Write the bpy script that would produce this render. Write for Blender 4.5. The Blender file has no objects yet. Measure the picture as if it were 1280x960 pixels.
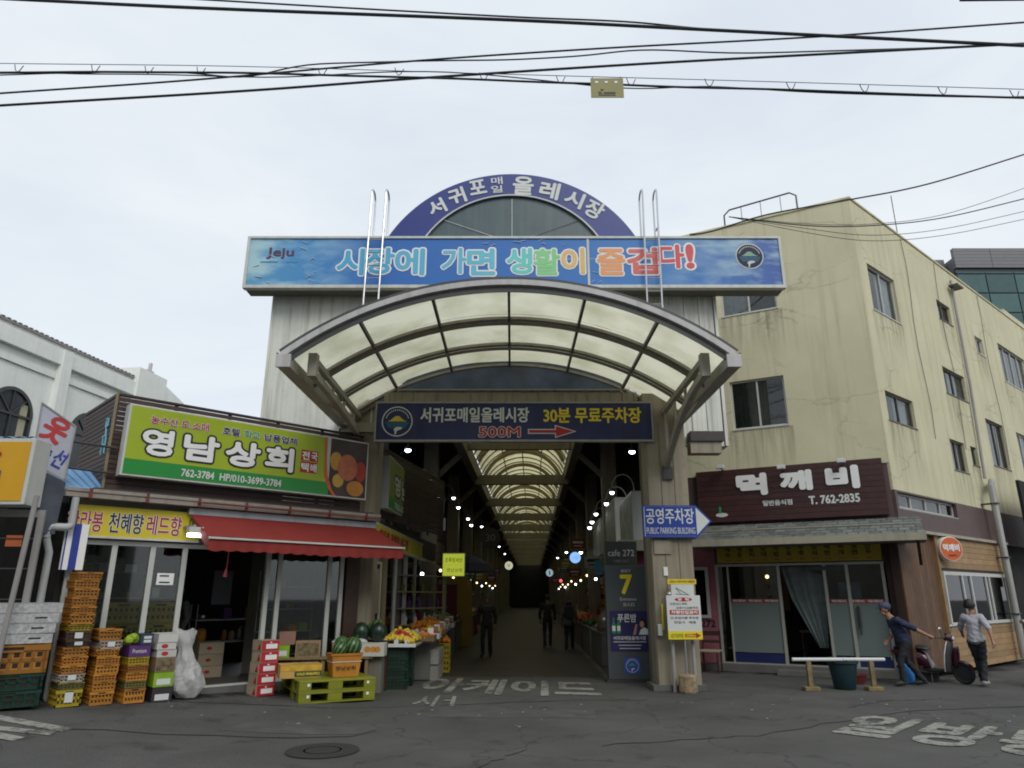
import bpy, bmesh, math, random
from mathutils import Vector, Matrix, Euler
random.seed(7)
R = math.radians
SC = bpy.context.scene
COL = SC.collection

# ------------------------------------------------------------------ camera, sky, sun, exposure
F_PX, HORIZON, CAM_H = 885.0, 745.0, 1.65
PITCH = math.atan((HORIZON - 480) / F_PX)
cam_data = bpy.data.cameras.new('camera')
cam_data.sensor_width = 36
cam_data.lens = F_PX / 1280 * 36
cam_data.clip_start = 0.1
cam_data.clip_end = 3000
cam = bpy.data.objects.new('camera', cam_data)
COL.objects.link(cam)
cam.location = (0, 0, CAM_H)
cam.rotation_euler = (R(90) + PITCH, 0, 0)
SC.camera = cam

SUN_EL, SUN_AZ = R(42), R(158)          # sun high behind the camera, veiled by cloud
world = bpy.data.worlds.new('World')
SC.world = world
world.use_nodes = True
wn = world.node_tree.nodes
wl = world.node_tree.links
wn.clear()
w_out = wn.new('ShaderNodeOutputWorld')
w_bg = wn.new('ShaderNodeBackground')
w_bg.inputs['Strength'].default_value = 0.1
sky = wn.new('ShaderNodeTexSky')
sky.sky_type = 'NISHITA'
sky.sun_disc = False
sky.sun_elevation = SUN_EL
sky.sun_rotation = SUN_AZ
tc = wn.new('ShaderNodeTexCoord')
mp = wn.new('ShaderNodeMapping')
mp.inputs['Scale'].default_value = (1.0, 1.0, 2.6)
nz = wn.new('ShaderNodeTexNoise')
nz.inputs['Scale'].default_value = 1.5
nz.inputs['Detail'].default_value = 5
nz.inputs['Roughness'].default_value = 0.58
nz.inputs['Distortion'].default_value = 0.4
rp = wn.new('ShaderNodeValToRGB')
rp.color_ramp.elements[0].position = 0.3
rp.color_ramp.elements[0].color = (7.2, 7.95, 8.9, 1)
rp.color_ramp.elements[1].position = 0.68
rp.color_ramp.elements[1].color = (9.1, 9.6, 10.0, 1)
mx = wn.new('ShaderNodeMixRGB')
mx.inputs['Fac'].default_value = 0.94
wl.new(tc.outputs['Generated'], mp.inputs['Vector'])
wl.new(mp.outputs['Vector'], nz.inputs['Vector'])
wl.new(nz.outputs['Fac'], rp.inputs['Fac'])
wl.new(sky.outputs['Color'], mx.inputs['Color1'])
wl.new(rp.outputs['Color'], mx.inputs['Color2'])
wl.new(mx.outputs['Color'], w_bg.inputs['Color'])
wl.new(w_bg.outputs['Background'], w_out.inputs['Surface'])

sun_data = bpy.data.lights.new('sun', 'SUN')
sun_data.energy = 1.4
sun_data.angle = R(30)
sun_data.color = (1.0, 0.97, 0.92)
sun = bpy.data.objects.new('sun', sun_data)
COL.objects.link(sun)
_sd = Vector((math.sin(SUN_AZ) * math.cos(SUN_EL), math.cos(SUN_AZ) * math.cos(SUN_EL), math.sin(SUN_EL)))
sun.rotation_euler = _sd.to_track_quat('Z', 'Y').to_euler()

SC.view_settings.view_transform = 'Standard'
SC.view_settings.look = 'None'
SC.view_settings.exposure = 0.0
SC.view_settings.gamma = 1.0
SC.render.engine = 'CYCLES'
SC.cycles.max_bounces = 8
SC.cycles.transparent_max_bounces = 16
SC.cycles.filter_width = 1.9
try:
    SC.cycles.use_denoising = True
except Exception:
    pass

# ------------------------------------------------------------------ geometry of the place
_C, _S = math.cos(PITCH), math.sin(PITCH)
def ray(px, py):
    a = (px - 640) / F_PX
    b = (480 - py) / F_PX
    return (a, _C - b * _S, _S + b * _C)
def atY(px, py, Y):
    r = ray(px, py); t = Y / r[1]
    return (r[0] * t, Y, CAM_H + r[2] * t)
def atZ(px, py, z=0.0):
    r = ray(px, py); t = (z - CAM_H) / r[2]
    return (r[0] * t, r[1] * t, z)
class Frame:
    """a facade: x runs along it, y into the building, z up"""
    def __init__(s, x, y, deg):
        s.x, s.y, s.a = x, y, R(deg)
        s.d = (math.cos(s.a), math.sin(s.a)); s.n = (s.d[1], -s.d[0])
    def world(s, p):
        return Vector((s.x + s.d[0] * p[0] - s.n[0] * p[1], s.y + s.d[1] * p[0] - s.n[1] * p[1], p[2]))
    def pix(s, px, py, off=0.0):
        P = (s.x + s.n[0] * off, s.y + s.n[1] * off); r = ray(px, py); d = s.d
        D = -d[0] * r[1] + r[0] * d[1]
        q = (P[0] * r[1] - r[0] * P[1]) / D
        t = (-d[0] * P[1] + d[1] * P[0]) / D
        return (q, CAM_H + r[2] * t)
W = Frame(0, 0, 0)
LF = Frame(-2.98, 14.2, 43.9)         # left grocery front, origin at its right corner
LS = Frame(-2.75, 14.9, 88.4)         # its side along the arcade
RF = Frame(8.4, 15.6, -28.7)          # yellow building front, origin at its right corner
RS = Frame(8.4, 15.6, 40.4)           # yellow building side
AF = Frame(0, 14.4, -1.55)            # arcade axis
CH = Frame(-14, 20, 82.17)            # church side wall
def gz(x):
    return 0.06 * min(max(0.0, -x - 2.6), 9.0)

# ------------------------------------------------------------------ materials
MATS = {}
def M(name, col, rough=0.65, metal=0.0, var=0.12, scale=2.5, bump=0.0, bscale=60.0, streak=0.0, dirt=(0.08, 0.07, 0.05),
      emit=0.0, spec=0.5, rv=0.0, grime=0.0, trans=0.0, coat=0.0):
    if name in MATS: return MATS[name]
    m = bpy.data.materials.new(name); m.use_nodes = True
    n = m.node_tree.nodes; l = m.node_tree.links
    p = n['Principled BSDF']
    p.inputs['Roughness'].default_value = rough
    p.inputs['Metallic'].default_value = metal
    p.inputs['Specular IOR Level'].default_value = spec
    if coat: p.inputs['Coat Weight'].default_value = coat
    t = n.new('ShaderNodeTexCoord')
    vec = t.outputs['Object']
    oi = n.new('ShaderNodeObjectInfo')
    ad = n.new('ShaderNodeVectorMath'); ad.operation = 'ADD'
    sc_ = n.new('ShaderNodeVectorMath'); sc_.operation = 'SCALE'; sc_.inputs['Scale'].default_value = 13.0
    cb = n.new('ShaderNodeCombineXYZ')
    for k in range(3): l.new(oi.outputs['Random'], cb.inputs[k])
    l.new(cb.outputs[0], sc_.inputs[0]); l.new(vec, ad.inputs[0]); l.new(sc_.outputs[0], ad.inputs[1])
    vec = ad.outputs[0]
    a = n.new('ShaderNodeTexNoise'); a.inputs['Scale'].default_value = scale; a.inputs['Detail'].default_value = 6; a.inputs['Roughness'].default_value = 0.6
    l.new(vec, a.inputs['Vector'])
    mr = n.new('ShaderNodeMapRange')
    mr.inputs['From Min'].default_value = 0.3; mr.inputs['From Max'].default_value = 0.7
    mr.inputs['To Min'].default_value = 1 - var; mr.inputs['To Max'].default_value = 1 + var
    l.new(a.outputs['Fac'], mr.inputs['Value'])
    val = mr.outputs['Result']
    if rv:
        m2 = n.new('ShaderNodeMapRange'); m2.inputs['To Min'].default_value = 1 - rv; m2.inputs['To Max'].default_value = 1 + rv
        l.new(oi.outputs['Random'], m2.inputs['Value'])
        mm = n.new('ShaderNodeMath'); mm.operation = 'MULTIPLY'
        l.new(val, mm.inputs[0]); l.new(m2.outputs['Result'], mm.inputs[1]); val = mm.outputs[0]
    vm = n.new('ShaderNodeVectorMath'); vm.operation = 'SCALE'
    vm.inputs[0].default_value = col[:3]
    l.new(val, vm.inputs['Scale'])
    c = vm.outputs[0]
    if streak:
        mpn = n.new('ShaderNodeMapping'); mpn.inputs['Scale'].default_value = (5.0, 5.0, 0.35)
        l.new(vec, mpn.inputs['Vector'])
        s = n.new('ShaderNodeTexNoise'); s.inputs['Scale'].default_value = 1.6; s.inputs['Detail'].default_value = 5
        l.new(mpn.outputs[0], s.inputs['Vector'])
        sr = n.new('ShaderNodeMapRange'); sr.inputs['From Min'].default_value = 0.48; sr.inputs['From Max'].default_value = 0.75
        sr.inputs['To Max'].default_value = streak
        l.new(s.outputs['Fac'], sr.inputs['Value'])
        mi = n.new('ShaderNodeMixRGB'); mi.inputs['Color2'].default_value = (*dirt, 1)
        l.new(sr.outputs['Result'], mi.inputs['Fac']); l.new(c, mi.inputs['Color1']); c = mi.outputs[0]
    if grime:
        g = n.new('ShaderNodeTexNoise'); g.inputs['Scale'].default_value = scale * 0.55 + 0.4; g.inputs['Detail'].default_value = 9; g.inputs['Roughness'].default_value = 0.72
        l.new(vec, g.inputs['Vector'])
        gr = n.new('ShaderNodeMapRange'); gr.inputs['From Min'].default_value = 0.52; gr.inputs['From Max'].default_value = 0.72
        gr.inputs['To Max'].default_value = grime
        l.new(g.outputs['Fac'], gr.inputs['Value'])
        mi = n.new('ShaderNodeMixRGB'); mi.inputs['Color2'].default_value = (*dirt, 1)
        l.new(gr.outputs['Result'], mi.inputs['Fac']); l.new(c, mi.inputs['Color1']); c = mi.outputs[0]
    l.new(c, p.inputs['Base Color'])
    if emit:
        l.new(c, p.inputs['Emission Color']); p.inputs['Emission Strength'].default_value = emit
    if trans: p.inputs['Transmission Weight'].default_value = trans
    if bump:
        b = n.new('ShaderNodeTexNoise'); b.inputs['Scale'].default_value = bscale; b.inputs['Detail'].default_value = 4
        l.new(vec, b.inputs['Vector'])
        bu = n.new('ShaderNodeBump'); bu.inputs['Strength'].default_value = bump; bu.inputs['Distance'].default_value = 0.02
        l.new(b.outputs['Fac'], bu.inputs['Height']); l.new(bu.outputs[0], p.inputs['Normal'])
    MATS[name] = m
    return m

def glass_mat(name, tint=(0.8, 0.85, 0.85), refl=0.1, frost=0.0, frost_col=(0.5, 0.55, 0.52)):
    m = bpy.data.materials.new(name); m.use_nodes = True
    n = m.node_tree.nodes; l = m.node_tree.links; n.clear()
    o = n.new('ShaderNodeOutputMaterial'); g = n.new('ShaderNodeBsdfGlossy'); g.inputs['Roughness'].default_value = 0.03
    t = n.new('ShaderNodeBsdfTransparent'); t.inputs['Color'].default_value = (*tint, 1)
    f = n.new('ShaderNodeFresnel'); f.inputs['IOR'].default_value = 1.5
    ma = n.new('ShaderNodeMath'); ma.operation = 'ADD'; ma.inputs[1].default_value = refl; ma.use_clamp = True
    mxs = n.new('ShaderNodeMixShader')
    l.new(f.outputs[0], ma.inputs[0]); l.new(ma.outputs[0], mxs.inputs['Fac'])
    body = t.outputs[0]
    if frost:
        d = n.new('ShaderNodeBsdfDiffuse'); d.inputs['Color'].default_value = (*frost_col, 1)
        m2 = n.new('ShaderNodeMixShader'); m2.inputs['Fac'].default_value = frost
        l.new(t.outputs[0], m2.inputs[1]); l.new(d.outputs[0], m2.inputs[2]); body = m2.outputs[0]
    l.new(body, mxs.inputs[1]); l.new(g.outputs[0], mxs.inputs[2]); l.new(mxs.outputs[0], o.inputs['Surface'])
    MATS[name] = m
    return m

def translucent_mat(name, col, fac=0.75, dirt=0.35):
    m = bpy.data.materials.new(name); m.use_nodes = True
    n = m.node_tree.nodes; l = m.node_tree.links; n.clear()
    o = n.new('ShaderNodeOutputMaterial')
    tcn = n.new('ShaderNodeTexCoord'); no = n.new('ShaderNodeTexNoise'); no.inputs['Scale'].default_value = 1.2; no.inputs['Detail'].default_value = 7
    l.new(tcn.outputs['Object'], no.inputs['Vector'])
    mi = n.new('ShaderNodeMixRGB'); mi.inputs['Color1'].default_value = (*col, 1)
    mi.inputs['Color2'].default_value = (col[0] * (1 - dirt), col[1] * (1 - dirt), col[2] * (1 - dirt * 1.3), 1)
    mr = n.new('ShaderNodeMapRange'); mr.inputs['From Min'].default_value = 0.4; mr.inputs['From Max'].default_value = 0.75
    l.new(no.outputs['Fac'], mr.inputs['Value']); l.new(mr.outputs[0], mi.inputs['Fac'])
    a = n.new('ShaderNodeBsdfTranslucent'); b = n.new('ShaderNodeBsdfDiffuse')
    l.new(mi.outputs[0], a.inputs['Color']); l.new(mi.outputs[0], b.inputs['Color'])
    s = n.new('ShaderNodeMixShader'); s.inputs['Fac'].default_value = 1 - fac
    l.new(a.outputs[0], s.inputs[1]); l.new(b.outputs[0], s.inputs[2]); l.new(s.outputs[0], o.inputs['Surface'])
    MATS[name] = m
    return m

# ------------------------------------------------------------------ building helpers
ORG = {}
def tag(o, label=None, cat=None, group=None, kind=None):
    if label: o['label'] = label
    if cat: o['category'] = cat
    if group: o['group'] = group
    if kind: o['kind'] = kind
    return o
def thing(name, label, cat, fr=W, at=(0, 0, 0), rz=0.0, group=None, kind=None):
    """an empty at the thing's base; parts are built in frame coordinates (rz=0) or local ones"""
    o = bpy.data.objects.new(name, None); COL.objects.link(o)
    o.empty_display_size = 0.2
    o.location = fr.world(at); o.rotation_euler = (0, 0, fr.a + rz)
    ORG[o.name] = Vector(at) if rz == 0 else Vector((0, 0, 0))
    return tag(o, label, cat, group, kind)

class MB:
    def __init__(s): s.v = []; s.f = []
    def add(s, vs, fs):
        k = len(s.v); s.v += [tuple(v) for v in vs]; s.f += [tuple(i + k for i in f) for f in fs]; return s
    def box(s, x0, x1, y0, y1, z0, z1):
        return s.add([(x0, y0, z0), (x1, y0, z0), (x1, y1, z0), (x0, y1, z0), (x0, y0, z1), (x1, y0, z1), (x1, y1, z1), (x0, y1, z1)],
                     [(3, 2, 1, 0), (4, 5, 6, 7), (0, 1, 5, 4), (1, 2, 6, 5), (2, 3, 7, 6), (3, 0, 4, 7)])
    def bar(s, a, b, w, h, up=(0, 0, 1)):
        a = Vector(a); b = Vector(b); d = (b - a).normalized(); u = Vector(up)
        if abs(d.dot(u)) > 0.98: u = Vector((0, 1, 0))
        x = d.cross(u).normalized() * w / 2; y = x.normalized().cross(d).normalized() * h / 2
        q = [a - x - y, a + x - y, a + x + y, a - x + y, b - x - y, b + x - y, b + x + y, b - x + y]
        return s.add(q, [(3, 2, 1, 0), (4, 5, 6, 7), (0, 1, 5, 4), (1, 2, 6, 5), (2, 3, 7, 6), (3, 0, 4, 7)])
    def tube(s, pts, r, n=8, cap=True):
        pts = [Vector(p) for p in pts]; rings = []; m = len(pts)
        prev = None
        for i, p in enumerate(pts):
            d = (pts[min(i + 1, m - 1)] - pts[max(i - 1, 0)]).normalized()
            if prev is None:
                u = Vector((0, 0, 1)) if abs(d.z) < 0.9 else Vector((1, 0, 0))
                x = d.cross(u).normalized()
            else:
                x = (prev - d * prev.dot(d)).normalized()
            prev = x; y = d.cross(x)
            rr = r[i] if isinstance(r, (list, tuple)) else r
            rings.append([p + (x * math.cos(t * 2 * math.pi / n) + y * math.sin(t * 2 * math.pi / n)) * rr for t in range(n)])
        vs = [v for q in rings for v in q]; fs = []
        for i in range(m - 1):
            for t in range(n):
                fs.append((i * n + t, i * n + (t + 1) % n, (i + 1) * n + (t + 1) % n, (i + 1) * n + t))
        if cap: fs.append(tuple(range(n - 1, -1, -1))); fs.append(tuple((m - 1) * n + t for t in range(n)))
        return s.add(vs, fs)
    def prism(s, poly, y0, y1):
        """outline in x,z pushed from y0 to y1 (outline counter-clockwise seen from -y)"""
        k = len(poly)
        vs = [(p[0], y0, p[1]) for p in poly] + [(p[0], y1, p[1]) for p in poly]
        fs = [tuple(range(k)), tuple(range(2 * k - 1, k - 1, -1))]
        for i in range(k): fs.append(((i + 1) % k, i, i + k, (i + 1) % k + k))
        return s.add(vs, fs)
    def slab(s, poly, z0, z1):
        k = len(poly)
        vs = [(p[0], p[1], z0) for p in poly] + [(p[0], p[1], z1) for p in poly]
        fs = [tuple(range(k - 1, -1, -1)), tuple(range(k, 2 * k))]
        for i in range(k): fs.append((i, (i + 1) % k, (i + 1) % k + k, i + k))
        return s.add(vs, fs)
    def lathe(s, prof, c=(0, 0, 0), n=16):
        vs = []; fs = []; m = len(prof)
        for r, z in prof:
            for t in range(n):
                a = t * 2 * math.pi / n; vs.append((c[0] + r * math.cos(a), c[1] + r * math.sin(a), c[2] + z))
        for i in range(m - 1):
            for t in range(n): fs.append((i * n + t, i * n + (t + 1) % n, (i + 1) * n + (t + 1) % n, (i + 1) * n + t))
        fs.append(tuple(range(n - 1, -1, -1))); fs.append(tuple((m - 1) * n + t for t in range(n)))
        return s.add(vs, fs)
    def ball(s, c, r, n=10, k=6, sq=(1, 1, 1)):
        prof = [(math.sin(math.pi * i / k) * 1.0, -math.cos(math.pi * i / k)) for i in range(k + 1)]
        vs = []; fs = []
        for i, (rr, z) in enumerate(prof):
            if i in (0, k): vs.append((c[0], c[1], c[2] + z * r * sq[2])); continue
            for t in range(n):
                a = t * 2 * math.pi / n; vs.append((c[0] + rr * r * sq[0] * math.cos(a), c[1] + rr * r * sq[1] * math.sin(a), c[2] + z * r * sq[2]))
        idx = lambda i, t: 0 if i == 0 else (1 + (i - 1) * n + t % n if i < k else 1 + (k - 1) * n)
        for i in range(k):
            for t in range(n):
                if i == 0: fs.append((0, idx(1, t + 1), idx(1, t)))
                elif i == k - 1: fs.append((idx(i, t), idx(i, t + 1), idx(k, 0)))
                else: fs.append((idx(i, t), idx(i, t + 1), idx(i + 1, t + 1), idx(i + 1, t)))
        return s.add(vs, fs)
    def disc(s, c, r, y, n=28, th=0.0):
        poly = [(c[0] + r * math.cos(t * 2 * math.pi / n), c[1] + r * math.sin(t * 2 * math.pi / n)) for t in range(n)]
        if th: return s.prism(poly, y, y + th)
        return s.add([(p[0], y, p[1]) for p in poly], [tuple(range(n))])
    def mesh(s, name, off=(0, 0, 0), smooth=False):
        me = bpy.data.meshes.new(name)
        me.from_pydata([(v[0] - off[0], v[1] - off[1], v[2] - off[2]) for v in s.v], [], s.f)
        if smooth:
            me.polygons.foreach_set('use_smooth', [True] * len(me.polygons))
        me.update()
        return me
    def build(s, name, mat, parent=None, smooth=False, bevel=0.0, label=None, fr=None, at=None, kind=None):
        if parent is not None:
            off = ORG[parent.name]
        else:
            off = Vector(at) if at is not None else Vector((0, 0, 0))
        me = s.mesh(name, off, smooth); me.materials.append(mat)
        o = bpy.data.objects.new(name, me); COL.objects.link(o)
        if parent is not None: o.parent = parent
        else:
            f = fr or W; o.location = f.world(off); o.rotation_euler = (0, 0, f.a)
        ORG[o.name] = off
        if bevel:
            b = o.modifiers.new('bevel', 'BEVEL'); b.width = bevel; b.segments = 2; b.limit_method = 'ANGLE'
        if smooth and not bevel:
            try: me.set_sharp_from_angle(angle=R(40))
            except Exception: pass
        if label: o['label'] = label
        if kind: o['kind'] = kind
        return o

def bx(name, mat, parent, *boxes, **kw):
    m = MB()
    for b in boxes: m.box(*b)
    return m.build(name, mat, parent, **kw)

def inst(o, parent=None, loc=None, scale=None, name=None, rz=None):
    c = o.copy(); COL.objects.link(c)
    if name: c.name = name
    c.parent = parent
    if loc is not None: c.location = loc
    if scale is not None: c.scale = scale
    if rz is not None: c.rotation_euler.z = rz
    if parent is not None and parent.name in ORG: ORG[c.name] = ORG[parent.name]
    return c
def kids(o): return [c for c in o.children]
def copy_tree(o, parent=None, loc=None, rz=None, label=None):
    c = o.copy(); COL.objects.link(c); c.parent = parent
    if loc is not None: c.location = loc
    if rz is not None: c.rotation_euler.z = rz
    if label: c['label'] = label
    ORG[c.name] = ORG.get(o.name, Vector((0, 0, 0)))
    for k in kids(o): copy_tree(k, c)
    return c

TXT = {}
def glyphs(body, bold=0.0, res=3, spacing=1.0):
    key = (body, bold, res, spacing)
    if key in TXT: return TXT[key]
    cu = bpy.data.curves.new('t', 'FONT'); cu.body = body; cu.offset = bold; cu.resolution_u = res; cu.space_character = spacing
    o = bpy.data.objects.new('t', cu); COL.objects.link(o)
    dg = bpy.context.evaluated_depsgraph_get()
    me = bpy.data.meshes.new_from_object(o.evaluated_get(dg))
    bpy.data.objects.remove(o); bpy.data.curves.remove(cu)
    vs = [tuple(v.co) for v in me.vertices]; fs = [tuple(p.vertices) for p in me.polygons]
    bpy.data.meshes.remove(me)
    TXT[key] = (vs, fs)
    return TXT[key]
def text_mb(body, x0, x1, z0, z1, y, bold=0.0, depth=0.0, res=3, rot=0.0, mb=None, spacing=1.0):
    """lettering filling the rectangle x0..x1, z0..z1 at depth y, facing -y; bold thickens the strokes"""
    vs, fs = glyphs(body, 0.0, res, spacing)
    a0 = min(v[0] for v in vs); a1 = max(v[0] for v in vs); b0 = min(v[1] for v in vs); b1 = max(v[1] for v in vs)
    sx = (x1 - x0) / (a1 - a0); sz = (z1 - z0) / (b1 - b0)
    cx, cz = (x0 + x1) / 2, (z0 + z1) / 2
    mb = mb or MB(); n = 0 if bold <= 0 else (8 if bold < 0.05 else 14)
    for k in range(n + 1):
        if n and k == n: dx = dz = 0.0
        elif n: dx, dz = bold * math.cos(k * 2 * math.pi / n), bold * math.sin(k * 2 * math.pi / n)
        else: dx = dz = 0.0
        out = []
        for v in vs:
            p = x0 + (v[0] - a0 + dx) * sx - cx; q = z0 + (v[1] - b0) * sz + dz * sx - cz
            out.append((cx + p * math.cos(rot) - q * math.sin(rot), y - 0.00012 * k, cz + p * math.sin(rot) + q * math.cos(rot)))
        mb.add(out, fs)
    if depth:
        from collections import Counter
        cnt = set()
        for f in fs:
            for i in range(len(f)): cnt.add((f[i], f[(i + 1) % len(f)]))
        L0 = len(mb.v) - len(out); mb.add([(v[0], y + depth, v[2]) for v in out], [])
        k = len(mb.v) - len(out)
        for (a, b) in cnt:
            if (b, a) not in cnt: mb.f.append((L0 + b, L0 + a, k + a, k + b))
    return mb
def text(body, mat, parent, x0, x1, z0, z1, y, name='lettering', **kw):
    return text_mb(body, x0, x1, z0, z1, y, **kw).build(name, mat, parent)
ORD = ['first', 'second', 'third', 'fourth', 'fifth', 'sixth', 'seventh', 'eighth', 'ninth', 'tenth', 'eleventh', 'twelfth', 'thirteenth', 'fourteenth', 'fifteenth', 'sixteenth']

# common materials
white_plate = M('white_painted_metal', (0.55, 0.56, 0.52), 0.5, var=0.08, streak=0.25, dirt=(0.2, 0.18, 0.12))
print_white = M('white_print', (0.62, 0.64, 0.62), 0.6, var=0.05)
print_bright = M('bright_white_print', (0.8, 0.8, 0.78), 0.6, var=0.03)
print_black = M('black_print', (0.012, 0.012, 0.014), 0.6)
print_red = M('red_print', (0.42, 0.02, 0.025), 0.6, var=0.06)
print_yellow = M('yellow_print', (0.75, 0.58, 0.02), 0.6, var=0.05)
print_blue = M('blue_print', (0.02, 0.04, 0.28), 0.6)
steel = M('stainless_steel', (0.55, 0.55, 0.56), 0.3, metal=0.9, var=0.08)
grey_metal = M('grey_painted_metal', (0.30, 0.29, 0.28), 0.5, var=0.1, streak=0.35, dirt=(0.12, 0.1, 0.07))
dark_metal = M('dark_metal', (0.05, 0.05, 0.05), 0.45, var=0.15)
black_rubber = M('black_rubber', (0.015, 0.015, 0.016), 0.8)
alu = M('aluminium_frame', (0.42, 0.42, 0.38), 0.4, metal=0.3, var=0.06, streak=0.2)
white_frame = M('white_window_frame', (0.5, 0.51, 0.48), 0.45, var=0.06)
glass = glass_mat('clear_glass', (0.75, 0.8, 0.78), 0.02)
dim_glass = glass_mat('tinted_glass', (0.35, 0.4, 0.4), 0.04)
frosted = glass_mat('frosted_glass', (0.4, 0.45, 0.44), 0.0, 0.8, (0.2, 0.25, 0.24))
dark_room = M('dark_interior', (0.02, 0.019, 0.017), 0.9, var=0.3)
wood_dark = M('dark_brown_wood', (0.045, 0.022, 0.014), 0.6, var=0.25, scale=6, bump=0.2, streak=0.3, dirt=(0.02, 0.012, 0.008), rv=0.2)
card = M('brown_cardboard', (0.3, 0.2, 0.12), 0.85, var=0.12, rv=0.15)
lamp_glow = M('lamp_glow', (0.85, 0.93, 1.0), 0.4, var=0.0, emit=9.0)
warm_glow = M('warm_lamp_glow', (1.0, 0.72, 0.35), 0.4, var=0.0, emit=4.0)

window_glass = glass_mat('window_glass', (0.62, 0.66, 0.66), 0.04)
def stain_shade_mat(name, col, strength, vertical=True):
    """ragged film for wall dirt and painted ground shade, see-through elsewhere"""
    m = bpy.data.materials.new(name); m.use_nodes = True
    n = m.node_tree.nodes; l = m.node_tree.links; n.clear()
    o = n.new('ShaderNodeOutputMaterial'); d = n.new('ShaderNodeBsdfDiffuse'); d.inputs['Color'].default_value = (*col, 1); t = n.new('ShaderNodeBsdfTransparent'); s = n.new('ShaderNodeMixShader')
    tcn = n.new('ShaderNodeTexCoord'); mp_ = n.new('ShaderNodeMapping'); mp_.inputs['Scale'].default_value = (7, 7, .5) if vertical else (1.2, 1.2, 1.2); l.new(tcn.outputs['Object'], mp_.inputs['Vector'])
    x = n.new('ShaderNodeTexNoise'); x.inputs['Scale'].default_value = 1.3; x.inputs['Detail'].default_value = 7; x.inputs['Roughness'].default_value = .65; l.new(mp_.outputs[0], x.inputs['Vector'])
    r = n.new('ShaderNodeMapRange'); r.inputs['From Min'].default_value = .42; r.inputs['From Max'].default_value = .68; r.inputs['To Max'].default_value = strength; l.new(x.outputs['Fac'], r.inputs['Value'])
    sp = n.new('ShaderNodeSeparateXYZ'); l.new(tcn.outputs['UV'], sp.inputs[0])
    mu = n.new('ShaderNodeMath'); mu.operation = 'MULTIPLY'; l.new(r.outputs[0], mu.inputs[0]); l.new(sp.outputs['Y'], mu.inputs[1])
    l.new(mu.outputs[0], s.inputs['Fac']); l.new(t.outputs[0], s.inputs[1]); l.new(d.outputs[0], s.inputs[2]); l.new(s.outputs[0], o.inputs['Surface']); MATS[name] = m; return m
wall_stain = stain_shade_mat('rain_streak_dirt', (.2, .18, .12), .38); ground_contact_shade = stain_shade_mat('ground_contact_shade', (.018, .017, .015), .95, False)  # the ground film is contact shade painted in dark colour
def stain_shade_quad(name, quad, mat, parent=None, kind=None):
    """quad: two clear-edge points then two dark-edge points"""
    m = MB().add(quad, [(0, 1, 2, 3)]); o = m.build(name, mat, parent, kind=kind); uv = o.data.uv_layers.new(name='fade')
    for i, v in enumerate(((0, 0), (1, 0), (1, 1), (0, 1))): uv.data[i].uv = v
    return o

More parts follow.
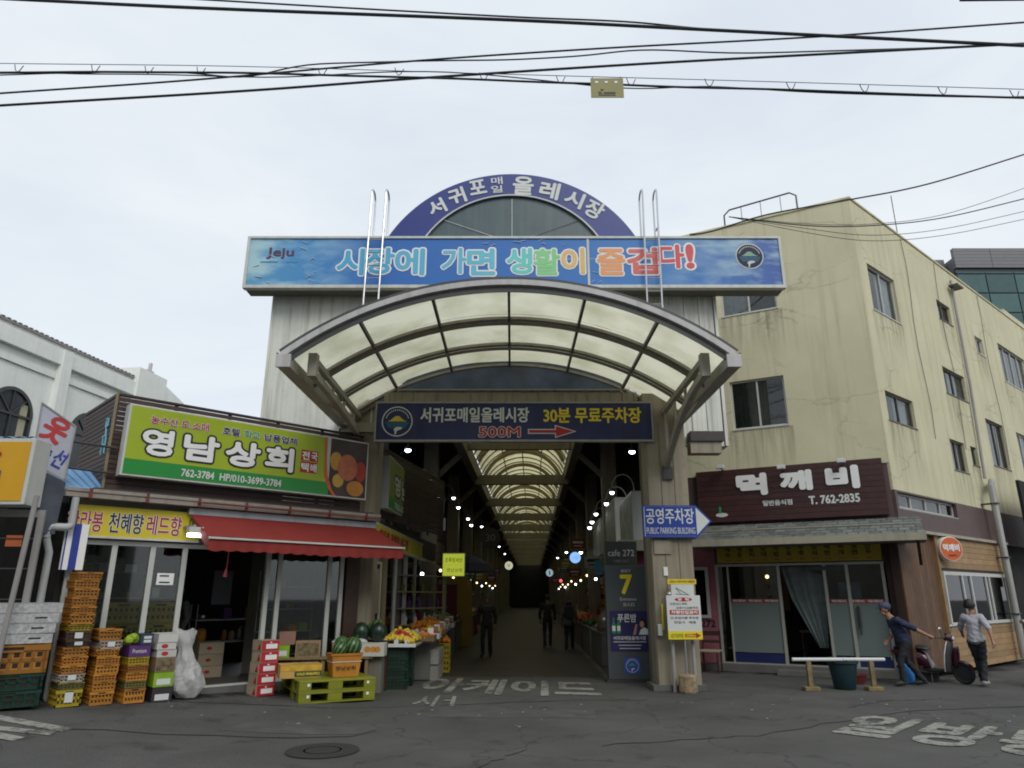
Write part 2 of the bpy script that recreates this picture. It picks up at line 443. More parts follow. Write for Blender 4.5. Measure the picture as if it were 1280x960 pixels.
# ================================================================== GROUND
def asphalt():
    m = bpy.data.materials.new('asphalt'); m.use_nodes = True
    n = m.node_tree.nodes; l = m.node_tree.links; p = n['Principled BSDF']; p.inputs['Roughness'].default_value = 0.85
    p.inputs['Specular IOR Level'].default_value = 0.3
    t = n.new('ShaderNodeTexCoord')
    def noise(s, d=5, r=0.6):
        x = n.new('ShaderNodeTexNoise'); x.inputs['Scale'].default_value = s; x.inputs['Detail'].default_value = d; x.inputs['Roughness'].default_value = r
        l.new(t.outputs['Object'], x.inputs['Vector']); return x.outputs['Fac']
    r = n.new('ShaderNodeValToRGB'); r.color_ramp.elements[0].position = 0.3; r.color_ramp.elements[0].color = (0.062, 0.062, 0.059, 1)
    r.color_ramp.elements[1].position = 0.72; r.color_ramp.elements[1].color = (0.108, 0.107, 0.102, 1)
    l.new(noise(0.55, 8, 0.62), r.inputs['Fac'])
    r2 = n.new('ShaderNodeValToRGB'); r2.color_ramp.elements[0].position = 0.36; r2.color_ramp.elements[0].color = (0.62, 0.62, 0.62, 1)
    r2.color_ramp.elements[1].position = 0.68; r2.color_ramp.elements[1].color = (1.45, 1.45, 1.42, 1)
    l.new(noise(75, 3, 0.7), r2.inputs['Fac'])
    mm = n.new('ShaderNodeMixRGB'); mm.blend_type = 'MULTIPLY'; mm.inputs['Fac'].default_value = 0.9
    l.new(r.outputs[0], mm.inputs['Color1']); l.new(r2.outputs[0], mm.inputs['Color2'])
    # oil stains and dusty patches
    st = n.new('ShaderNodeMapRange'); st.inputs['From Min'].default_value = 0.6; st.inputs['From Max'].default_value = 0.72; st.inputs['To Max'].default_value = 0.55
    l.new(noise(1.7, 6, 0.55), st.inputs['Value'])
    m3 = n.new('ShaderNodeMixRGB'); m3.inputs['Color2'].default_value = (0.022, 0.021, 0.02, 1)
    l.new(st.outputs[0], m3.inputs['Fac']); l.new(mm.outputs[0], m3.inputs['Color1'])
    # fine cracks
    v = n.new('ShaderNodeTexVoronoi'); v.feature = 'DISTANCE_TO_EDGE'; v.inputs['Scale'].default_value = 0.33
    ns = n.new('ShaderNodeTexNoise'); ns.inputs['Scale'].default_value = 1.6; ns.inputs['Detail'].default_value = 6; l.new(t.outputs['Object'], ns.inputs['Vector'])
    av = n.new('ShaderNodeVectorMath'); av.operation = 'ADD'; l.new(t.outputs['Object'], av.inputs[0]); l.new(ns.outputs['Color'], av.inputs[1]); l.new(av.outputs[0], v.inputs['Vector'])
    cr = n.new('ShaderNodeMapRange'); cr.inputs['From Min'].default_value = 0.0; cr.inputs['From Max'].default_value = 0.007; cr.inputs['To Min'].default_value = 0.6; cr.inputs['To Max'].default_value = 0.0
    l.new(v.outputs['Distance'], cr.inputs['Value'])
    m4 = n.new('ShaderNodeMixRGB'); m4.inputs['Color2'].default_value = (0.02, 0.019, 0.018, 1)
    l.new(cr.outputs[0], m4.inputs['Fac']); l.new(m3.outputs[0], m4.inputs['Color1'])
    l.new(m4.outputs[0], p.inputs['Base Color'])
    b = n.new('ShaderNodeBump'); b.inputs['Strength'].default_value = 0.5; b.inputs['Distance'].default_value = 0.006
    l.new(noise(110, 2), b.inputs['Height']); l.new(b.outputs[0], p.inputs['Normal'])
    return m
ASPH = asphalt()
m = MB()
xs = [-300, -60, -25] + [-14 + 0.6 * i for i in range(24)] + [2, 10, 25, 60, 300]
ys = [-120, -10, 0] + [3 + 1.5 * i for i in range(16)] + [40, 80, 200, 700]
for y in ys:
    for x in xs: m.v.append((x, y, gz(x)))
for j in range(len(ys) - 1):
    for i in range(len(xs) - 1):
        k = j * len(xs) + i; m.f.append((k, k + 1, k + 1 + len(xs), k + len(xs)))
m.build('road', ASPH, smooth=True, kind='structure')

def brick_floor():
    m = bpy.data.materials.new('arcade_paving'); m.use_nodes = True
    n = m.node_tree.nodes; l = m.node_tree.links; p = n['Principled BSDF']; p.inputs['Roughness'].default_value = 0.6
    t = n.new('ShaderNodeTexCoord'); b = n.new('ShaderNodeTexBrick'); b.inputs['Scale'].default_value = 1.0
    b.inputs['Color1'].default_value = (0.03, 0.016, 0.012, 1); b.inputs['Color2'].default_value = (0.022, 0.013, 0.01, 1); b.inputs['Mortar'].default_value = (0.03, 0.028, 0.025, 1)
    b.inputs['Brick Width'].default_value = 0.2; b.inputs['Row Height'].default_value = 0.1; b.inputs['Mortar Size'].default_value = 0.006
    l.new(t.outputs['Object'], b.inputs['Vector'])
    x = n.new('ShaderNodeTexNoise'); x.inputs['Scale'].default_value = 1.1; x.inputs['Detail'].default_value = 8; l.new(t.outputs['Object'], x.inputs['Vector'])
    r = n.new('ShaderNodeMapRange'); r.inputs['From Min'].default_value = 0.3; r.inputs['From Max'].default_value = 0.7; r.inputs['To Min'].default_value = 0.6; r.inputs['To Max'].default_value = 1.3
    l.new(x.outputs['Fac'], r.inputs['Value'])
    s = n.new('ShaderNodeVectorMath'); s.operation = 'SCALE'; l.new(b.outputs['Color'], s.inputs[0]); l.new(r.outputs[0], s.inputs['Scale']); l.new(s.outputs[0], p.inputs['Base Color'])
    bu = n.new('ShaderNodeBump'); bu.inputs['Strength'].default_value = 0.4; bu.inputs['Distance'].default_value = 0.005
    l.new(b.outputs['Fac'], bu.inputs['Height']); bu.invert = True; l.new(bu.outputs[0], p.inputs['Normal'])
    return m
MB().add([AF.world(p) for p in ((-2.3, 1.9, 0.004), (1.9, 1.9, 0.004), (1.9, 95, 0.004), (-2.3, 95, 0.004))], [(0, 1, 2, 3)]).build('arcade_floor', brick_floor(), kind='structure')
kerb = M('kerb_concrete', (0.12, 0.118, 0.11), 0.85, var=0.2, bump=0.3, grime=0.5)
for sx in (-2.42, 1.9):
    k = MB(); k.add([AF.world(p) for p in ((sx, 1.2, 0.006), (sx + 0.12, 1.2, 0.006), (sx + 0.12, 95, 0.006), (sx, 95, 0.006))], [(0, 1, 2, 3)])
    k.build('drain_strip', kerb, kind='structure')

# worn road paint
def worn_paint():
    m = bpy.data.materials.new('worn_road_paint'); m.use_nodes = True
    n = m.node_tree.nodes; l = m.node_tree.links; p = n['Principled BSDF']; p.inputs['Roughness'].default_value = 0.8
    t = n.new('ShaderNodeTexCoord'); x = n.new('ShaderNodeTexNoise'); x.inputs['Scale'].default_value = 9; x.inputs['Detail'].default_value = 9; x.inputs['Roughness'].default_value = 0.75
    l.new(t.outputs['Object'], x.inputs['Vector'])
    x2 = n.new('ShaderNodeTexNoise'); x2.inputs['Scale'].default_value = 0.9; x2.inputs['Detail'].default_value = 3; l.new(t.outputs['Object'], x2.inputs['Vector'])
    ad = n.new('ShaderNodeMath'); ad.operation = 'MULTIPLY_ADD'; ad.inputs[1].default_value = 0.5; l.new(x2.outputs['Fac'], ad.inputs[0]); l.new(x.outputs['Fac'], ad.inputs[2])
    r = n.new('ShaderNodeValToRGB'); r.color_ramp.elements[0].position = 0.71; r.color_ramp.elements[0].color = (0.30, 0.30, 0.26, 1)
    r.color_ramp.elements[1].position = 0.86; r.color_ramp.elements[1].color = (0.07, 0.07, 0.065, 1)
    l.new(ad.outputs[0], r.inputs['Fac']); l.new(r.outputs[0], p.inputs['Base Color'])
    return m
PAINT = worn_paint()
def ground_text(body, P00, P10, P01, name='road_lettering', bold=0.02, sp=1.0):
    """lettering painted on the road: P00 = bottom left of the word, P10 bottom right, P01 top left (x, y)"""
    vs, fs = glyphs(body, 0.0, 4, sp)
    rv = vs
    a0 = min(v[0] for v in rv); a1 = max(v[0] for v in rv); b0 = min(v[1] for v in rv); b1 = max(v[1] for v in rv)
    mb = MB()
    for k in range(9):
        out = []
        for v in vs:
            dx, dz = (bold * math.cos(k * math.pi / 4), bold * math.sin(k * math.pi / 4)) if k < 8 else (0, 0)
            u = (v[0] + dx - a0) / (a1 - a0); w = (v[1] + dz - b0) / (b1 - b0)
            x = P00[0] + (P10[0] - P00[0]) * u + (P01[0] - P00[0]) * w; y = P00[1] + (P10[1] - P00[1]) * u + (P01[1] - P00[1]) * w
            out.append((x, y, gz(x) + 0.007 + 0.0003 * k))
        mb.add(out, fs)
    # keep the painted side up
    o = mb.build(name, PAINT, kind='structure')
    return o
g = lambda px, py: atZ(px, py)[:2]
ground_text('아케이드', g(518, 865), g(752, 872), g(541, 848), bold=0.035)
ground_text('시', g(512, 884), g(541, 884), g(524, 870), bold=0.02)
ground_text('ㅓ', g(553, 883), g(566, 883), g(558, 871), bold=0.02)
ground_text('일방', g(1029, 914), g(1222, 937), g(1085, 894), bold=0.035, sp=1.02)
ground_text('통행', g(1240, 939), g(1440, 962), g(1268, 912), bold=0.035, sp=1.02)
m = MB()
for poly in (((-10, 919), (88, 929), (74, 934), (-10, 925)), ((-10, 932), (68, 934), (60, 939), (-10, 937)), ((-10, 939), (28, 943), (12, 948), (-10, 946))):
    m.add([(*g(*q), gz(g(*q)[0]) + 0.007) for q in reversed(poly)], [(0, 1, 2, 3)])
m.build('road_arrow_marking', PAINT, kind='structure')
m = MB()
pts = [(60, 931), (130, 928), (200, 929), (270, 926), (330, 925), (390, 922), (440, 921), (470, 913)]
for (a, b) in zip(pts, pts[1:]):
    P, Q = Vector((*g(*a), 0)), Vector((*g(*b), 0)); w = 0.018
    m.add([(P.x, P.y - w, gz(P.x) + 0.005), (Q.x, Q.y - w, gz(Q.x) + 0.005), (Q.x, Q.y + w, gz(Q.x) + 0.005), (P.x, P.y + w, gz(P.x) + 0.005)], [(0, 1, 2, 3)])
m.build('road_crack', M('tar_crack', (0.02, 0.02, 0.02), 0.9), kind='structure')
patchm = M('darker_asphalt_patch', (0.042, 0.042, 0.041), 0.85, var=0.25, scale=3, bump=0.5, bscale=90); patchl = M('paler_asphalt_patch', (0.084, 0.082, 0.078), 0.9, var=0.25, scale=3, bump=0.5, bscale=90)
def patch(pts, mat, nm='road_patch'):
    m = MB(); q = []
    for (a, b), (c, d) in zip(pts, pts[1:] + pts[:1]):
        for k in range(5): u = k / 5; q.append((a + (c - a) * u + random.uniform(-.03, .03), b + (d - b) * u + random.uniform(-.03, .03)))
    m.add([(x, y, gz(x) + .0035) for x, y in q], [tuple(range(len(q)))]); m.build(nm, mat, kind='structure')
patch([(-1.2, 11.0), (1.2, 10.9), (1.25, 11.7), (-1.1, 11.8)], patchl); patch([(-3.6, 9.6), (-1.9, 9.7), (-2.0, 10.3), (-3.5, 10.25)], patchl)
for pl_s in ([(-9, 11.35), (-5.4, 11.4), (-2, 11.9), (1, 12.7), (2.4, 12.75)], [(1, 9.0), (3, 9.6), (6, 11.6), (10, 12.4)], [(5.2, 11.9), (6.1, 12.6), (7.4, 12.9)], [(-.6, 7.6), (.2, 8.8), (.1, 10.2)]):
    m = MB(); q = []
    for (a, b), (c, d) in zip(pl_s, pl_s[1:]):
        for k in range(10): u = k / 10; q.append((a + (c - a) * u + random.uniform(-.05, .05), b + (d - b) * u + random.uniform(-.05, .05)))
    for (a, b), (c, d) in zip(q, q[1:]):
        w = random.uniform(.006, .02); m.add([(a, b - w, gz(a) + .005), (c, d - w, gz(c) + .005), (c, d + w, gz(c) + .005), (a, b + w, gz(a) + .005)], [(0, 1, 2, 3)])
    m.build('road_crack', MATS['tar_crack'], kind='structure')
# kerb stones in front of the grocery step and restaurant
# manhole
mh = thing('manhole_cover', 'round iron manhole cover set in the road in front of the yellow pallets', 'manhole cover', at=(-2.1, 8.68, 0.004))
iron = M('rusty_iron', (0.055, 0.045, 0.038), 0.7, metal=0.2, var=0.3, scale=9, bump=0.3)
mf = MB(); mf.lathe([(0.335, 0.0), (0.40, 0.0), (0.40, 0.012), (0.335, 0.012)], n=40); mf.build('rim', M('iron_rim', (0.03, 0.028, 0.026), 0.7), None)
_r = bpy.data.objects['rim']; _r.parent = mh
mf = MB(); mf.lathe([(0.33, -0.003), (0.33, 0.006), (0.05, 0.008)], n=40); _l = mf.build('lid', iron); _l.parent = mh
mf = MB()
for k in range(12):
    a = k * math.pi / 6
    mf.bar((0.08 * math.cos(a), 0.08 * math.sin(a), 0.009), (0.29 * math.cos(a), 0.29 * math.sin(a), 0.008), 0.025, 0.006)
mf.lathe([(0.19, 0.006), (0.19, 0.012), (0.21, 0.012), (0.21, 0.006)], n=30)
_l = mf.build('tread_pattern', iron); _l.parent = mh
# small litter and dust by the kerb
lit = MB()
for k in range(60):
    x = random.uniform(-7, 7.5); y = random.uniform(10.2, 13.4); s = random.uniform(0.008, 0.03)
    a = random.uniform(0, 3)
    lit.slab([(x + s * math.cos(a + q), y + s * math.sin(a + q), 0) for q in (0, 1.7, 3.2, 4.6)], gz(x) + 0.003, gz(x) + 0.009)
tag(lit.build('litter', M('paper_litter', (0.3, 0.3, 0.28), 0.8, var=0.4)), 'small scraps of litter and grit scattered on the road before the shops', 'litter', kind='stuff')

# ================================================================== ARCADE BUILDING
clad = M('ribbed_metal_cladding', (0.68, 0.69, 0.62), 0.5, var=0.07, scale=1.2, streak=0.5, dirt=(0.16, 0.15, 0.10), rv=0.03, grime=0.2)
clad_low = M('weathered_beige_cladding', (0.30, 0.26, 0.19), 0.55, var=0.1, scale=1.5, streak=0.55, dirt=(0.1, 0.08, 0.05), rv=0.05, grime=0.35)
concrete_dim = M('grimy_concrete', (0.16, 0.15, 0.12), 0.8, var=0.15, streak=0.4, grime=0.3)
arc = thing('market_arcade', 'market arcade hall with pale ribbed metal front and long vaulted roof', 'building', at=(0, 14.4, 0))
PW = 0.32
def panel(x0, x1, z0, z1, y=14.4, mat=clad, name='wall_panel'):
    m = MB(); w = x1 - x0
    m.box(x0 + 0.004, x1 - 0.004, y, y + 0.03, z0, z1)
    m.box(x0 + 0.004, x0 + 0.03, y - 0.022, y, z0, z1)
    m.box(x0 + w * 0.36, x0 + w * 0.41, y - 0.007, y, z0, z1); m.box(x0 + w * 0.66, x0 + w * 0.71, y - 0.007, y, z0, z1)
    return m.build(name, mat, arc)
x = -5.2
while x < 4.38:
    x1 = min(x + PW, 4.42); c = (x + x1) / 2
    z0 = 3.4 if c < -3.45 else (4.62 if c > 3.45 else (5.6 if abs(c) < 2.7 else 5.0))
    panel(x, x1, z0, 9.15); x = x1
bx('corner_trim', clad, arc, (-5.26, -5.2, 14.37, 15.2, 3.4, 9.2))
bx('corner_trim', clad, arc, (4.42, 4.48, 14.37, 15.2, 4.62, 9.2))
bx('core_wall', concrete_dim, arc, (-5.15, 4.38, 14.44, 14.9, 5.7, 9.3), (-5.15, -3.3, 14.44, 14.9, 0, 5.7), (3.45, 4.38, 14.44, 14.9, 4.7, 5.7))
bx('top_flashing', grey_metal, arc, (-5.3, 4.5, 14.33, 15.2, 9.16, 9.3))
# end of the cladding on the right: dark box soffit with a grey outlet
bx('soffit_box', M('dark_soffit', (0.06, 0.055, 0.05), 0.7), arc, (3.62, 4.30, 14.05, 14.36, 4.66, 4.86))
bx('corbel', clad_low, arc, (3.62, 4.25, 14.1, 14.4, 4.42, 4.655))
# transom strip above the opening, with short upright ribs
m = MB(); m.box(-2.66, 2.6, 14.2, 14.38, 5.5, 5.72)
tr = m.build('transom', clad_low, arc)
for k in range(22):
    x = -2.6 + k * 0.245; bx('transom_rib', clad_low, arc, (x, x + 0.05, 14.17, 14.198, 5.52, 5.70))
bx('transom_pipe', grey_metal, arc, (-2.4, 2.4, 14.13, 14.16, 5.745, 5.775))
# pillars
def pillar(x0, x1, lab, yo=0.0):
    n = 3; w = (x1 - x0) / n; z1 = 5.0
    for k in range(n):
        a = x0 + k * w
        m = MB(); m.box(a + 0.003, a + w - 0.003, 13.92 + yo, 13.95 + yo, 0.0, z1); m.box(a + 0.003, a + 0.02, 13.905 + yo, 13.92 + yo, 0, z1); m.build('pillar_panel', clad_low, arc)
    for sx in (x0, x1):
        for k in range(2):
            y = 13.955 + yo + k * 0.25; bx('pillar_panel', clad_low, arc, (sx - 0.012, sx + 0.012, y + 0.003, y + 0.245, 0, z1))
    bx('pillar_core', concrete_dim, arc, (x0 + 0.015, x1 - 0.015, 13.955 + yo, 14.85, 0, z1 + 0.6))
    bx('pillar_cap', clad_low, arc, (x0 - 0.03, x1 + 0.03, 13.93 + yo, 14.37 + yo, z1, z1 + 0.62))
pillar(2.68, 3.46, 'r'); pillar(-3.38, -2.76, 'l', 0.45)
bx('pillar_base', kerb, arc, (2.56, 3.52, 13.82, 14.5, 0.004, 0.10))
# upper small window and hatch plates behind the ladders
wf = bx('window', white_frame, arc, (1.84, 2.3, 14.33, 14.4, 7.62, 7.66), (1.84, 1.88, 14.33, 14.4, 7.3, 7.62), (2.26, 2.3, 14.33, 14.4, 7.3, 7.62), (1.84, 2.3, 14.33, 14.4, 7.26, 7.3))
bx('pane', dim_glass, wf, (1.88, 2.26, 14.36, 14.37, 7.3, 7.62))
for x in (-3.22, 3.02):
    bx('hatch_plate', white_plate, arc, (x, x + 0.42, 14.34, 14.37, 7.1, 7.75))

# interior: columns, ceiling over the aisles, gutter beams, ties, vault ribs and vault panels (arcade axis frame)
def A(p): return AF.world(p)
arcL = thing('arcade_interior', 'long dim arcade nave with concrete columns and cream vaulted skylights', 'building', AF, (0, 3.0, 0))
colm = M('arcade_column_paint', (0.27, 0.25, 0.19), 0.75, var=0.12, streak=0.4, grime=0.3)
beam_m = M('arcade_beam_paint', (0.2, 0.18, 0.13), 0.7, var=0.12, streak=0.3)
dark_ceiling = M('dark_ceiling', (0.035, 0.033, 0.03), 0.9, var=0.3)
col_ys = [9.5 + 7.2 * k for k in range(12)]
for y in col_ys:
    for sx in (-3.0, 3.0):
        m = MB(); m.box(sx - 0.24, sx + 0.24, y - 0.24, y + 0.24, 0, 6.75); m.box(sx - 0.3, sx + 0.3, y - 0.3, y + 0.3, 0, 0.5)
        m.build('column', colm, arcL)
    # pair of ties
    bx('tie_beam', beam_m, arcL, (-1.9, 1.9, y + 4.9, y + 5.2, 6.02, 6.4))
    bx('upper_tie', beam_m, arcL, (-1.75, 1.75, y - 0.1, y + 0.1, 6.45, 6.68))
for s in (-1, 1):
    bx('gutter_beam', beam_m, arcL, (min(s * 1.76, s * 2.05), max(s * 1.76, s * 2.05), 2.2, 96, 6.25, 6.8))
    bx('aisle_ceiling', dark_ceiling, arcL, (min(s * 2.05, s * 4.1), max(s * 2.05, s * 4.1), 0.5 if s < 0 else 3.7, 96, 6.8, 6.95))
    for y in col_ys:
        MB().bar((s * 2.95, y, 5.4), (s * 1.95, y, 6.35), 0.16, 0.2, up=(0, 1, 0)).build('knee_brace', beam_m, arcL)
VR, VB = 1.92, 6.82   # vault: half width 1.78, rise .95
def vault(t): # t -1..1
    a = t * R(66); Rr = 1.78 / math.sin(R(66)); return (Rr * math.sin(a), 6.82 + Rr * (math.cos(a) - math.cos(R(66))))
cream = translucent_mat('cream_polycarbonate', (0.76, 0.745, 0.58), 0.8)
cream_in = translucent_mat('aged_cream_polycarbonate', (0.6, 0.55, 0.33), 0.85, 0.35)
rib0 = pan0 = None
N = 84
for k in range(N):
    y = 1.0 + k * 1.12
    if rib0 is None:
        m = MB(); pts = [vault(-1 + 2 * i / 14) for i in range(15)]
        for (a, b) in zip(pts, pts[1:]): m.bar((a[0], y, a[1]), (b[0], y, b[1]), 0.05, 0.06, up=(0, 1, 0))
        rib0 = m.build('vault_rib', beam_m, arcL)
        pan0 = []
        for q in range(3):
            m = MB(); t0 = -1 + q * 2 / 3; ps = [vault(t0 + i * (2 / 3) / 5) for i in range(6)]
            for (a, b) in zip(ps, ps[1:]):
                m.add([(a[0], y, a[1] + 0.1), (b[0], y, b[1] + 0.1), (b[0], y + 1.12, b[1] + 0.1), (a[0], y + 1.12, a[1] + 0.1)], [(0, 1, 2, 3)])
            pan0.append(m.build('vault_panel', cream_in, arcL, smooth=True))
    else:
        inst(rib0, arcL, (0, k * 1.12, 0))
        for q in pan0: inst(q, arcL, (0, k * 1.12, 0))
for t in (-0.4, 0, 0.4):
    p = vault(t); MB().bar((p[0], 1, p[1]), (p[0], 95, p[1]), 0.045, 0.05).build('vault_purlin', beam_m, arcL)
bay0 = None
for y in col_ys:
    for dy in (0.0, 3.6):
        if bay0 is None:
            m = MB(); pts = [vault(-1 + 2 * i / 16) for i in range(17)]
            for (a, b) in zip(pts, pts[1:]): m.bar((a[0] * .93, y, a[1] - .10), (b[0] * .93, y, b[1] - .10), 0.14, 0.16, up=(0, 1, 0))
            bay0 = m.build('bay_arch', M('tan_arch_paint', (0.24, 0.19, 0.11), 0.7, var=0.1), arcL)
        else: inst(bay0, arcL, (0, y + dy - col_ys[0], 0))
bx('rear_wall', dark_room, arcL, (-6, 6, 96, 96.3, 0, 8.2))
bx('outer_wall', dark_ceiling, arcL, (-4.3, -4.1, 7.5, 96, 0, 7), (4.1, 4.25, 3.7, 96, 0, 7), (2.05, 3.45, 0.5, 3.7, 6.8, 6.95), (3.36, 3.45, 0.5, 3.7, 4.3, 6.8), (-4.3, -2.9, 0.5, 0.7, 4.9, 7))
tagged = None

# tympanum banner
bn = M('faded_blue_banner', (0.09, 0.12, 0.2), 0.6, var=0.4, scale=1.5, grime=0.75, dirt=(0.11, 0.09, 0.045))
m = MB(); poly = [(-2.35, 5.8), (2.35, 5.8)] + [(2.35 * math.cos(a), 5.8 + 0.62 * math.sin(a)) for a in [R(12 * k) for k in range(1, 15)]]
m.prism(poly, 14.24, 14.27)
tag(m.build('faded_banner', bn, at=(0, 14.24, 5.8)), 'faded blue picture banner under the canopy arch above the navy sign', 'banner')

# ------------------------------------------------------------------ entrance canopy
CX = -0.05
can = thing('entrance_canopy', 'arched entrance canopy of cream translucent panes on grey steel ribs', 'canopy', at=(CX, 14.3, 4.9))
def arch(t, dz=0.0, hw=3.45, zs=5.16, rise=1.2):
    Rr = (hw * hw + rise * rise) / (2 * rise); am = math.asin(hw / Rr); a = t * am
    return (CX + (Rr + dz) * math.sin(a), zs + rise - Rr + (Rr + dz) * math.cos(a))
can_m = M('canopy_steel', (0.36, 0.335, 0.27), 0.5, var=0.1, streak=0.3, grime=0.25)
can_light = M('canopy_fascia', (0.5, 0.49, 0.48), 0.45, var=0.07, streak=0.3)
rib_y = [10.38, 11.66, 12.98, 14.28]
m = MB(); n_ = 40
P = [arch(-1 + 2 * i / n_, 0.07) for i in range(n_ + 1)]
for (a, b) in zip(P, P[1:]): m.bar((a[0], 10.36, a[1]), (b[0], 10.36, b[1]), 0.09, 0.115, up=(0, 1, 0))
m.build('front_fascia', can_light, can)
m = MB(); P = [arch(-1 + 2 * i / n_, 0.137) for i in range(n_ + 1)]
for (a, b) in zip(P, P[1:]): m.bar((a[0], 10.39, a[1]), (b[0], 10.39, b[1]), 0.12, 0.012, up=(0, 1, 0))
m.build('edge_flashing', dark_metal, can)
m = MB(); P = [arch(-1 + 2 * i / n_, -0.035) for i in range(n_ + 1)]
for (a, b) in zip(P, P[1:]): m.bar((a[0], 10.37, a[1]), (b[0], 10.37, b[1]), 0.09, 0.018, up=(0, 1, 0))
m.build('fascia_lip', dark_metal, can)
dark_under = M('canopy_dark_edge', (0.12, 0.105, 0.09), 0.6)
for y in rib_y[1:]:
    m = MB(); P = [arch(-0.99 + 1.98 * i / n_, -0.02) for i in range(n_ + 1)]
    for (a, b) in zip(P, P[1:]): m.bar((a[0], y, a[1]), (b[0], y, b[1]), 0.05, 0.13, up=(0, 1, 0))
    r_ = m.build('arch_rib', can_m, can)
    m = MB(); P = [arch(-0.99 + 1.98 * i / n_, -0.105) for i in range(n_ + 1)]
    for (a, b) in zip(P, P[1:]): m.bar((a[0], y, a[1]), (b[0], y, b[1]), 0.06, 0.018, up=(0, 1, 0))
    m.build('rib_flange', dark_under, r_)
ts = [-1.0, -0.655, -0.33, 0.0, 0.33, 0.655, 1.0]
for t in ts[1:-1]:
    p = arch(t, 0.0); bx('purlin', dark_under, can, (p[0] - 0.022, p[0] + 0.022, 10.42, 14.28, p[1] - 0.05, p[1] + 0.02))
for j in range(3):
    for i in range(6):
        m = MB(); Q = [arch(ts[i] + (ts[i + 1] - ts[i]) * q / 6, 0.075) for q in range(7)]
        y0, y1 = rib_y[j] + 0.02, rib_y[j + 1] - 0.002
        for (a, b) in zip(Q, Q[1:]): m.add([(a[0], y0, a[1]), (b[0], y0, b[1]), (b[0], y1, b[1]), (a[0], y1, a[1])], [(0, 1, 2, 3)])
        m.build('canopy_pane', cream, can, smooth=True)
for s in (-1, 1):
    p = arch(s, 0)
    b = bx('side_beam', can_m, can, (p[0] - 0.10, p[0] + 0.10, 10.3, 14.3, p[1] - 0.15, p[1] + 0.03))
    bx('end_cap', can_light, b, (p[0] - 0.11, p[0] + 0.11, 10.26, 10.3, p[1] - 0.16, p[1] + 0.045))
    bx('gutter_lip', dark_metal, b, (p[0] + s * 0.115 - 0.01, p[0] + s * 0.115 + 0.01, 10.3, 14.3, p[1] - 0.05, p[1] + 0.08))
    xb = CX + s * 3.12
    br = MB(); br.bar((xb, 10.75, 5.27), (xb, 14.3, 5.22), 0.09, 0.10)
    br.box(xb - 0.07, xb + 0.07, 10.66, 10.80, 4.98, 5.36)
    cpt = []
    for k in range(9):
        u = k / 8; cpt.append((xb, 10.75 + 3.4 * u, 5.04 - (1.05 if s > 0 else 0.18) * (u ** 1.9)))
    for a, b2 in zip(cpt, cpt[1:]): br.bar(a, b2, 0.10, 0.12)
    for k in (3, 5, 7): br.bar(cpt[k], (xb, cpt[k][1] + 0.05, 5.24), 0.05, 0.05)
    br.bar(cpt[5], (p[0], 12.2, p[1] - 0.1), 0.05, 0.05); br.bar(cpt[7], (p[0], 14.0, p[1] - 0.1), 0.05, 0.05)
    br.build('bracket', can_m, can)
    if s > 0: bx('bracket_foot', dark_metal, can, (xb - 0.1, xb + 0.1, 13.86, 13.9, 3.85, 4.1))
bx('wall_plate', can_m, can, (CX - 3.5, CX + 3.5, 14.3, 14.34, 4.9, 5.1))

# ------------------------------------------------------------------ navy sign over the opening
navy = M('navy_sign_face', (0.007, 0.015, 0.08), 0.4, var=0.2, streak=0.2, dirt=(0.06, 0.06, 0.07))
sg = thing('overhead_sign', 'long navy blue sign with white and yellow Korean lettering over arcade opening', 'sign', at=(0.02, 14.1, 4.68))
bx('frame', grey_metal, sg, (-2.78, 2.82, 14.0, 14.12, 4.66, 4.70), (-2.78, 2.82, 14.0, 14.12, 5.45, 5.49), (-2.78, -2.745, 14.0, 14.12, 4.70, 5.45), (2.785, 2.82, 14.0, 14.12, 4.70, 5.45))
bx('sign_panel', navy, sg, (-2.74, 2.78, 14.02, 14.11, 4.70, 5.45))
yt = 14.012
text('서귀포매일올레시장', print_white, sg, -1.86, 0.32, 5.06, 5.36, yt, bold=0.03)
text('30분 무료주차장', print_yellow, sg, 0.62, 2.58, 5.05, 5.36, yt, bold=0.03)
text('500M', print_white, sg, -0.68, 0.14, 4.76, 4.96, yt + 0.002, bold=0.05, name='lettering_outline')
text('500M', print_red, sg, -0.68, 0.14, 4.76, 4.96, yt - 0.002, bold=0.015)
m = MB(); ar = [(0.32, 4.84), (0.86, 4.84), (0.86, 4.76), (1.22, 4.87), (0.86, 4.98), (0.86, 4.90), (0.32, 4.90)]
m.add([(p[0], yt - 0.002, p[1]) for p in ar], [tuple(range(7))]); m.build('arrow', print_red, sg)
m = MB(); ar = [(0.30, 4.82), (0.84, 4.82), (0.84, 4.735), (1.27, 4.87), (0.84, 5.005), (0.84, 4.92), (0.30, 4.92)]
m.add([(p[0], yt + 0.002, p[1]) for p in ar], [tuple(range(7))]); m.build('arrow_outline', print_white, sg)
def ring(mb, cx, cz, r0, r1, y, n=36):
    vs = []; fs = []
    for t in range(n):
        a = t * 2 * math.pi / n; vs += [(cx + r0 * math.cos(a), y, cz + r0 * math.sin(a)), (cx + r1 * math.cos(a), y, cz + r1 * math.sin(a))]
    for t in range(n):
        a, b = 2 * t, 2 * ((t + 1) % n); fs.append((a, a + 1, b + 1, b))
    return mb.add(vs, fs)
def wave_strip(mb, x0, x1, z, th, y, amp=0.015, n=16):
    vs = []; fs = []
    for k in range(n + 1):
        x = x0 + (x1 - x0) * k / n; zz = z + amp * math.sin(k * 1.6); vs += [(x, y, zz), (x, y, zz + th)]
    for k in range(n): fs.append((2 * k, 2 * k + 2, 2 * k + 3, 2 * k + 1))
    return mb.add(vs, fs)
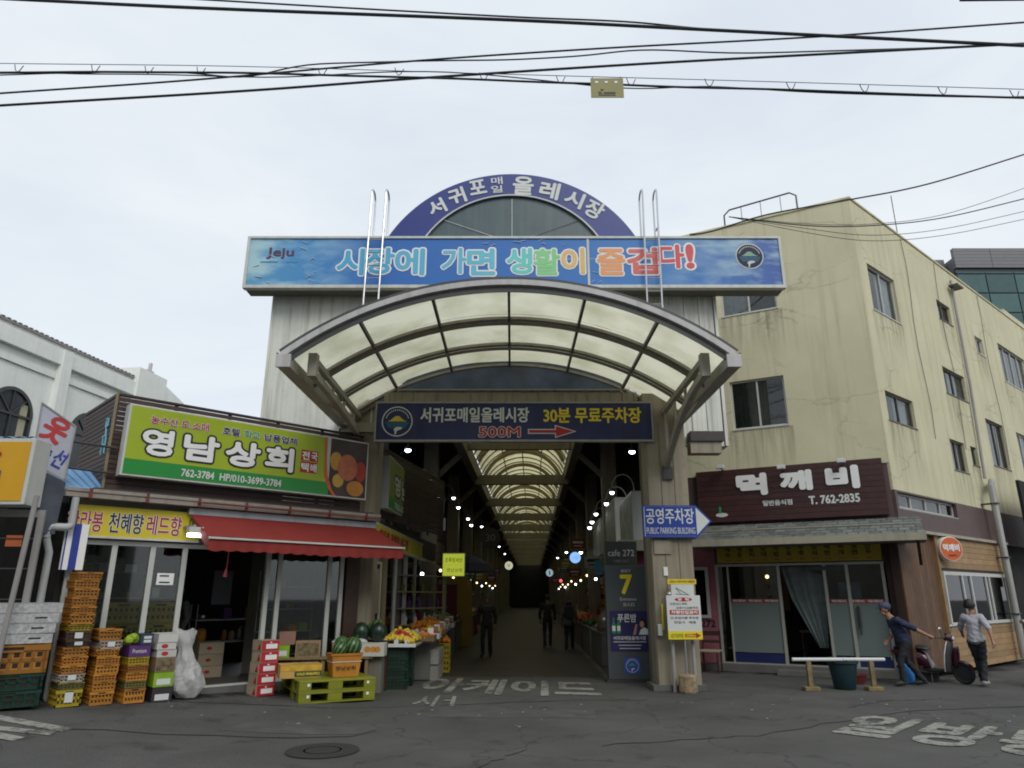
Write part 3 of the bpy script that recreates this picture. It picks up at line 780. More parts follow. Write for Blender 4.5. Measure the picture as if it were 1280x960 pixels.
sea = M('sea_blue_print', (0.03, 0.2, 0.32), 0.5); hill_y = M('hill_yellow_print', (0.6, 0.45, 0.05), 0.5)
def emblem(parent, cx, cz, r, y, hill=hill_y, back=None):
    if back: MB().disc((cx, cz), r, y + 0.003).build('emblem_disc', back, parent)
    m = MB(); ring(m, cx, cz, r * 0.93, r, y); m.build('emblem_ring', print_white, parent)
    m = MB(); h = [(-.62, 0), (-.45, .08), (-.28, .22), (-.12, .36), (.12, .36), (.26, .22), (.45, .07), (.66, 0)]
    m.add([(cx + a * r, y - 0.001, cz + b * r) for a, b in h], [tuple(range(7, -1, -1))]); m.build('emblem_hill', hill, parent)
    m = MB()
    for k in range(3): wave_strip(m, cx - r * (0.75 - k * 0.08), cx + r * (0.75 - k * 0.08), cz - r * (0.14 + 0.13 * k), r * 0.06, y - 0.001, r * 0.02)
    m.build('emblem_waves', sea, parent)
    m = MB(); f = [(-.22, -.52), (-.05, -.38), (.18, -.36), (.36, -.42), (.30, -.52), (.1, -.58), (-.02, -.66), (-.04, -.86), (-.14, -.86), (-.14, -.66)]
    m.add([(cx + a * r, y - 0.002, cz + b * r) for a, b in f], [tuple(range(9, -1, -1))]); m.build('emblem_fish', print_white, parent)
    m = MB()
    for k in range(15):
        a = R(160 - k * 10); m.add([(cx + r * 0.76 * math.cos(a) + dx * r, y, cz + r * 0.76 * math.sin(a) + dz * r) for dx, dz in ((-.03, -.05), (.03, -.05), (.03, .05), (-.03, .05))], [(0, 1, 2, 3)])
    m.build('emblem_lettering', print_white, parent)
emblem(sg, -2.33, 5.075, 0.31, yt)
sg.location.y -= 0.15; sg.location.z -= 0.06; sg.location.x += 0.02

# ------------------------------------------------------------------ big blue billboard
def billboard_mat():
    m = bpy.data.materials.new('billboard_print'); m.use_nodes = True
    n = m.node_tree.nodes; l = m.node_tree.links; p = n['Principled BSDF']; p.inputs['Roughness'].default_value = 0.45
    t = n.new('ShaderNodeTexCoord')
    sp = n.new('ShaderNodeSeparateXYZ'); l.new(t.outputs['Object'], sp.inputs[0])
    r = n.new('ShaderNodeValToRGB')
    mr = n.new('ShaderNodeMapRange'); mr.inputs['From Min'].default_value = -5.8; mr.inputs['From Max'].default_value = 5.8; l.new(sp.outputs['X'], mr.inputs['Value']); l.new(mr.outputs[0], r.inputs['Fac'])
    e = r.color_ramp.elements
    e[0].position = 0.0; e[0].color = (0.10, 0.32, 0.52, 1); e[1].position = 1.0; e[1].color = (0.02, 0.09, 0.36, 1)
    for pos, c in ((0.12, (0.05, 0.24, 0.52, 1)), (0.25, (0.015, 0.13, 0.44, 1)), (0.55, (0.012, 0.14, 0.46, 1)), (0.78, (0.012, 0.17, 0.48, 1))):
        q = e.new(pos); q.color = c
    # clouds, stronger to the left and right ends
    mpn = n.new('ShaderNodeMapping'); mpn.inputs['Scale'].default_value = (0.75, 1, 1.9); l.new(t.outputs['Object'], mpn.inputs['Vector'])
    x = n.new('ShaderNodeTexNoise'); x.inputs['Scale'].default_value = 1.3; x.inputs['Detail'].default_value = 7; x.inputs['Roughness'].default_value = 0.55; l.new(mpn.outputs[0], x.inputs['Vector'])
    c = n.new('ShaderNodeMapRange'); c.inputs['From Min'].default_value = 0.42; c.inputs['From Max'].default_value = 0.62; l.new(x.outputs['Fac'], c.inputs['Value'])
    ab = n.new('ShaderNodeMath'); ab.operation = 'ABSOLUTE'; l.new(sp.outputs['X'], ab.inputs[0])
    ed = n.new('ShaderNodeMapRange'); ed.inputs['From Min'].default_value = 3.0; ed.inputs['From Max'].default_value = 5.4; ed.inputs['To Max'].default_value = 0.85; ed.inputs['To Min'].default_value = 0.0; l.new(ab.outputs[0], ed.inputs['Value'])
    mu = n.new('ShaderNodeMath'); mu.operation = 'MULTIPLY'; l.new(c.outputs[0], mu.inputs[0]); l.new(ed.outputs[0], mu.inputs[1])
    mi = n.new('ShaderNodeMixRGB'); mi.inputs['Color2'].default_value = (0.42, 0.62, 0.66, 1); l.new(mu.outputs[0], mi.inputs['Fac']); l.new(r.outputs[0], mi.inputs['Color1'])
    # peeled and weathered patches
    x2 = n.new('ShaderNodeTexNoise'); x2.inputs['Scale'].default_value = 2.2; x2.inputs['Detail'].default_value = 12; x2.inputs['Roughness'].default_value = 0.7; x2.inputs['Distortion'].default_value = 0.6; l.new(mpn.outputs[0], x2.inputs['Vector'])
    c2 = n.new('ShaderNodeMapRange'); c2.inputs['From Min'].default_value = 0.66; c2.inputs['From Max'].default_value = 0.70; c2.inputs['To Max'].default_value = 0.75; l.new(x2.outputs['Fac'], c2.inputs['Value'])
    m2 = n.new('ShaderNodeMixRGB'); m2.inputs['Color2'].default_value = (0.28, 0.33, 0.31, 1); l.new(c2.outputs[0], m2.inputs['Fac']); l.new(mi.outputs[0], m2.inputs['Color1'])
    # thin horizontal creases
    mp3 = n.new('ShaderNodeMapping'); mp3.inputs['Scale'].default_value = (0.25, 1, 9); l.new(t.outputs['Object'], mp3.inputs['Vector'])
    x3 = n.new('ShaderNodeTexNoise'); x3.inputs['Scale'].default_value = 1.4; x3.inputs['Detail'].default_value = 3; l.new(mp3.outputs[0], x3.inputs['Vector'])
    c3 = n.new('ShaderNodeMapRange'); c3.inputs['From Min'].default_value = 0.665; c3.inputs['From Max'].default_value = 0.70; c3.inputs['To Max'].default_value = 0.5; l.new(x3.outputs['Fac'], c3.inputs['Value'])
    m3 = n.new('ShaderNodeMixRGB'); m3.inputs['Color2'].default_value = (0.35, 0.45, 0.5, 1); l.new(c3.outputs[0], m3.inputs['Fac']); l.new(m2.outputs[0], m3.inputs['Color1'])
    l.new(m3.outputs[0], p.inputs['Base Color'])
    return m
bb = thing('rooftop_billboard', 'wide weathered sky blue billboard with colourful Korean slogan across the arcade roof', 'billboard', at=(0, 13.9, 7.93))
BY = 13.86
bbp = billboard_mat()
bx('sign_panel', bbp, bb, (-5.68, 1.62, BY, 13.96, 8.0, 9.1)); bx('sign_panel', bbp, bb, (1.67, 5.78, BY, 13.96, 8.0, 9.1))
bx('frame', white_plate, bb, (-5.74, 5.84, BY - 0.03, 13.97, 9.1, 9.15), (-5.74, 5.84, BY - 0.03, 13.97, 7.93, 8.0), (-5.74, -5.68, BY - 0.03, 13.97, 8.0, 9.1), (5.78, 5.84, BY - 0.03, 13.97, 8.0, 9.1), (1.62, 1.67, BY - 0.015, 13.96, 8.0, 9.1))
bx('box_body', M('billboard_box', (0.13, 0.12, 0.1), 0.6, streak=0.3), bb, (-5.72, 5.82, 13.972, 14.31, 7.94, 9.12))
words = [('시', -3.75, -3.2, (0.07, .38, .62)), ('장', -3.15, -2.55, (0.08, .4, .62)), ('에', -2.5, -1.9, (0.1, .42, .62)), ('가', -1.5, -1.0, (0.12, .45, .62)), ('면', -0.95, -0.38, (0.13, .48, .62)),
         ('생', -0.1, 0.42, (.12, .58, .55)), ('활', 0.48, 1.02, (.22, .6, .25)), ('이', 1.08, 1.55, (.7, .45, .15)), ('즐', 1.85, 2.42, (.75, .32, .12)), ('겁', 2.5, 3.12, (.62, .13, .12)), ('다', 3.18, 3.7, (.6, .06, .08)), ('!', 3.78, 3.9, (.6, .06, .08))]
for i, (w, a, b, c) in enumerate(words):
    up = 0.16 if w in '다!' else (0.03 if i % 2 else 0.0)
    zz0, zz1 = 8.25 + up, 8.84 + up * 0.6
    text(w, print_bright, bb, a, b, zz0, zz1, BY - 0.006, bold=0.075, name='letter_outline')
    text(w, M('letter_print_%d' % i, c, 0.5, var=0.05), bb, a, b, zz0, zz1, BY - 0.012, bold=0.03, name='letter')
text('Jeju', M('logo_purple', (0.09, 0.03, 0.08), 0.6), bb, -5.3, -4.72, 8.62, 8.88, BY - 0.006, bold=0.02, name='logo')
bx('logo_stroke', M('logo_blue', (0.05, 0.25, 0.5)), bb, (-5.42, -5.05, BY - 0.006, BY - 0.003, 8.53, 8.56), (-4.85, -4.62, BY - 0.006, BY - 0.003, 8.53, 8.56))
emblem(bb, 5.13, 8.68, 0.30, BY - 0.006, M('hill_green_print', (0.25, 0.4, 0.3)), M('emblem_dark', (0.01, 0.02, 0.05)))
pt = MB()
for k in range(26):   # curled flakes of peeling film
    x = random.choice([random.uniform(1.7, 2.2), random.uniform(-5.6, -5.2), random.uniform(-1, 1.3), random.uniform(-4.6, -4.2)]); z = random.uniform(8.9, 9.08) if -1 < x < 1.5 else random.uniform(8.05, 9.05)
    w_, h_ = random.uniform(0.04, 0.16), random.uniform(0.01, 0.03); a = random.uniform(-0.5, 0.5)
    pt.bar((x, BY - 0.004, z), (x + w_ * math.cos(a), BY - 0.012, z + w_ * math.sin(a)), h_, 0.006, up=(0, 0, 1))
pt.build('peeling_film', print_bright, bb)

# ------------------------------------------------------------------ blue half-round sign on the roof
hb = thing('half_round_sign', 'royal blue half round rooftop sign with white Korean letters behind the billboard', 'sign', at=(0, 14.1, 9.0))
royal = M('royal_blue_face', (0.01, 0.03, 0.2), 0.4, var=0.08, streak=0.15)
ro, ri, zb = 3.15, 2.26, 9.3
co = 10.84 - ro; ci = 10.29 - ri
ao = math.acos((8.9 - co) / ro) if (8.9 - co) / ro < 1 else 0
m = MB(); n_ = 48; vs = []; fs = []
for k in range(n_ + 1):
    t = -1 + 2 * k / n_
    a = t * math.acos((zb - 0.3 - co) / ro); vs.append((ro * math.sin(a), co + ro * math.cos(a)))
inner = []
for k in range(n_ + 1):
    t = -1 + 2 * k / n_
    a = t * math.acos((zb - 0.3 - ci) / ri); inner.append((ri * math.sin(a), ci + ri * math.cos(a)))
for k in range(n_):
    m.add([(vs[k][0], 14.05, vs[k][1]), (vs[k + 1][0], 14.05, vs[k + 1][1]), (inner[k + 1][0], 14.05, inner[k + 1][1]), (inner[k][0], 14.05, inner[k][1]),
           (vs[k][0], 14.2, vs[k][1]), (vs[k + 1][0], 14.2, vs[k + 1][1]), (inner[k + 1][0], 14.2, inner[k + 1][1]), (inner[k][0], 14.2, inner[k][1])],
          [(0, 3, 2, 1), (4, 5, 6, 7), (0, 1, 5, 4), (2, 3, 7, 6)])
m.build('sign_band', royal, hb)
m = MB()
for k in range(n_): m.bar((inner[k][0], 14.04, inner[k][1]), (inner[k + 1][0], 14.04, inner[k + 1][1]), 0.03, 0.03, up=(0, 1, 0))
m.build('inner_trim', white_plate, hb)
m = MB(); m.prism([(p[0] * 0.995, p[1] - 0.01) for p in reversed(inner)], 14.1, 14.14)
m.build('backing_panel', M('slate_tinted_panel', (0.055, 0.09, 0.1), 0.35, var=0.12, streak=0.4, dirt=(0.12, 0.15, 0.15)), hb)
for a in (0, R(50), R(-50)): MB().tube([(0, 14.08, 9.12), (1.0 * ri * 0.55 * math.sin(a) * 2, 14.08, 9.12 + 1.1 * math.cos(a))], 0.006, 5).build('spoke', steel, hb)
rm = (ro + ri) / 2
def arc_char(ch, px, py, w, h, bold=0.03):
    X, _, Z = atY(px, py, 14.04); a = math.atan2(X, Z - co)
    text(ch, print_white, hb, X - w / 2, X + w / 2, Z - h / 2, Z + h / 2, 14.035, bold=bold, rot=-a * 0.75, name='letter')
for ch, px, py, w, h in (('서', 546, 259, .36, .36), ('귀', 571, 245, .36, .38), ('포', 597, 234, .36, .34), ('올', 654, 232, .44, .44), ('레', 687, 238, .42, .40), ('시', 718, 249, .40, .38), ('장', 743, 262, .40, .42)):
    arc_char(ch, px, py, w, h)
arc_char('매', 621, 226, .25, .18, 0.012); arc_char('일', 621, 236.5, .25, .18, 0.012)

# ------------------------------------------------------------------ ladders
def ladder(x0, lab):
    t = thing('roof_ladder', lab, 'ladder', at=(x0 + 0.15, 13.8, 7.2))
    for dx in (0, 0.31):
        pts = [(x0 + dx * 1.0 - 0.02, 13.72, 7.22), (x0 + dx + 0.02, 13.72, 10.15)]
        for k in range(1, 8):
            a = math.pi * k / 7; pts.append((x0 + dx + 0.02, 13.72 + 0.2 * (1 - math.cos(a)), 10.15 + 0.16 * math.sin(a)))
        pts.append((x0 + dx + 0.02, 14.12, 9.2))
        MB().tube(pts, 0.021, 8).build('side_rail', steel, t, smooth=True)
    for k in range(8):
        z = 7.5 + k * 0.3
        if z < 9.3: MB().tube([(x0, 13.72, z), (x0 + 0.31, 13.72, z)], 0.012, 6).build('rung', steel, t, smooth=True)
    for z in (7.45, 9.3):
        bx('bracket', steel, t, (x0 + 0.29, x0 + 0.32, 13.72, 14.4 if z < 8 else 13.9, z, z + 0.03))
ladder(-3.1, 'steel roof ladder with hooked rails crossing the left part of the blue billboard')
ladder(2.85, 'steel roof ladder with hooked rails crossing the right part of the blue billboard')

# ------------------------------------------------------------------ pillar signs
ps = thing('parking_sign', 'blue arrow shaped public parking sign fixed to the entrance pillar', 'sign', at=(3.1, 13.8, 2.7))
pb = M('parking_blue', (0.012, 0.05, 0.32), 0.4, var=0.05)
out = [(2.52, 2.72), (3.55, 2.72), (3.84, 3.03), (3.55, 3.33), (2.52, 3.33)]
MB().prism(out, 13.80, 13.83).build('sign_plate', pb, ps)
sh = lambda q, k: [(3.12 + (p[0] - 3.12) * k, 3.025 + (p[1] - 3.025) * k * 0.98) for p in q]
m = MB(); m.add([(p[0], 13.797, p[1]) for p in [(3.545, 2.77), (3.80, 3.03), (3.545, 3.29)]], [(0, 1, 2)]); m.build('white_tip', print_white, ps)
m = MB()
for a, b in (((2.55, 2.745), (3.52, 2.745)), ((2.55, 3.305), (3.52, 3.305)), ((2.55, 2.745), (2.55, 3.305))): m.bar((a[0], 13.798, a[1]), (b[0], 13.798, b[1]), 0.012, 0.002)
m.build('border', print_white, ps)
text('공영주차장', print_white, ps, 2.58, 3.5, 2.98, 3.27, 13.796, bold=0.02)
text('PUBLIC PARKING BUILDING', print_white, ps, 2.58, 3.51, 2.79, 2.91, 13.796, bold=0.012)
bx('mount', grey_metal, ps, (2.8, 2.84, 13.83, 13.92, 2.9, 3.1), (3.3, 3.34, 13.83, 13.92, 2.9, 3.1))

# stainless posts with ball tops beside pillar, stump and notice board
for x, nm in ((2.93, 'left'), (3.30, 'right')):
    t = thing('gate_post', 'steel post with ball top on the %s behind the no entry notice' % nm, 'post', at=(x, 13.74, 0), group='steel gate posts at the pillar')
    MB().tube([(x, 13.74, 0.0), (x, 13.74, 1.62)], 0.035, 12).build('shaft', grey_metal, t, smooth=True)
    MB().ball((x, 13.74, 1.68), 0.06, 14, 8).build('ball_top', steel, t, smooth=True)
st = thing('post_foot', 'cracked concrete block foot of the notice pole in front of the pillar', 'block', at=(3.13, 13.6, 0))
m = MB(); m.lathe([(0.15, 0), (0.165, 0.03), (0.16, 0.28), (0.13, 0.31)], (3.13, 13.6, 0), 9)
m.build('block', M('blotchy_concrete', (0.27, 0.2, 0.12), 0.9, var=0.5, scale=9, bump=0.5, grime=0.6), st)
nb = thing('notice_board', 'white and yellow no entry notice board on a pole', 'notice', at=(3.13, 13.55, 0.31))
MB().tube([(3.13, 13.62, 0.3), (3.13, 13.62, 1.1)], 0.02, 8).build('pole', steel, nb, smooth=True)
bx('board', print_white, nb, (2.83, 3.45, 13.575, 13.60, 1.02, 1.66), bevel=0.004)
yl = M('safety_yellow', (0.72, 0.62, 0.02), 0.5, var=0.06)
bx('yellow_band', yl, nb, (2.835, 3.445, 13.571, 13.574, 0.90, 1.04), (2.83, 3.45, 13.575, 13.60, 0.895, 1.018))
bx('top_board', print_white, nb, (2.95, 3.37, 13.66, 13.68, 1.66, 1.86)); bx('top_yellow_strip', yl, nb, (2.89, 3.42, 13.655, 13.68, 1.862, 1.95))
text('오전10시 오후7시까지 차량통제', print_red, nb, 2.92, 3.39, 1.885, 1.93, 13.652, bold=0.03)
m = MB(); m.add([(3.14 + 0.16 * math.cos(a), 13.571, 1.59 + 0.035 * math.sin(a)) for a in [R(20 * k) for k in range(18)]], [tuple(range(18))]); m.build('oval', print_red, nb)
text('알  림', print_bright, nb, 3.04, 3.24, 1.57, 1.615, 13.569, bold=0.02)
text('오전10시 부터', print_black, nb, 2.89, 3.2, 1.49, 1.535, 13.572, bold=0.01)
text('오후7시30분까지', print_black, nb, 3.0, 3.4, 1.42, 1.465, 13.572, bold=0.01)
bx('red_bar', print_red, nb, (2.88, 3.41, 13.571, 13.574, 1.325, 1.405))
text('차량진입금지', print_bright, nb, 2.91, 3.38, 1.34, 1.393, 13.569, bold=0.03)
text('단,조업차량 주차장', print_black, nb, 2.89, 3.4, 1.245, 1.29, 13.572, bold=0.01)
text('진입시   예정', print_black, nb, 2.95, 3.34, 1.17, 1.215, 13.572, bold=0.01)
text('1시간 무료주차장', print_black, nb, 2.87, 3.1, 0.92, 1.0, 13.569, bold=0.01)
m = MB(); m.add([(p[0], 13.569, p[1]) for p in [(3.13, .935), (3.33, .935), (3.33, .915), (3.42, .965), (3.33, 1.015), (3.33, .995), (3.13, .995)]], [tuple(range(7))]); m.build('arrow', print_red, nb)
text('200m', print_yellow, nb, 3.15, 3.32, 0.945, 0.985, 13.567, bold=0.03)
m = MB(); m.bar((3.03, 13.657, 1.80), (3.13, 13.657, 1.68), 0.012, 0.003); m.bar((3.03, 13.657, 1.80), (3.26, 13.657, 1.68), 0.012, 0.003); m.bar((3.03, 13.657, 1.69), (3.28, 13.657, 1.67), 0.012, 0.003); m.build('diagram', print_black, nb)
tag(bx('yellow_strip', yl, None, (2.79, 2.82, 13.86, 13.9, 1.05, 1.5), at=(2.8, 13.88, 1.05)), 'thin upright yellow strip on the pillar edge left of the notice', 'strip')
tag(bx('meter_box', white_plate, None, (2.70, 2.78, 13.82, 13.9, 0.95, 1.15), bevel=0.004, at=(2.74, 13.86, 0.95)), 'small pale switch box fixed low on the pillar', 'box')
tag(bx('paper_notice', print_bright, None, (2.88, 2.96, 13.895, 13.899, 2.02, 2.18), at=(2.92, 13.897, 2.02)), 'small white paper notice taped to the pillar front', 'notice')
tag(bx('cover_plate', clad_low, None, (2.72, 3.05, 13.885, 13.90, 2.42, 2.68), at=(2.9, 13.89, 2.42)), 'beige metal cover plate on the pillar below the parking sign', 'plate')

# entrance pylon
py_ = thing('entrance_pylon', 'dark grey upright pylon with big yellow number 7 at the arcade entrance', 'sign', at=(2.41, 15.3, 0))
char = M('charcoal_panel', (0.075, 0.085, 0.09), 0.45, var=0.06)
bx('body', char, py_, (1.98, 2.86, 15.2, 15.42, 0.05, 2.26), bevel=0.012); bx('plinth', dark_metal, py_, (1.94, 2.9, 15.16, 15.46, 0.0, 0.05))
y_ = 15.195
text('7', M('bright_yellow_print', (0.85, 0.7, 0.01), 0.5), py_, 2.30, 2.52, 1.70, 2.06, y_, bold=0.035)
text('출입구', print_white, py_, 2.31, 2.51, 2.12, 2.18, y_, bold=0.015); text('Entrance', print_white, py_, 2.27, 2.60, 1.56, 1.62, y_, bold=0.005); text('出入口', print_white, py_, 2.33, 2.55, 1.45, 1.52, y_, bold=0.015)
bx('poster', M('violet_poster', (0.03, 0.022, 0.11), 0.4, var=0.2), py_, (2.04, 2.83, y_ - 0.002, y_, 0.58, 1.36))
text('푸른밤', print_bright, py_, 2.2, 2.58, 1.14, 1.30, y_ - 0.006, bold=0.015)
text('서귀포매일올레시장', print_bright, py_, 2.10, 2.76, 0.80, 0.87, y_ - 0.006, bold=0.02)
bx('poster_rule', print_white, py_, (2.1, 2.76, y_ - 0.006, y_ - 0.004, 0.755, 0.77))
bx('small_print', print_white, py_, (2.2, 2.66, y_ - 0.006, y_ - 0.004, 0.69, 0.705), (2.22, 2.64, y_ - 0.006, y_ - 0.004, 0.63, 0.645))
gb = M('bottle_green_print', (0.03, 0.3, 0.08), 0.4)
for x in (2.08, 2.18): MB().add([(x + a, y_ - 0.006, 0.92 + b) for a, b in ((0, 0), (.075, 0), (.075, .17), (.05, .22), (.05, .31), (.025, .31), (.025, .22), (0, .17))], [tuple(range(8))]).build('bottle_print', gb, py_)
bx('bottle_label', print_bright, py_, (2.085, 2.15, y_ - 0.009, y_ - 0.008, 0.97, 1.07), (2.185, 2.25, y_ - 0.009, y_ - 0.008, 0.97, 1.07))
sk_p = M('poster_skin', (0.5, 0.3, 0.22))
m = MB(); m.add([(2.72 + 0.075 * math.cos(a), y_ - 0.005, 1.10 + 0.12 * math.sin(a)) for a in [R(20 * k) for k in range(18)]], [tuple(range(18))]); m.build('poster_hair', print_black, py_)
m = MB(); m.add([(2.69 + 0.045 * math.cos(a), y_ - 0.008, 1.10 + 0.065 * math.sin(a)) for a in [R(20 * k) for k in range(18)]], [tuple(range(18))]); m.add([(2.5, y_ - 0.008, .9), (2.56, y_ - 0.008, .9), (2.6, y_ - 0.008, 1.1), (2.56, y_ - 0.008, 1.1)], [(0, 1, 2, 3)]); m.build('poster_face', sk_p, py_)
m = MB(); m.add([(2.62, y_ - 0.007, .9), (2.81, y_ - 0.007, .9), (2.81, y_ - 0.007, 1.0), (2.74, y_ - 0.007, 1.04), (2.66, y_ - 0.007, 1.0)], [(0, 1, 2, 3, 4)]); m.build('poster_shirt', print_bright, py_)
bx('emblem_panel', M('emblem_blue', (0.03, 0.08, 0.4)), py_, (2.30, 2.62, y_ - 0.002, y_, 0.17, 0.46))
emblem(py_, 2.46, 0.315, 0.13, y_ - 0.006, M('hill_green2', (0.1, 0.35, 0.15)))

py_.location.x -= 0.05

# ================================================================== LEFT GROCERY
brown_slat = M('brown_slat', (0.05, 0.026, 0.019), 0.6, var=0.2, scale=5, streak=0.4, dirt=(0.02, 0.012, 0.01), rv=0.25)
slat_post = M('dark_post', (0.03, 0.02, 0.017), 0.6)
yellow_face = M('yellow_sign_face', (0.62, 0.5, 0.02), 0.5, var=0.06, grime=0.12)
lime = M('lime_sign_face', (0.33, 0.42, 0.008), 0.4, var=0.05, grime=0.08)
green_band = M('green_sign_band', (0.008, 0.24, 0.03), 0.4, var=0.05)
orange_edge = M('orange_print', (0.6, 0.12, 0.02), 0.5)
px_s = lambda px, py, off=0.0: LF.pix(px, py, off)[0]

shop = thing('grocery_shop', 'small corner grocery with white framed sliding doors under a dark slatted upper storey', 'shop', LF, (-2.4, 0, 0))
# plinth / step and floor inside
bx('threshold', kerb, shop, (-5.0, 0.1, -0.02, 0.3, 0, 0.235))
bx('door_track', white_frame, shop, (-4.95, -0.3, 0.0, 0.1, 0.237, 0.262))
bx('shop_floor', M('shop_floor', (0.06, 0.055, 0.05), 0.6), shop, (-5.0, -0.1, 0.3, 4.2, 0.0, 0.24))
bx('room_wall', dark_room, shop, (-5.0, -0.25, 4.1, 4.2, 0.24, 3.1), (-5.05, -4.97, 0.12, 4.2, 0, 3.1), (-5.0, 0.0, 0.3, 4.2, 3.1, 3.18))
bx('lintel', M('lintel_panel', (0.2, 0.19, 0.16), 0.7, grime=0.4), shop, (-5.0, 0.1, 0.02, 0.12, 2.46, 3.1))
bx('corner_post', wood_dark, shop, (-0.27, 0.02, -0.02, 0.3, 0.2, 3.1))
for s0 in (-4.93, -4.36, -3.8, -3.3, -1.84, -1.62, -0.62, -0.36):
    bx('door_frame', white_frame, shop, (s0 - 0.035, s0 + 0.045, 0.0, 0.07, 0.262, 2.40), bevel=0.004)
bx('door_head', white_frame, shop, (-4.97, -0.3, -0.005, 0.075, 2.40, 2.465))
for a, b in ((-4.885, -4.395), (-4.315, -3.835), (-3.755, -3.335), (-1.575, -0.655), (-0.575, -0.395), (-1.795, -1.655)):
    bx('door_glass', glass, shop, (a, b, 0.03, 0.036, 0.262, 2.40))
bx('door_rail', white_frame, shop, (-4.885, -4.395, 0.01, 0.06, 0.262, 0.36), (-4.315, -3.835, 0.01, 0.06, 0.262, 0.36), (-3.755, -3.335, 0.01, 0.06, 0.262, 0.36), (-1.575, -0.655, 0.01, 0.06, 0.262, 0.36))
tag(bx('door_notice', print_bright, None, (-3.68, -3.42, 0.018, 0.022, 1.82, 2.0), fr=LF, at=(-3.5, 0.02, 1.82)), 'small white notice with two dark lines stuck on the glass door', 'notice')
bx('door_notice_lines', print_black, bpy.data.objects['door_notice'], (-3.64, -3.5, 0.012, 0.015, 1.95, 1.97), (-3.64, -3.48, 0.012, 0.015, 1.85, 1.87))
# gutter and fascia
gm = M('beige_gutter', (0.3, 0.26, 0.22), 0.55, var=0.1, streak=0.4, dirt=(0.12, 0.05, 0.03), grime=0.3)
gt = thing('roof_gutter', 'rust marked beige gutter running above the grocery doors', 'gutter', LF, (-2.5, -0.2, 3.05))
bx('trough', gm, gt, (-5.2, 0.25, -0.28, -0.10, 3.06, 3.17)); bx('lip', gm, gt, (-5.2, 0.25, -0.30, -0.281, 3.14, 3.19))
rust = M('rust_paint', (0.16, 0.04, 0.025), 0.8, var=0.3)
for k in range(7):
    s = -4.9 + k * 0.8; bx('strap', rust, gt, (s, s + 0.04, -0.31, -0.09, 3.05, 3.195))
m = MB(); m.tube([(-3.3, -0.33, 3.12), (0.25, -0.33, 3.1)], 0.012, 6); m.build('red_pipe', rust, gt)
bx('flashing', M('dark_flashing', (0.05, 0.045, 0.04), 0.6), gt, (-4.8, 0.2, -0.12, 0.1, 3.195, 3.24))
# slatted box: front, left side, arcade side
sb = thing('slat_screen', 'dark brown horizontal slat screen wrapped round the upper floor of the grocery', 'screen', LF, (-2.3, 0.1, 3.24))
nsl = 19
SF = Frame(*LF.world((0.0, 0.12, 0))[:2], 80.0)
SLf = Frame(*LF.world((-4.62, 0.12, 0))[:2], 133.9)
def in_LF(fr, p):  # frame point -> LF coordinates
    w = fr.world(p); dx, dy = w.x - LF.x, w.y - LF.y
    return (dx * LF.d[0] + dy * LF.d[1], -(dx * LF.n[0] + dy * LF.n[1]), p[2])
for k in range(nsl):
    z = 3.27 + k * 0.0785
    m = MB(); m.box(-4.62, 0.0, 0.10, 0.125, z, z + 0.066); m.build('slat', brown_slat, sb)
    m = MB(); a, b = in_LF(SF, (0.0, 0, z + 0.033)), in_LF(SF, (6.3, 0, z + 0.033)); m.bar(a, b, 0.025, 0.066); m.build('slat', brown_slat, sb)
    m = MB(); a, b = in_LF(SLf, (0.0, 0, z + 0.033)), in_LF(SLf, (1.9, 0, z + 0.033)); m.bar(a, b, 0.025, 0.066); m.build('slat', brown_slat, sb)
for s in (-4.62, -3.7, -2.77, -1.85, -0.92, 0.0):
    bx('post', slat_post, sb, (s - 0.025, s + 0.025, 0.127, 0.18, 3.2, 4.78))
for s in (0.95, 1.9): p = in_LF(SLf, (s, -0.05, 0)); bx('post', slat_post, sb, (p[0] - 0.025, p[0] + 0.025, p[1] - 0.02, p[1] + 0.02, 3.2, 4.78))
for s in (1.0, 2.2, 3.4, 5, 6.3): p = in_LF(SF, (s, 0.06, 0)); bx('post', slat_post, sb, (p[0] - 0.025, p[0] + 0.025, p[1] - 0.02, p[1] + 0.02, 3.2, 4.78))
bx('top_rail', slat_post, sb, (-4.65, 0.02, 0.09, 0.17, 4.775, 4.81)); bx('corner_trim', M('brass_trim', (0.22, 0.17, 0.09), 0.5), sb, (-4.66, -4.625, 0.085, 0.12, 3.24, 4.8)); bx('corner_trim', M('brass_trim', (0.22, 0.17, 0.09), 0.5), sb, (0.003, 0.03, 0.085, 0.12, 3.24, 4.8))
MB().bar(in_LF(SF, (0, 0, 4.79)), in_LF(SF, (6.3, 0, 4.79)), 0.05, 0.05).build('top_rail', slat_post, sb); MB().bar(in_LF(SLf, (0, 0, 4.79)), in_LF(SLf, (1.9, 0, 4.79)), 0.05, 0.05).build('top_rail', slat_post, sb)
bx('backing', dark_room, sb, (-4.3, -0.2, 1.3, 1.34, 3.3, 4.45))
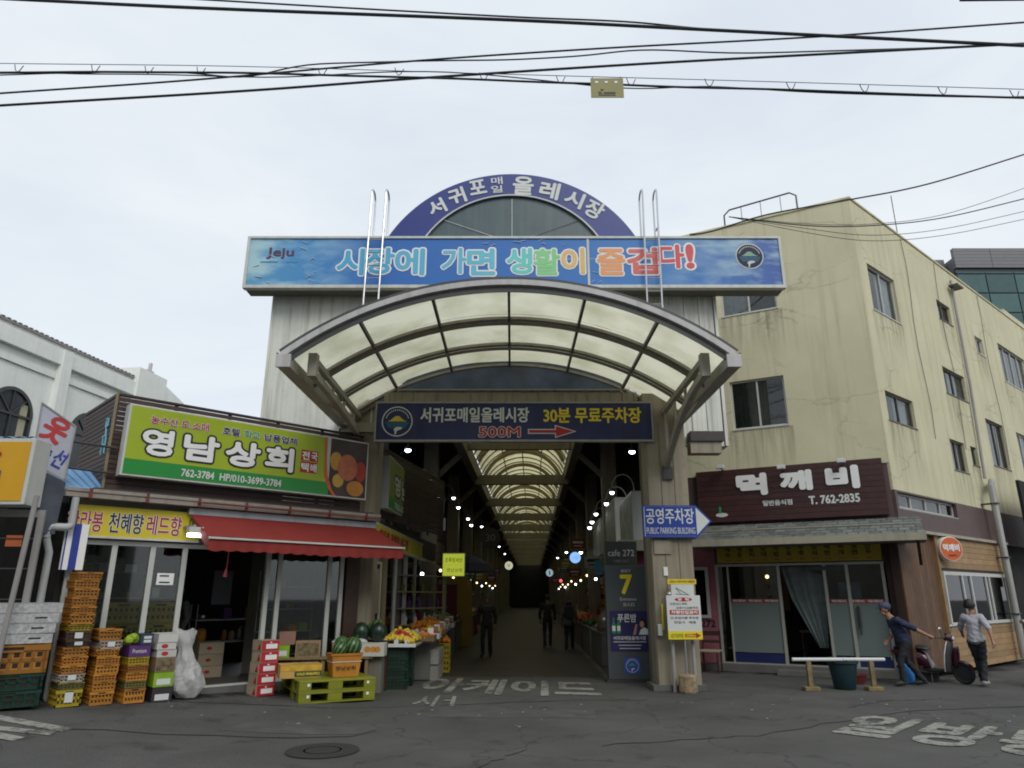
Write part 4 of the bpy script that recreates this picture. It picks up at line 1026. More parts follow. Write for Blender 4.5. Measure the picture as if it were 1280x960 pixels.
# light blue chair-shaped marks on the slats
lb = M('pale_blue_mark', (0.2, 0.5, 0.6), 0.5)
def mark(fr, s0, z0, name_lab, k=1.0, y=-0.03):
    m = MB()
    def P(a, b): return in_LF(fr, (s0 + a * k, y, z0 + b * k))
    for a, b in (((0, .45), (.1, .45)), ((.1, .45), (.1, .58)), ((.1, .58), (0, .58)), ((0, .58), (0, .45)), ((-.02, .3), (.2, .3)), ((0, .3), (-.03, 0)), ((.13, .3), (.16, 0)), ((.05, .45), (.03, .3)), ((0, .15), (.15, .15))):
        m.bar(P(*a), P(*b), 0.02, 0.02)
    return m
mark(Frame(*SLf.world((0, 0, 0))[:2], SLf.a * 180 / math.pi), 0.25, 3.85, '', 1.0, 0.03).build('chair_mark', lb, sb)
mark(SF, 0.12, 3.75, '', 0.9).build('chair_mark', lb, sb)

# main lime sign
s1 = thing('shop_sign', 'long lime and green grocery sign with thick white letters outlined in black', 'sign', LF, (-2.25, -0.02, 3.47))
bx('sign_box', white_plate, s1, (-4.50, -0.03, -0.16, 0.06, 3.46, 4.61), bevel=0.006)
ys = -0.165
sx_pic = px_s(404, 580)
bx('lime_face', lime, s1, (-4.47, sx_pic - 0.04, ys, ys + 0.004, 3.73, 4.585))
bx('green_face', green_band, s1, (-4.47, sx_pic + 0.05, ys, ys + 0.004, 3.49, 3.728))
bx('picture_face', M('fruit_picture_ground', (0.05, 0.03, 0.03), 0.5, var=0.6, scale=1.5), s1, (sx_pic + 0.05, -0.06, ys, ys + 0.004, 3.49, 4.585))
m = MB(); pts = [(sx_pic - 0.04, 4.585), (sx_pic - 0.02, 4.1), (sx_pic + 0.02, 3.85), (sx_pic + 0.12, 3.6), (sx_pic + 0.22, 3.49), (sx_pic + 0.15, 3.49), (sx_pic + 0.04, 3.62), (sx_pic - 0.06, 3.86), (sx_pic - 0.09, 4.585)]
m.add([(p[0], ys - 0.006, p[1]) for p in reversed(pts)], [tuple(range(9))]); m.build('orange_curve', orange_edge, s1)
def fruit_print(cx, cz, rx, rz, col, nm):
    m = MB(); m.add([(cx + rx * math.cos(a), ys - 0.004 - 0.0005 * len(nm), cz + rz * math.sin(a)) for a in [R(15 * k) for k in range(24)]], [tuple(range(24))])
    m.build('fruit_print', M(nm, col, 0.5, var=0.35, scale=3), s1)
pw = -0.06 - sx_pic
fruit_print(sx_pic + pw * 0.50, 4.05, 0.22, 0.26, (0.45, 0.13, 0.06), 'pomegranate_print')
fruit_print(sx_pic + pw * 0.20, 4.15, 0.13, 0.18, (0.5, 0.25, 0.03), 'mango_print')
fruit_print(sx_pic + pw * 0.84, 4.0, 0.13, 0.2, (0.35, 0.03, 0.02), 'apple_print')
fruit_print(sx_pic + pw * 0.72, 3.66, 0.19, 0.15, (0.5, 0.2, 0.03), 'orange_fruit_print')
fruit_print(sx_pic + pw * 0.28, 3.78, 0.12, 0.13, (0.48, 0.3, 0.05), 'pear_print')
ymid = lambda px: 508 + (px - 160) * 0.157
def stx(body, xa, xb, pya, z0, z1, mat, bold, nm='lettering', dy=0.008, out=None, ob=0.0):
    a, b = px_s(xa, pya), px_s(xb, pya)
    if out: text(body, out, s1, a, b, z0, z1, ys - dy + 0.003, bold=ob, name='letter_outline')
    return text(body, mat, s1, a, b, z0, z1, ys - dy, bold=bold, name=nm)
for ch, a, b in (('영', 172, 209), ('남', 225, 267), ('상', 278, 319), ('회', 328, 361)):
    stx(ch, a, b, 570, 3.84, 4.24, print_bright, 0.032, out=print_black, ob=0.08, nm='letter')
crim = M('crimson_print', (0.35, 0.02, 0.05)); inkb = M('navy_print', (0.02, 0.02, 0.07)); teal = M('teal_print', (0.02, 0.25, 0.12))
stx('농수산 도.소매', 184, 257, 530, 4.34, 4.47, crim, 0.025, out=print_bright, ob=0.06)
stx('호텔.', 273, 297, 545, 4.34, 4.47, inkb, 0.025, out=print_bright, ob=0.06)
stx('학교', 300, 319, 550, 4.34, 4.47, teal, 0.025, out=print_bright, ob=0.06)
stx('납품업체', 325, 366, 552, 4.34, 4.47, inkb, 0.025, out=print_bright, ob=0.06)
for ch, a, b, z in (('전', 371, 381, 4.1), ('국', 382.5, 391, 4.1), ('택', 371, 381, 3.88), ('배', 382.5, 391, 3.88)):
    sa, sbb = px_s(a, 580), px_s(b, 580)
    bx('red_square', print_red, s1, (sa - 0.01, sbb + 0.01, ys - 0.005, ys - 0.001, z - 0.02, z + 0.18)); stx(ch, a + 0.6, b - 0.6, 580, z, z + 0.15, print_bright, 0.03, dy=0.009)
stx('762-3784', 221, 262, 600, 3.54, 3.66, print_white, 0.03); stx('HP/010-3699-3784', 269, 346, 604, 3.54, 3.66, print_white, 0.03)

# fascia strip sign over the doors
s2 = thing('fruit_name_sign', 'yellow strip sign with red and navy fruit names above the glass doors', 'sign', LF, (-4.1, -0.06, 2.5))
bx('sign_panel', yellow_face, s2, (-5.02, -3.15, -0.10, -0.04, 2.52, 2.97)); bx('edge', white_plate, s2, (-5.03, -3.14, -0.11, -0.03, 2.49, 2.52))
z0, z1 = 2.58, 2.88
for w, a, b, mt in (('한라봉', 84, 127, crim), ('천혜향', 136, 178, inkb), ('레드향', 184, 226, crim)):
    sa, se = px_s(a, 655, .1), px_s(b, 660, .1)
    text(w, print_bright, s2, sa, se, z0, z1, -0.103, bold=0.06, name='letter_outline'); text(w, mt, s2, sa, se, z0, z1, -0.106, bold=0.025)
text('야', teal, s2, px_s(235, 665, .1), px_s(245, 665, .1), 2.66, 2.9, -0.104, bold=0.03)

# red awning
aw = thing('red_awning', 'red fabric awning with scalloped valance over the grocery opening', 'awning', LF, (-1.5, -0.1, 2.6))
red_cloth = M('red_awning_cloth', (0.23, 0.02, 0.015), 0.75, var=0.12, scale=1.5, bump=0.1, grime=0.2, dirt=(0.16, 0.02, 0.015))
m = MB(); a0, a1_ = -3.36, 0.2; f0, f1 = -3.30, 0.36; nx = 40
def aw_pt(u, v):
    s = (a0 + (a1_ - a0) * u) * (1 - v) + (f0 + (f1 - f0) * u) * v
    return (s, -0.16 - 0.79 * v, 2.94 - 0.40 * v - 0.02 * math.sin(math.pi * v) - 0.006 * math.sin(u * 60) * v)
for j in range(9):
    for i in range(nx + 1): m.v.append(aw_pt(i / nx, j / 8))
for j in range(8):
    for i in range(nx): k = j * (nx + 1) + i; m.f.append((k, k + 1, k + nx + 2, k + nx + 1))
for v in list(m.v): m.v.append((v[0], v[1], v[2] - 0.008))
q = len(m.v) // 2; m.f += [tuple(reversed([i + q for i in f])) for f in m.f]
m.build('cloth', red_cloth, aw, smooth=True)
m = MB(); n2 = 120
for i in range(n2 + 1):
    u = i / n2; s = f0 + (f1 - f0) * u; y = -0.955 - 0.008 * math.sin(u * 90); z = 2.385 - 0.022 * abs(math.sin(u * math.pi * 16)) + 0.01 * math.sin(u * 7)
    m.v += [(s, -0.95, 2.535), (s, y, z - .05)]
for i in range(n2): m.f.append((2 * i, 2 * i + 1, 2 * i + 3, 2 * i + 2))
m.build('valance', red_cloth, aw)
m = MB()
for s_, b_ in ((f0, a0), (f1, a1_)): m.add([(b_, -0.16, 2.94), (s_, -0.95, 2.535), (s_, -0.95, 2.35), (s_, -0.8, 2.4)], [(0, 1, 2, 3)])
m.build('side_flap', red_cloth, aw)
bx('front_bar', white_plate, aw, (f0 - 0.02, f1 + 0.02, -0.985, -0.957, 2.505, 2.535)); bx('roller_box', M('pale_blue_cassette', (0.34, 0.38, 0.4), 0.4, var=0.08, streak=0.3), aw, (a0 - 0.02, 0.24, -0.18, -0.045, 2.93, 3.045), bevel=0.01)
for s in (-3.1, -1.4, 0.1):
    m = MB(); m.tube([(s, -0.12, 2.72), (s - 0.25, -0.5, 2.56), (s, -0.93, 2.47)], 0.014, 6); m.build('folding_arm', white_plate, aw)
tag(MB().tube([(-2.72, -0.35, 2.5), (-2.73, -0.35, 2.1), (-2.75, -0.35, 1.95)], [0.006, 0.008, 0.035], 6).build('pull_cord', M('pink_cord', (0.6, 0.1, 0.13), 0.7), None, fr=LF, at=(-2.72, -0.35, 1.95)), 'pink knotted cord hanging below the red awning', 'cord')
# floodlight at the awning's left end
fl = thing('flood_light', 'small lit floodlight at the left end of the red awning', 'lamp', LF, (-3.35, -0.5, 2.6))
bx('arm', grey_metal, fl, (-3.42, -3.38, -0.55, -0.05, 2.7, 2.74)); bx('housing', white_plate, fl, (-3.5, -3.28, -0.62, -0.5, 2.60, 2.70)); bx('lens', lamp_glow, fl, (-3.49, -3.29, -0.625, -0.5, 2.55, 2.598))
# downpipe
pipe_m = M('white_pvc_pipe', (0.42, 0.43, 0.42), 0.45, var=0.08, streak=0.35)
dp = thing('downpipe', 'white plastic downpipe with elbows at the left end of the grocery', 'pipe', LF, (-5.3, -0.2, 0.3))
e = [LF.pix(*q, .25) for q in ((92, 640), (92, 657), (60, 658), (58, 672), (64, 690), (50, 762))]
P = [(e[0][0], -.25, 3.05), (e[0][0], -.25, e[1][1]), (e[2][0] + .04, -.25, e[2][1]), (e[3][0], -.25, e[3][1]), (e[4][0] - 0.02, -.22, e[4][1]), (e[4][0] - 0.02, -.22, 0.3)]
MB().tube(P[:2], 0.05, 12).build('pipe', pipe_m, dp, smooth=True); MB().tube([P[1], (P[1][0] - 0.05, -.25, P[1][2] - 0.03), P[2], (P[3][0] - .01, -.25, P[2][2] - .05), P[3]], 0.055, 12).build('elbow', pipe_m, dp, smooth=True); MB().tube([P[3], P[4], P[5]], 0.05, 12).build('pipe', pipe_m, dp, smooth=True)
# striped box
sp_ = thing('striped_panel', 'hanging white panel with navy vertical stripes beside the downpipe', 'panel', LF, (-5.0, -0.12, 1.9))
q0, q1 = LF.pix(73, 712, .12), LF.pix(97, 655, .12)
bx('board', print_bright, sp_, (q0[0], q0[0] + 0.30, -0.15, -0.1, q0[1], q1[1]))
bx('stripe', print_blue, sp_, (q0[0] + 0.10, q0[0] + 0.2, -0.156, -0.151, q0[1], q1[1]), (q0[0] + .01, q0[0] + 0.03, -0.156, -0.151, q0[1], q1[1]))

# side of the grocery along the arcade
LW = Frame(-2.95, 14.35, 86.5)
sw = thing('grocery_side_wall', 'cream and brown side wall of the grocery facing into the arcade', 'wall', LW, (0, 0, 0))
cw = M('cream_wall', (0.28, 0.25, 0.17), 0.75, var=0.12, streak=0.4)
bx('wall', cw, sw, (0.0, 2.2, 0.0, 0.08, 0, 3.1)); bx('post', M('ochre_post', (0.2, 0.13, 0.04), 0.6), sw, (1.5, 1.72, -0.03, 0.0, 0, 3.0))
for s in (3.0, 4.2, 5.4): bx('door_frame', white_frame, sw, (s, s + 0.12, -0.02, 0.06, 0.1, 2.7))
bx('curtain', M('grey_curtain', (0.14, 0.14, 0.13), 0.9, var=0.2), sw, (3.4, 4.2, 0.1, 0.14, 0.2, 2.6)); bx('door_glass', dim_glass, sw, (2.3, 3.0, 0.02, 0.03, 0.2, 2.6), (4.33, 5.4, 0.02, 0.03, 0.2, 2.6))
bx('inner_wall', dark_room, sw, (2.2, 9.0, 0.6, 0.7, 0, 3.2)); bx('head_beam', slat_post, sw, (0, 8.5, -0.04, 0.1, 2.7, 3.2))
lv = thing('louvre_shutter', 'white louvred shutter on the grocery side wall behind the dark melons', 'shutter', LW, (0.8, -0.03, 1.1))
bx('frame', white_frame, lv, (0.5, 0.55, -0.05, -0.01, 1.05, 2.35), (0.98, 1.03, -0.05, -0.01, 1.05, 2.35), (1.42, 1.47, -0.05, -0.01, 1.05, 2.35), (0.55, 1.42, -0.05, -0.01, 2.3, 2.35), (0.55, 1.42, -0.05, -0.01, 1.05, 1.1))
for k in range(16):
    z = 1.13 + k * 0.073
    bx('louvre', white_frame, lv, (0.55, 0.98, -0.045, -0.015, z, z + 0.04)); 
bx('backing', dark_room, lv, (0.55, 1.42, -0.012, -0.005, 1.1, 2.3)); bx('pad', cw, lv, (1.05, 1.4, -0.04, -0.013, 1.3, 2.2))
# second lime sign along the arcade
s3 = thing('side_shop_sign', 'lime box sign of the grocery seen end on along the arcade', 'sign', LS, (3.2, -0.1, 3.4))
bx('sign_box', white_plate, s3, (0.3, 6.2, -0.1, 0.16, 3.44, 4.58), bevel=0.006)
bx('lime_face', M('dim_lime_face', (0.2, 0.26, 0.02), 0.5, var=0.15), s3, (0.33, 4.6, -0.106, -0.101, 3.72, 4.55)); bx('green_face', green_band, s3, (0.33, 4.6, -0.106, -0.101, 3.47, 3.718)); bx('picture_face', M('fruit_picture_ground', (0,0,0)), s3, (4.603, 6.17, -0.106, -0.101, 3.47, 4.55))
for ch, a, b in (('영', 0.9, 1.55), ('남', 1.75, 2.4), ('상', 2.65, 3.25), ('회', 3.5, 4.1)):
    text(ch, print_black, s3, a, b, 3.83, 4.24, -0.109, bold=0.08, name='letter_outline'); text(ch, print_white, s3, a, b, 3.83, 4.24, -0.112, bold=0.03, name='letter')
text('762-3784', print_white, s3, 1.0, 2.6, 3.53, 3.65, -0.109, bold=0.03)
s4 = thing('side_fascia_sign', 'slim yellow fascia sign running into the arcade beside the red awning', 'sign', LS, (3, -0.02, 2.6))
bx('sign_panel', yellow_face, s4, (-0.45, 8.4, -0.06, 0.0, 2.66, 3.04)); bx('edge', white_plate, s4, (-0.45, 8.4, -0.065, 0.01, 2.62, 2.657), (-0.45, 8.4, -0.065, 0.01, 3.043, 3.07))
text('한라봉 천혜향 레드향', crim, s4, -0.2, 3.2, 2.73, 2.97, -0.064, bold=0.04)

# neighbour on the far left
nbh = thing('neighbour_shop', 'dim glazed shopfront at the left edge beside the grocery', 'shop', LF, (-6.3, 0.3, 0))
bx('side_pier', dark_room, nbh, (-5.3, -5.05, 0.15, 0.5, 0, 3.0))
NB = Frame(-6.9, 9.75, 12)
bx('dark_wall', dark_room, nbh, (-5.75, -5.25, 0.4, 0.5, 0, 3.2), (-8.5, -5.3, 1.6, 1.7, 0, 3.4))
nw = thing('shopfront_window', 'greenish shop window with slim dark bars at the left edge', 'window', NB, (-0.3, 0.2, 0.3))
bx('frame', grey_metal, nw, (-1.4, 0.42, 0.15, 0.2, 2.7, 2.8), (0.34, 0.42, 0.15, 0.2, 0.3, 2.7), (-1.4, 0.34, 0.15, 0.2, 0.3, 0.4))
bx('pane', dim_glass, nw, (-1.4, 0.34, 0.17, 0.175, 0.4, 2.7))
for k in range(5): bx('bar', dark_metal, nw, (-1.4, 0.34, 0.14, 0.15, 0.8 + k * 0.4, 0.815 + k * 0.4))
bx('room_back', M('dim_green_wall', (0.05, 0.06, 0.045), 0.8, var=0.4), nw, (-1.6, 0.5, 1.4, 1.45, 0.2, 2.9)); bx('orange_notice', M('orange_notice', (0.4, 0.1, 0.02)), nw, (0.0, 0.2, 0.155, 0.165, 2.3, 2.45))
pl = thing('leaning_post', 'slim grey steel post in front of the left window', 'post', W, (-6.6, 9.7, 0.3))
MB().tube([(-6.55, 9.6, 0.25), (-6.42, 9.6, 2.95)], 0.035, 10).build('post', grey_metal, pl, smooth=True)
ns = thing('yellow_box_sign', 'orange yellow box sign cut off by the left edge', 'sign', W, (-7.1, 9.6, 2.85))
bx('box_body', white_plate, ns, (-8.0, -6.58, 9.6, 9.95, 2.83, 3.74), bevel=0.008)
bx('sign_panel', M('amber_sign_face', (0.62, 0.33, 0.01), 0.45, var=0.05), ns, (-7.95, -6.63, 9.59, 9.599, 2.88, 3.69))
text('옷', print_red, ns, -7.4, -7.03, 3.4, 3.64, 9.585, bold=0.06); text('선', print_blue, ns, -7.26, -6.97, 2.97, 3.28, 9.585, bold=0.04)
def corrugated(name, lab, pts, mat, nr=10):
    t = thing(name, lab, 'roof', W, pts[0]); A_, B_, C_, D_ = [Vector(p) for p in pts]; m = MB()
    n = nr * 4
    for i in range(n + 1):
        u = i / n; h = 0.012 * math.cos(u * nr * 2 * math.pi); p = A_.lerp(B_, u); q = D_.lerp(C_, u); m.v += [(p.x, p.y, p.z + h), (q.x, q.y, q.z + h)]
    for i in range(n): m.f.append((2 * i, 2 * i + 2, 2 * i + 3, 2 * i + 1))
    m.build('sheet', mat, t, smooth=False); return t
blue_tin = M('blue_tin', (0.12, 0.28, 0.5), 0.5, var=0.15, grime=0.3)
corrugated('tin_roof', 'light blue tin roof sheet above the orange yellow box sign', [(-8.4, 9.7, 3.78), (-6.72, 9.7, 3.78), (-7.0, 10.2, 3.88), (-8.6, 10.2, 3.88)], blue_tin)
p1 = [LF.world((-5.25, -0.1, 3.18)), LF.world((-4.62, -0.1, 3.18)), LF.world((-4.62, 1.2, 3.7)), LF.world((-5.6, 1.2, 3.7))]
corrugated('tin_roof', 'small blue tin roof sheet between slanted tailor sign and slat screen', [tuple(p) for p in p1], blue_tin, 6)
sl = thing('projecting_sign', 'white projecting tailor sign with red and blue Korean letters left of the slat screen', 'sign', Frame(-6.85, 10.4, 24), (0, 0, 3.3))
slf = [(-0.23, 3.52), (0.22, 3.30), (0.24, 4.12), (-0.25, 4.44)]
MB().prism(slf, 0.0, 0.10).build('sign_box', M('lilac_white_sign', (0.4, 0.41, 0.47), 0.5, var=0.05, grime=0.2), sl)
text('옷', print_red, sl, -0.17, 0.15, 3.86, 4.22, -0.006, bold=0.04, rot=-0.45); text('수', print_blue, sl, -0.19, 0.0, 3.60, 3.83, -0.006, bold=0.04, rot=-0.45); text('선', print_blue, sl, 0.03, 0.19, 3.48, 3.75, -0.006, bold=0.03, rot=-0.45)
m = MB()
for a, b in zip(slf, slf[1:] + slf[:1]): m.bar((a[0], -0.008, a[1]), (b[0], -0.008, b[1]), 0.02, 0.02, up=(0, 1, 0))
m.build('edge_frame', grey_metal, sl); MB().tube([(0.2, 0.05, 3.9), (0.8, 0.4, 3.9)], 0.02, 6).build('bracket', dark_metal, sl); MB().tube([(0.2, 0.05, 3.5), (0.8, 0.4, 3.5)], 0.02, 6).build('bracket', dark_metal, sl)
tag(MB().prism([(0, 0), (0.3, 0), (0.33, 0.75), (0.05, 0.85)], 0, 0.05).build('dark_board', M('dim_blue_board', (0.06, 0.07, 0.09), 0.5, var=0.4), None, fr=Frame(-6.72, 10.1, 60), at=(0, 0, 0)), 'dark weathered board under the slanted tailor sign', 'board')
bpy.data.objects['dark_board'].location.z = 2.5

# ------------------------------------------------------------------ crates, boxes and fruit in front
def crate_meshes():
    m = MB(); t = 0.035
    for (z0, z1) in ((0, 0.14), (0.40, 0.52)):
        m.box(-.5, .5, -.5, -.5 + t, z0, z1); m.box(-.5, .5, .5 - t, .5, z0, z1); m.box(-.5, -.5 + t, -.5 + t, .5 - t, z0, z1); m.box(.5 - t, .5, -.5 + t, .5 - t, z0, z1)
    for k in range(7):
        c = -.45 + k * 0.15
        for s in (-1, 1):
            m.box(c - .02, c + .02, s * .5 - (t if s > 0 else 0) + (0.008 if s > 0 else -0.008) * 0, s * .5 + (t if s < 0 else 0), 0.14, 0.78)
            m.box(s * .5 - (t if s > 0 else 0), s * .5 + (t if s < 0 else 0), c - .02, c + .02, 0.14, 0.78)
    m.box(-.465, .465, -.465, .465, 0.0, 0.04)
    for (sx, sy) in ((-1, -1), (-1, 1), (1, -1), (1, 1)): m.box(sx * .5 - .03 * (1 + sx), sx * .5 + .03 * (1 - sx), sy * .5 - .03 * (1 + sy), sy * .5 + .03 * (1 - sy), 0, 1.0)
    body = m
    r = MB(); o = 0.515
    for (z0, z1) in ((0.78, 0.98),):
        r.box(-o, -.16, -o, -o + .05, z0, z1); r.box(.16, o, -o, -o + .05, z0, z1); r.box(-.16, .16, -o, -o + .05, z0 + .13, z1); r.box(-.16, .16, -o, -o + .05, z0 - .05, z0 + .03)
        r.box(-o, o, o - .05, o, z0, z1); r.box(-o, -o + .05, -o + .05, o - .05, z0, z1); r.box(o - .05, o, -o + .05, o - .05, z0, z1)
    # broad panel behind the bars so that the box does not read as empty
    c = MB(); c.box(-.475, .475, -.475, .475, 0.05, 0.80)
    return body, r, c
_cb, _cr, _cc = crate_meshes()
CR = {}
cmats = {'orange': M('orange_crate_plastic', (0.40, 0.165, 0.018), 0.5, var=0.15, rv=0.35, grime=0.35, dirt=(0.16, 0.08, 0.03)), 'yellow': M('yellow_crate_plastic', (0.34, 0.25, 0.01), 0.45, var=0.1, rv=0.2, grime=0.3),
         'green': M('green_crate_plastic', (0.005, 0.034, 0.022), 0.45, var=0.12, rv=0.2, grime=0.3), 'brown': M('brown_crate_plastic', (0.06, 0.03, 0.02), 0.5, var=0.2, rv=0.2),
         'pale': M('pale_box_paper', (0.36, 0.3, 0.24), 0.8, var=0.15, rv=0.2), 'olive': M('olive_crate_plastic', (0.14, 0.13, 0.03), 0.5, rv=0.2)}
fillm = M('tangerine_fill', (0.12, 0.05, 0.015), 0.8, var=0.7, scale=14)
for k, mt in cmats.items():
    a = _cb.mesh('crate_body'); a.materials.append(mt); b = _cr.mesh('crate_rim'); b.materials.append(mt); c = _cc.mesh('crate_load'); c.materials.append(mt); c.materials.append(fillm); CR[k] = (a, b, c)
_sm = MB(); _sm.box(-.15, .15, -.497, -.479, .78, .90)
for _q in range(6): _sm.box(-.40 + _q * .15, -.33 + _q * .15, -.482, -.4785, .20, .36); _sm.box(-.40 + _q * .15, -.33 + _q * .15, -.482, -.4785, .56, .72)
SLOT = _sm.mesh('handle_slot'); SLOT.materials.append(M('slot_shadow_gap', (0.03, 0.02, 0.012), 0.9))
def raw(name, me, parent=None, loc=(0, 0, 0), scale=None):
    o = bpy.data.objects.new(name, me); COL.objects.link(o); o.parent = parent; o.location = loc
    if scale: o.scale = scale
    ORG[o.name] = Vector((0, 0, 0)); return o
def crate(kind, label, wpos, ang, w, d, h, group, paper=None):
    t = bpy.data.objects.new('plastic_crate', None); COL.objects.link(t); t.location = wpos; t.rotation_euler = (0, 0, ang); t.scale = (w, d, h)
    tag(t, label, 'crate', group)
    raw('body', CR[kind][0], t); raw('rim', CR[kind][1], t); raw('load', CR[kind][2], t); tag(raw('side_slots', SLOT, t), kind='stuff')
    if paper:
        m = MB(); m.box(-.16, .16, -.53, -.522, .25, .85); p = raw('paper_tag', m.mesh('paper_tag'), t); p.data.materials.append(paper)
    return t
def carton(label, wpos, ang, w, d, h, mat, group=None, decor=None, name='cardboard_box'):
    t = bpy.data.objects.new(name, None); COL.objects.link(t); t.location = wpos; t.rotation_euler = (0, 0, ang); tag(t, label, 'box', group); ORG[t.name] = Vector((0, 0, 0))
    m = MB(); m.box(-w / 2, w / 2, -d / 2, d / 2, 0, h * 0.97); b_ = m.build('body', mat, t, bevel=0.004)
    m = MB(); m.box(-w / 2 - 0.003, -0.004, -d / 2 - 0.003, d / 2 + 0.003, h * 0.97, h); m.box(0.004, w / 2 + 0.003, -d / 2 - 0.003, d / 2 + 0.003, h * 0.97, h); m.build('flaps', mat, t)
    if decor: decor(t, w, d, h)
    return t
g_or = 'orange crates stacked before the grocery doors'
aL = LF.a
NTH = lambda i, n: 'bottom' if i == 0 else ('top' if i == n - 1 else (ORD[i] + ' from the bottom'))
def stack(s, y, where, specs, w, d, lean=0.0):
    z = gz(LF.world((s, y, 0)).x) - 0.0; n = len(specs)
    for i, (kind, h) in enumerate(specs):
        p = LF.world((s + random.uniform(-.012, .012) + lean * z, y + random.uniform(-.015, .015), z + 0.002))
        colour = {'pale': 'pale paper lined', 'brown': 'dark brown'}.get(kind, kind)
        crate(kind, '%s crate, %s in %s' % (colour, NTH(i, n), where), p, aL + random.uniform(-.04, .04), w, d, h * 0.985, g_or, paper=print_white if kind in ('brown', 'pale') or (kind == 'yellow' and i == 0) else None)
        z += h
    return z
k_ = 0.0029
h1 = [('yellow', 75), ('olive', 30), ('pale', 40), ('orange', 36), ('orange', 40), ('orange', 42), ('brown', 27), ('brown', 45), ('yellow', 30), ('orange', 50), ('orange', 32), ('orange', 44), ('orange', 40), ('orange', 40), ('orange', 37)]
stack(-4.80, -0.40, 'tallest stack beside the downpipe', [(a, b * k_) for a, b in h1], 0.31, 0.42)
h2 = [('orange', 62), ('orange', 44), ('orange', 32), ('orange', 44), ('orange', 35), ('orange', 36), ('pale', 40), ('orange', 53)]
stack(-4.39, -0.40, 'medium stack next to the tallest one', [(a, b * k_) for a, b in h2], 0.295, 0.42)
h3 = [('orange', 72), ('olive', 32), ('orange', 40), ('orange', 36), ('yellow', 34)]
z3 = stack(-3.97, -0.40, 'low stack under the purple box', [(a, b * k_) for a, b in h3], 0.28, 0.42)
purple = M('purple_carton', (0.1, 0.03, 0.16), 0.6, var=0.3)
def lab_purple(t, w, d, h): text('Premium', print_white, t, -w * .35, w * .3, h * .35, h * .7, -d / 2 - 0.006, bold=0.01)
def wp(s, y, z): return LF.world((s, y, z))
carton('purple fruit carton on the low crate stack', wp(-3.97, -0.40, z3), aL, 0.29, 0.38, 0.16, purple, decor=lab_purple); z = z3 + 0.165
carton('navy carton with white labels on the purple carton', wp(-3.90, -0.40, z), aL + .1, 0.18, 0.35, 0.15, M('navy_carton', (0.03, 0.05, 0.08), 0.6), decor=lambda t, w, d, h: bx('labels', print_white, t, (-w * .3, w * .3, -d / 2 - 0.006, -d / 2 - 0.002, h * .2, h * .45), (-w * .3, w * .3, -d / 2 - 0.006, -d / 2 - 0.002, h * .55, h * .8)))
m = MB()
for k in range(5): m.ball((-4.08 + 0.03 * k - 0.02, -0.42 + random.uniform(-.03, .03), z + 0.06 + 0.02 * (k % 3)), 0.07, 8, 5, (1.0, 1.2, 0.9))
tag(m.build('plastic_bag', M('lime_plastic_bag', (0.32, 0.45, 0.03), 0.35, var=0.35, bump=0.8, bscale=18), None, smooth=True, fr=LF, at=(-4.08, -0.40, z)), 'crumpled lime green bag on the purple carton', 'bag')
s_ = -3.585; z = gz(wp(s_, -.6, 0).x)
def red_marks(t, w, d, h): 
    m = MB(); m.add([(-w * .1 + .05 * math.cos(a), -d / 2 - 0.004, h * .5 + .03 * math.sin(a)) for a in [R(30 * k) for k in range(12)]], [tuple(range(12))]); m.build('fruit_print', print_red, t)
def photo_marks(t, w, d, h): bx('picture', M('produce_picture', (0.16, 0.12, 0.06), 0.6, var=0.8, scale=14), t, (-w * .45, w * .45, -d / 2 - 0.006, -d / 2 - 0.002, h * .1, h * .9))
def lime_lab(t, w, d, h): bx('label', print_white, t, (-w * .35, w * .35, -d / 2 - 0.006, -d / 2 - 0.002, h * .15, h * .55))
white_card = M('white_cardboard', (0.55, 0.54, 0.5), 0.7, var=0.08, rv=0.08)
seq = [('dark carton with paper tags at the bottom beside the plastic bag', 0.21, M('dark_carton', (0.03, 0.025, 0.03), 0.6), lime_lab), ('lime green carton with white label above the dark carton', 0.21, M('lime_carton', (0.22, 0.38, 0.02), 0.6, var=0.2), lime_lab),
       ('carton with produce picture above the lime green carton', 0.20, card, photo_marks), ('white carton with red fruit print on the produce picture carton', 0.11, white_card, red_marks), ('thin white carton with a red berry print second from the top', 0.10, white_card, red_marks), ('plain white carton topping the stack by the plastic bag', 0.13, white_card, None)]
for lab, h, mt, dc in seq:
    carton(lab, wp(s_ + random.uniform(-.02, .02), -0.40, z + 0.002), aL + random.uniform(-.05, .05), 0.28, 0.38, h - 0.004, mt, decor=dc); z += h
# big translucent refuse bag
def bag_mat():
    m = bpy.data.materials.new('clear_plastic_film'); m.use_nodes = True
    n = m.node_tree.nodes; l = m.node_tree.links; p = n['Principled BSDF']; p.inputs['Base Color'].default_value = (0.75, 0.75, 0.74, 1); p.inputs['Roughness'].default_value = 0.3
    t = n.new('ShaderNodeBsdfTransparent'); s = n.new('ShaderNodeMixShader'); s.inputs['Fac'].default_value = 0.5
    x = n.new('ShaderNodeTexNoise'); x.inputs['Scale'].default_value = 9; x.inputs['Detail'].default_value = 8; x.inputs['Distortion'].default_value = 1.2
    b = n.new('ShaderNodeBump'); b.inputs['Strength'].default_value = 0.7; b.inputs['Distance'].default_value = 0.03
    l.new(x.outputs['Fac'], b.inputs['Height']); l.new(b.outputs[0], p.inputs['Normal'])
    l.new(t.outputs[0], s.inputs[1]); l.new(p.outputs[0], s.inputs[2]); l.new(s.outputs[0], n['Material Output'].inputs['Surface']); return m
film = bag_mat()
gb_ = thing('refuse_bag', 'big translucent white plastic bag slumped beside the doorway', 'bag', LF, (-3.22, -0.6, 0.18))
m = MB(); nn, kk = 28, 22
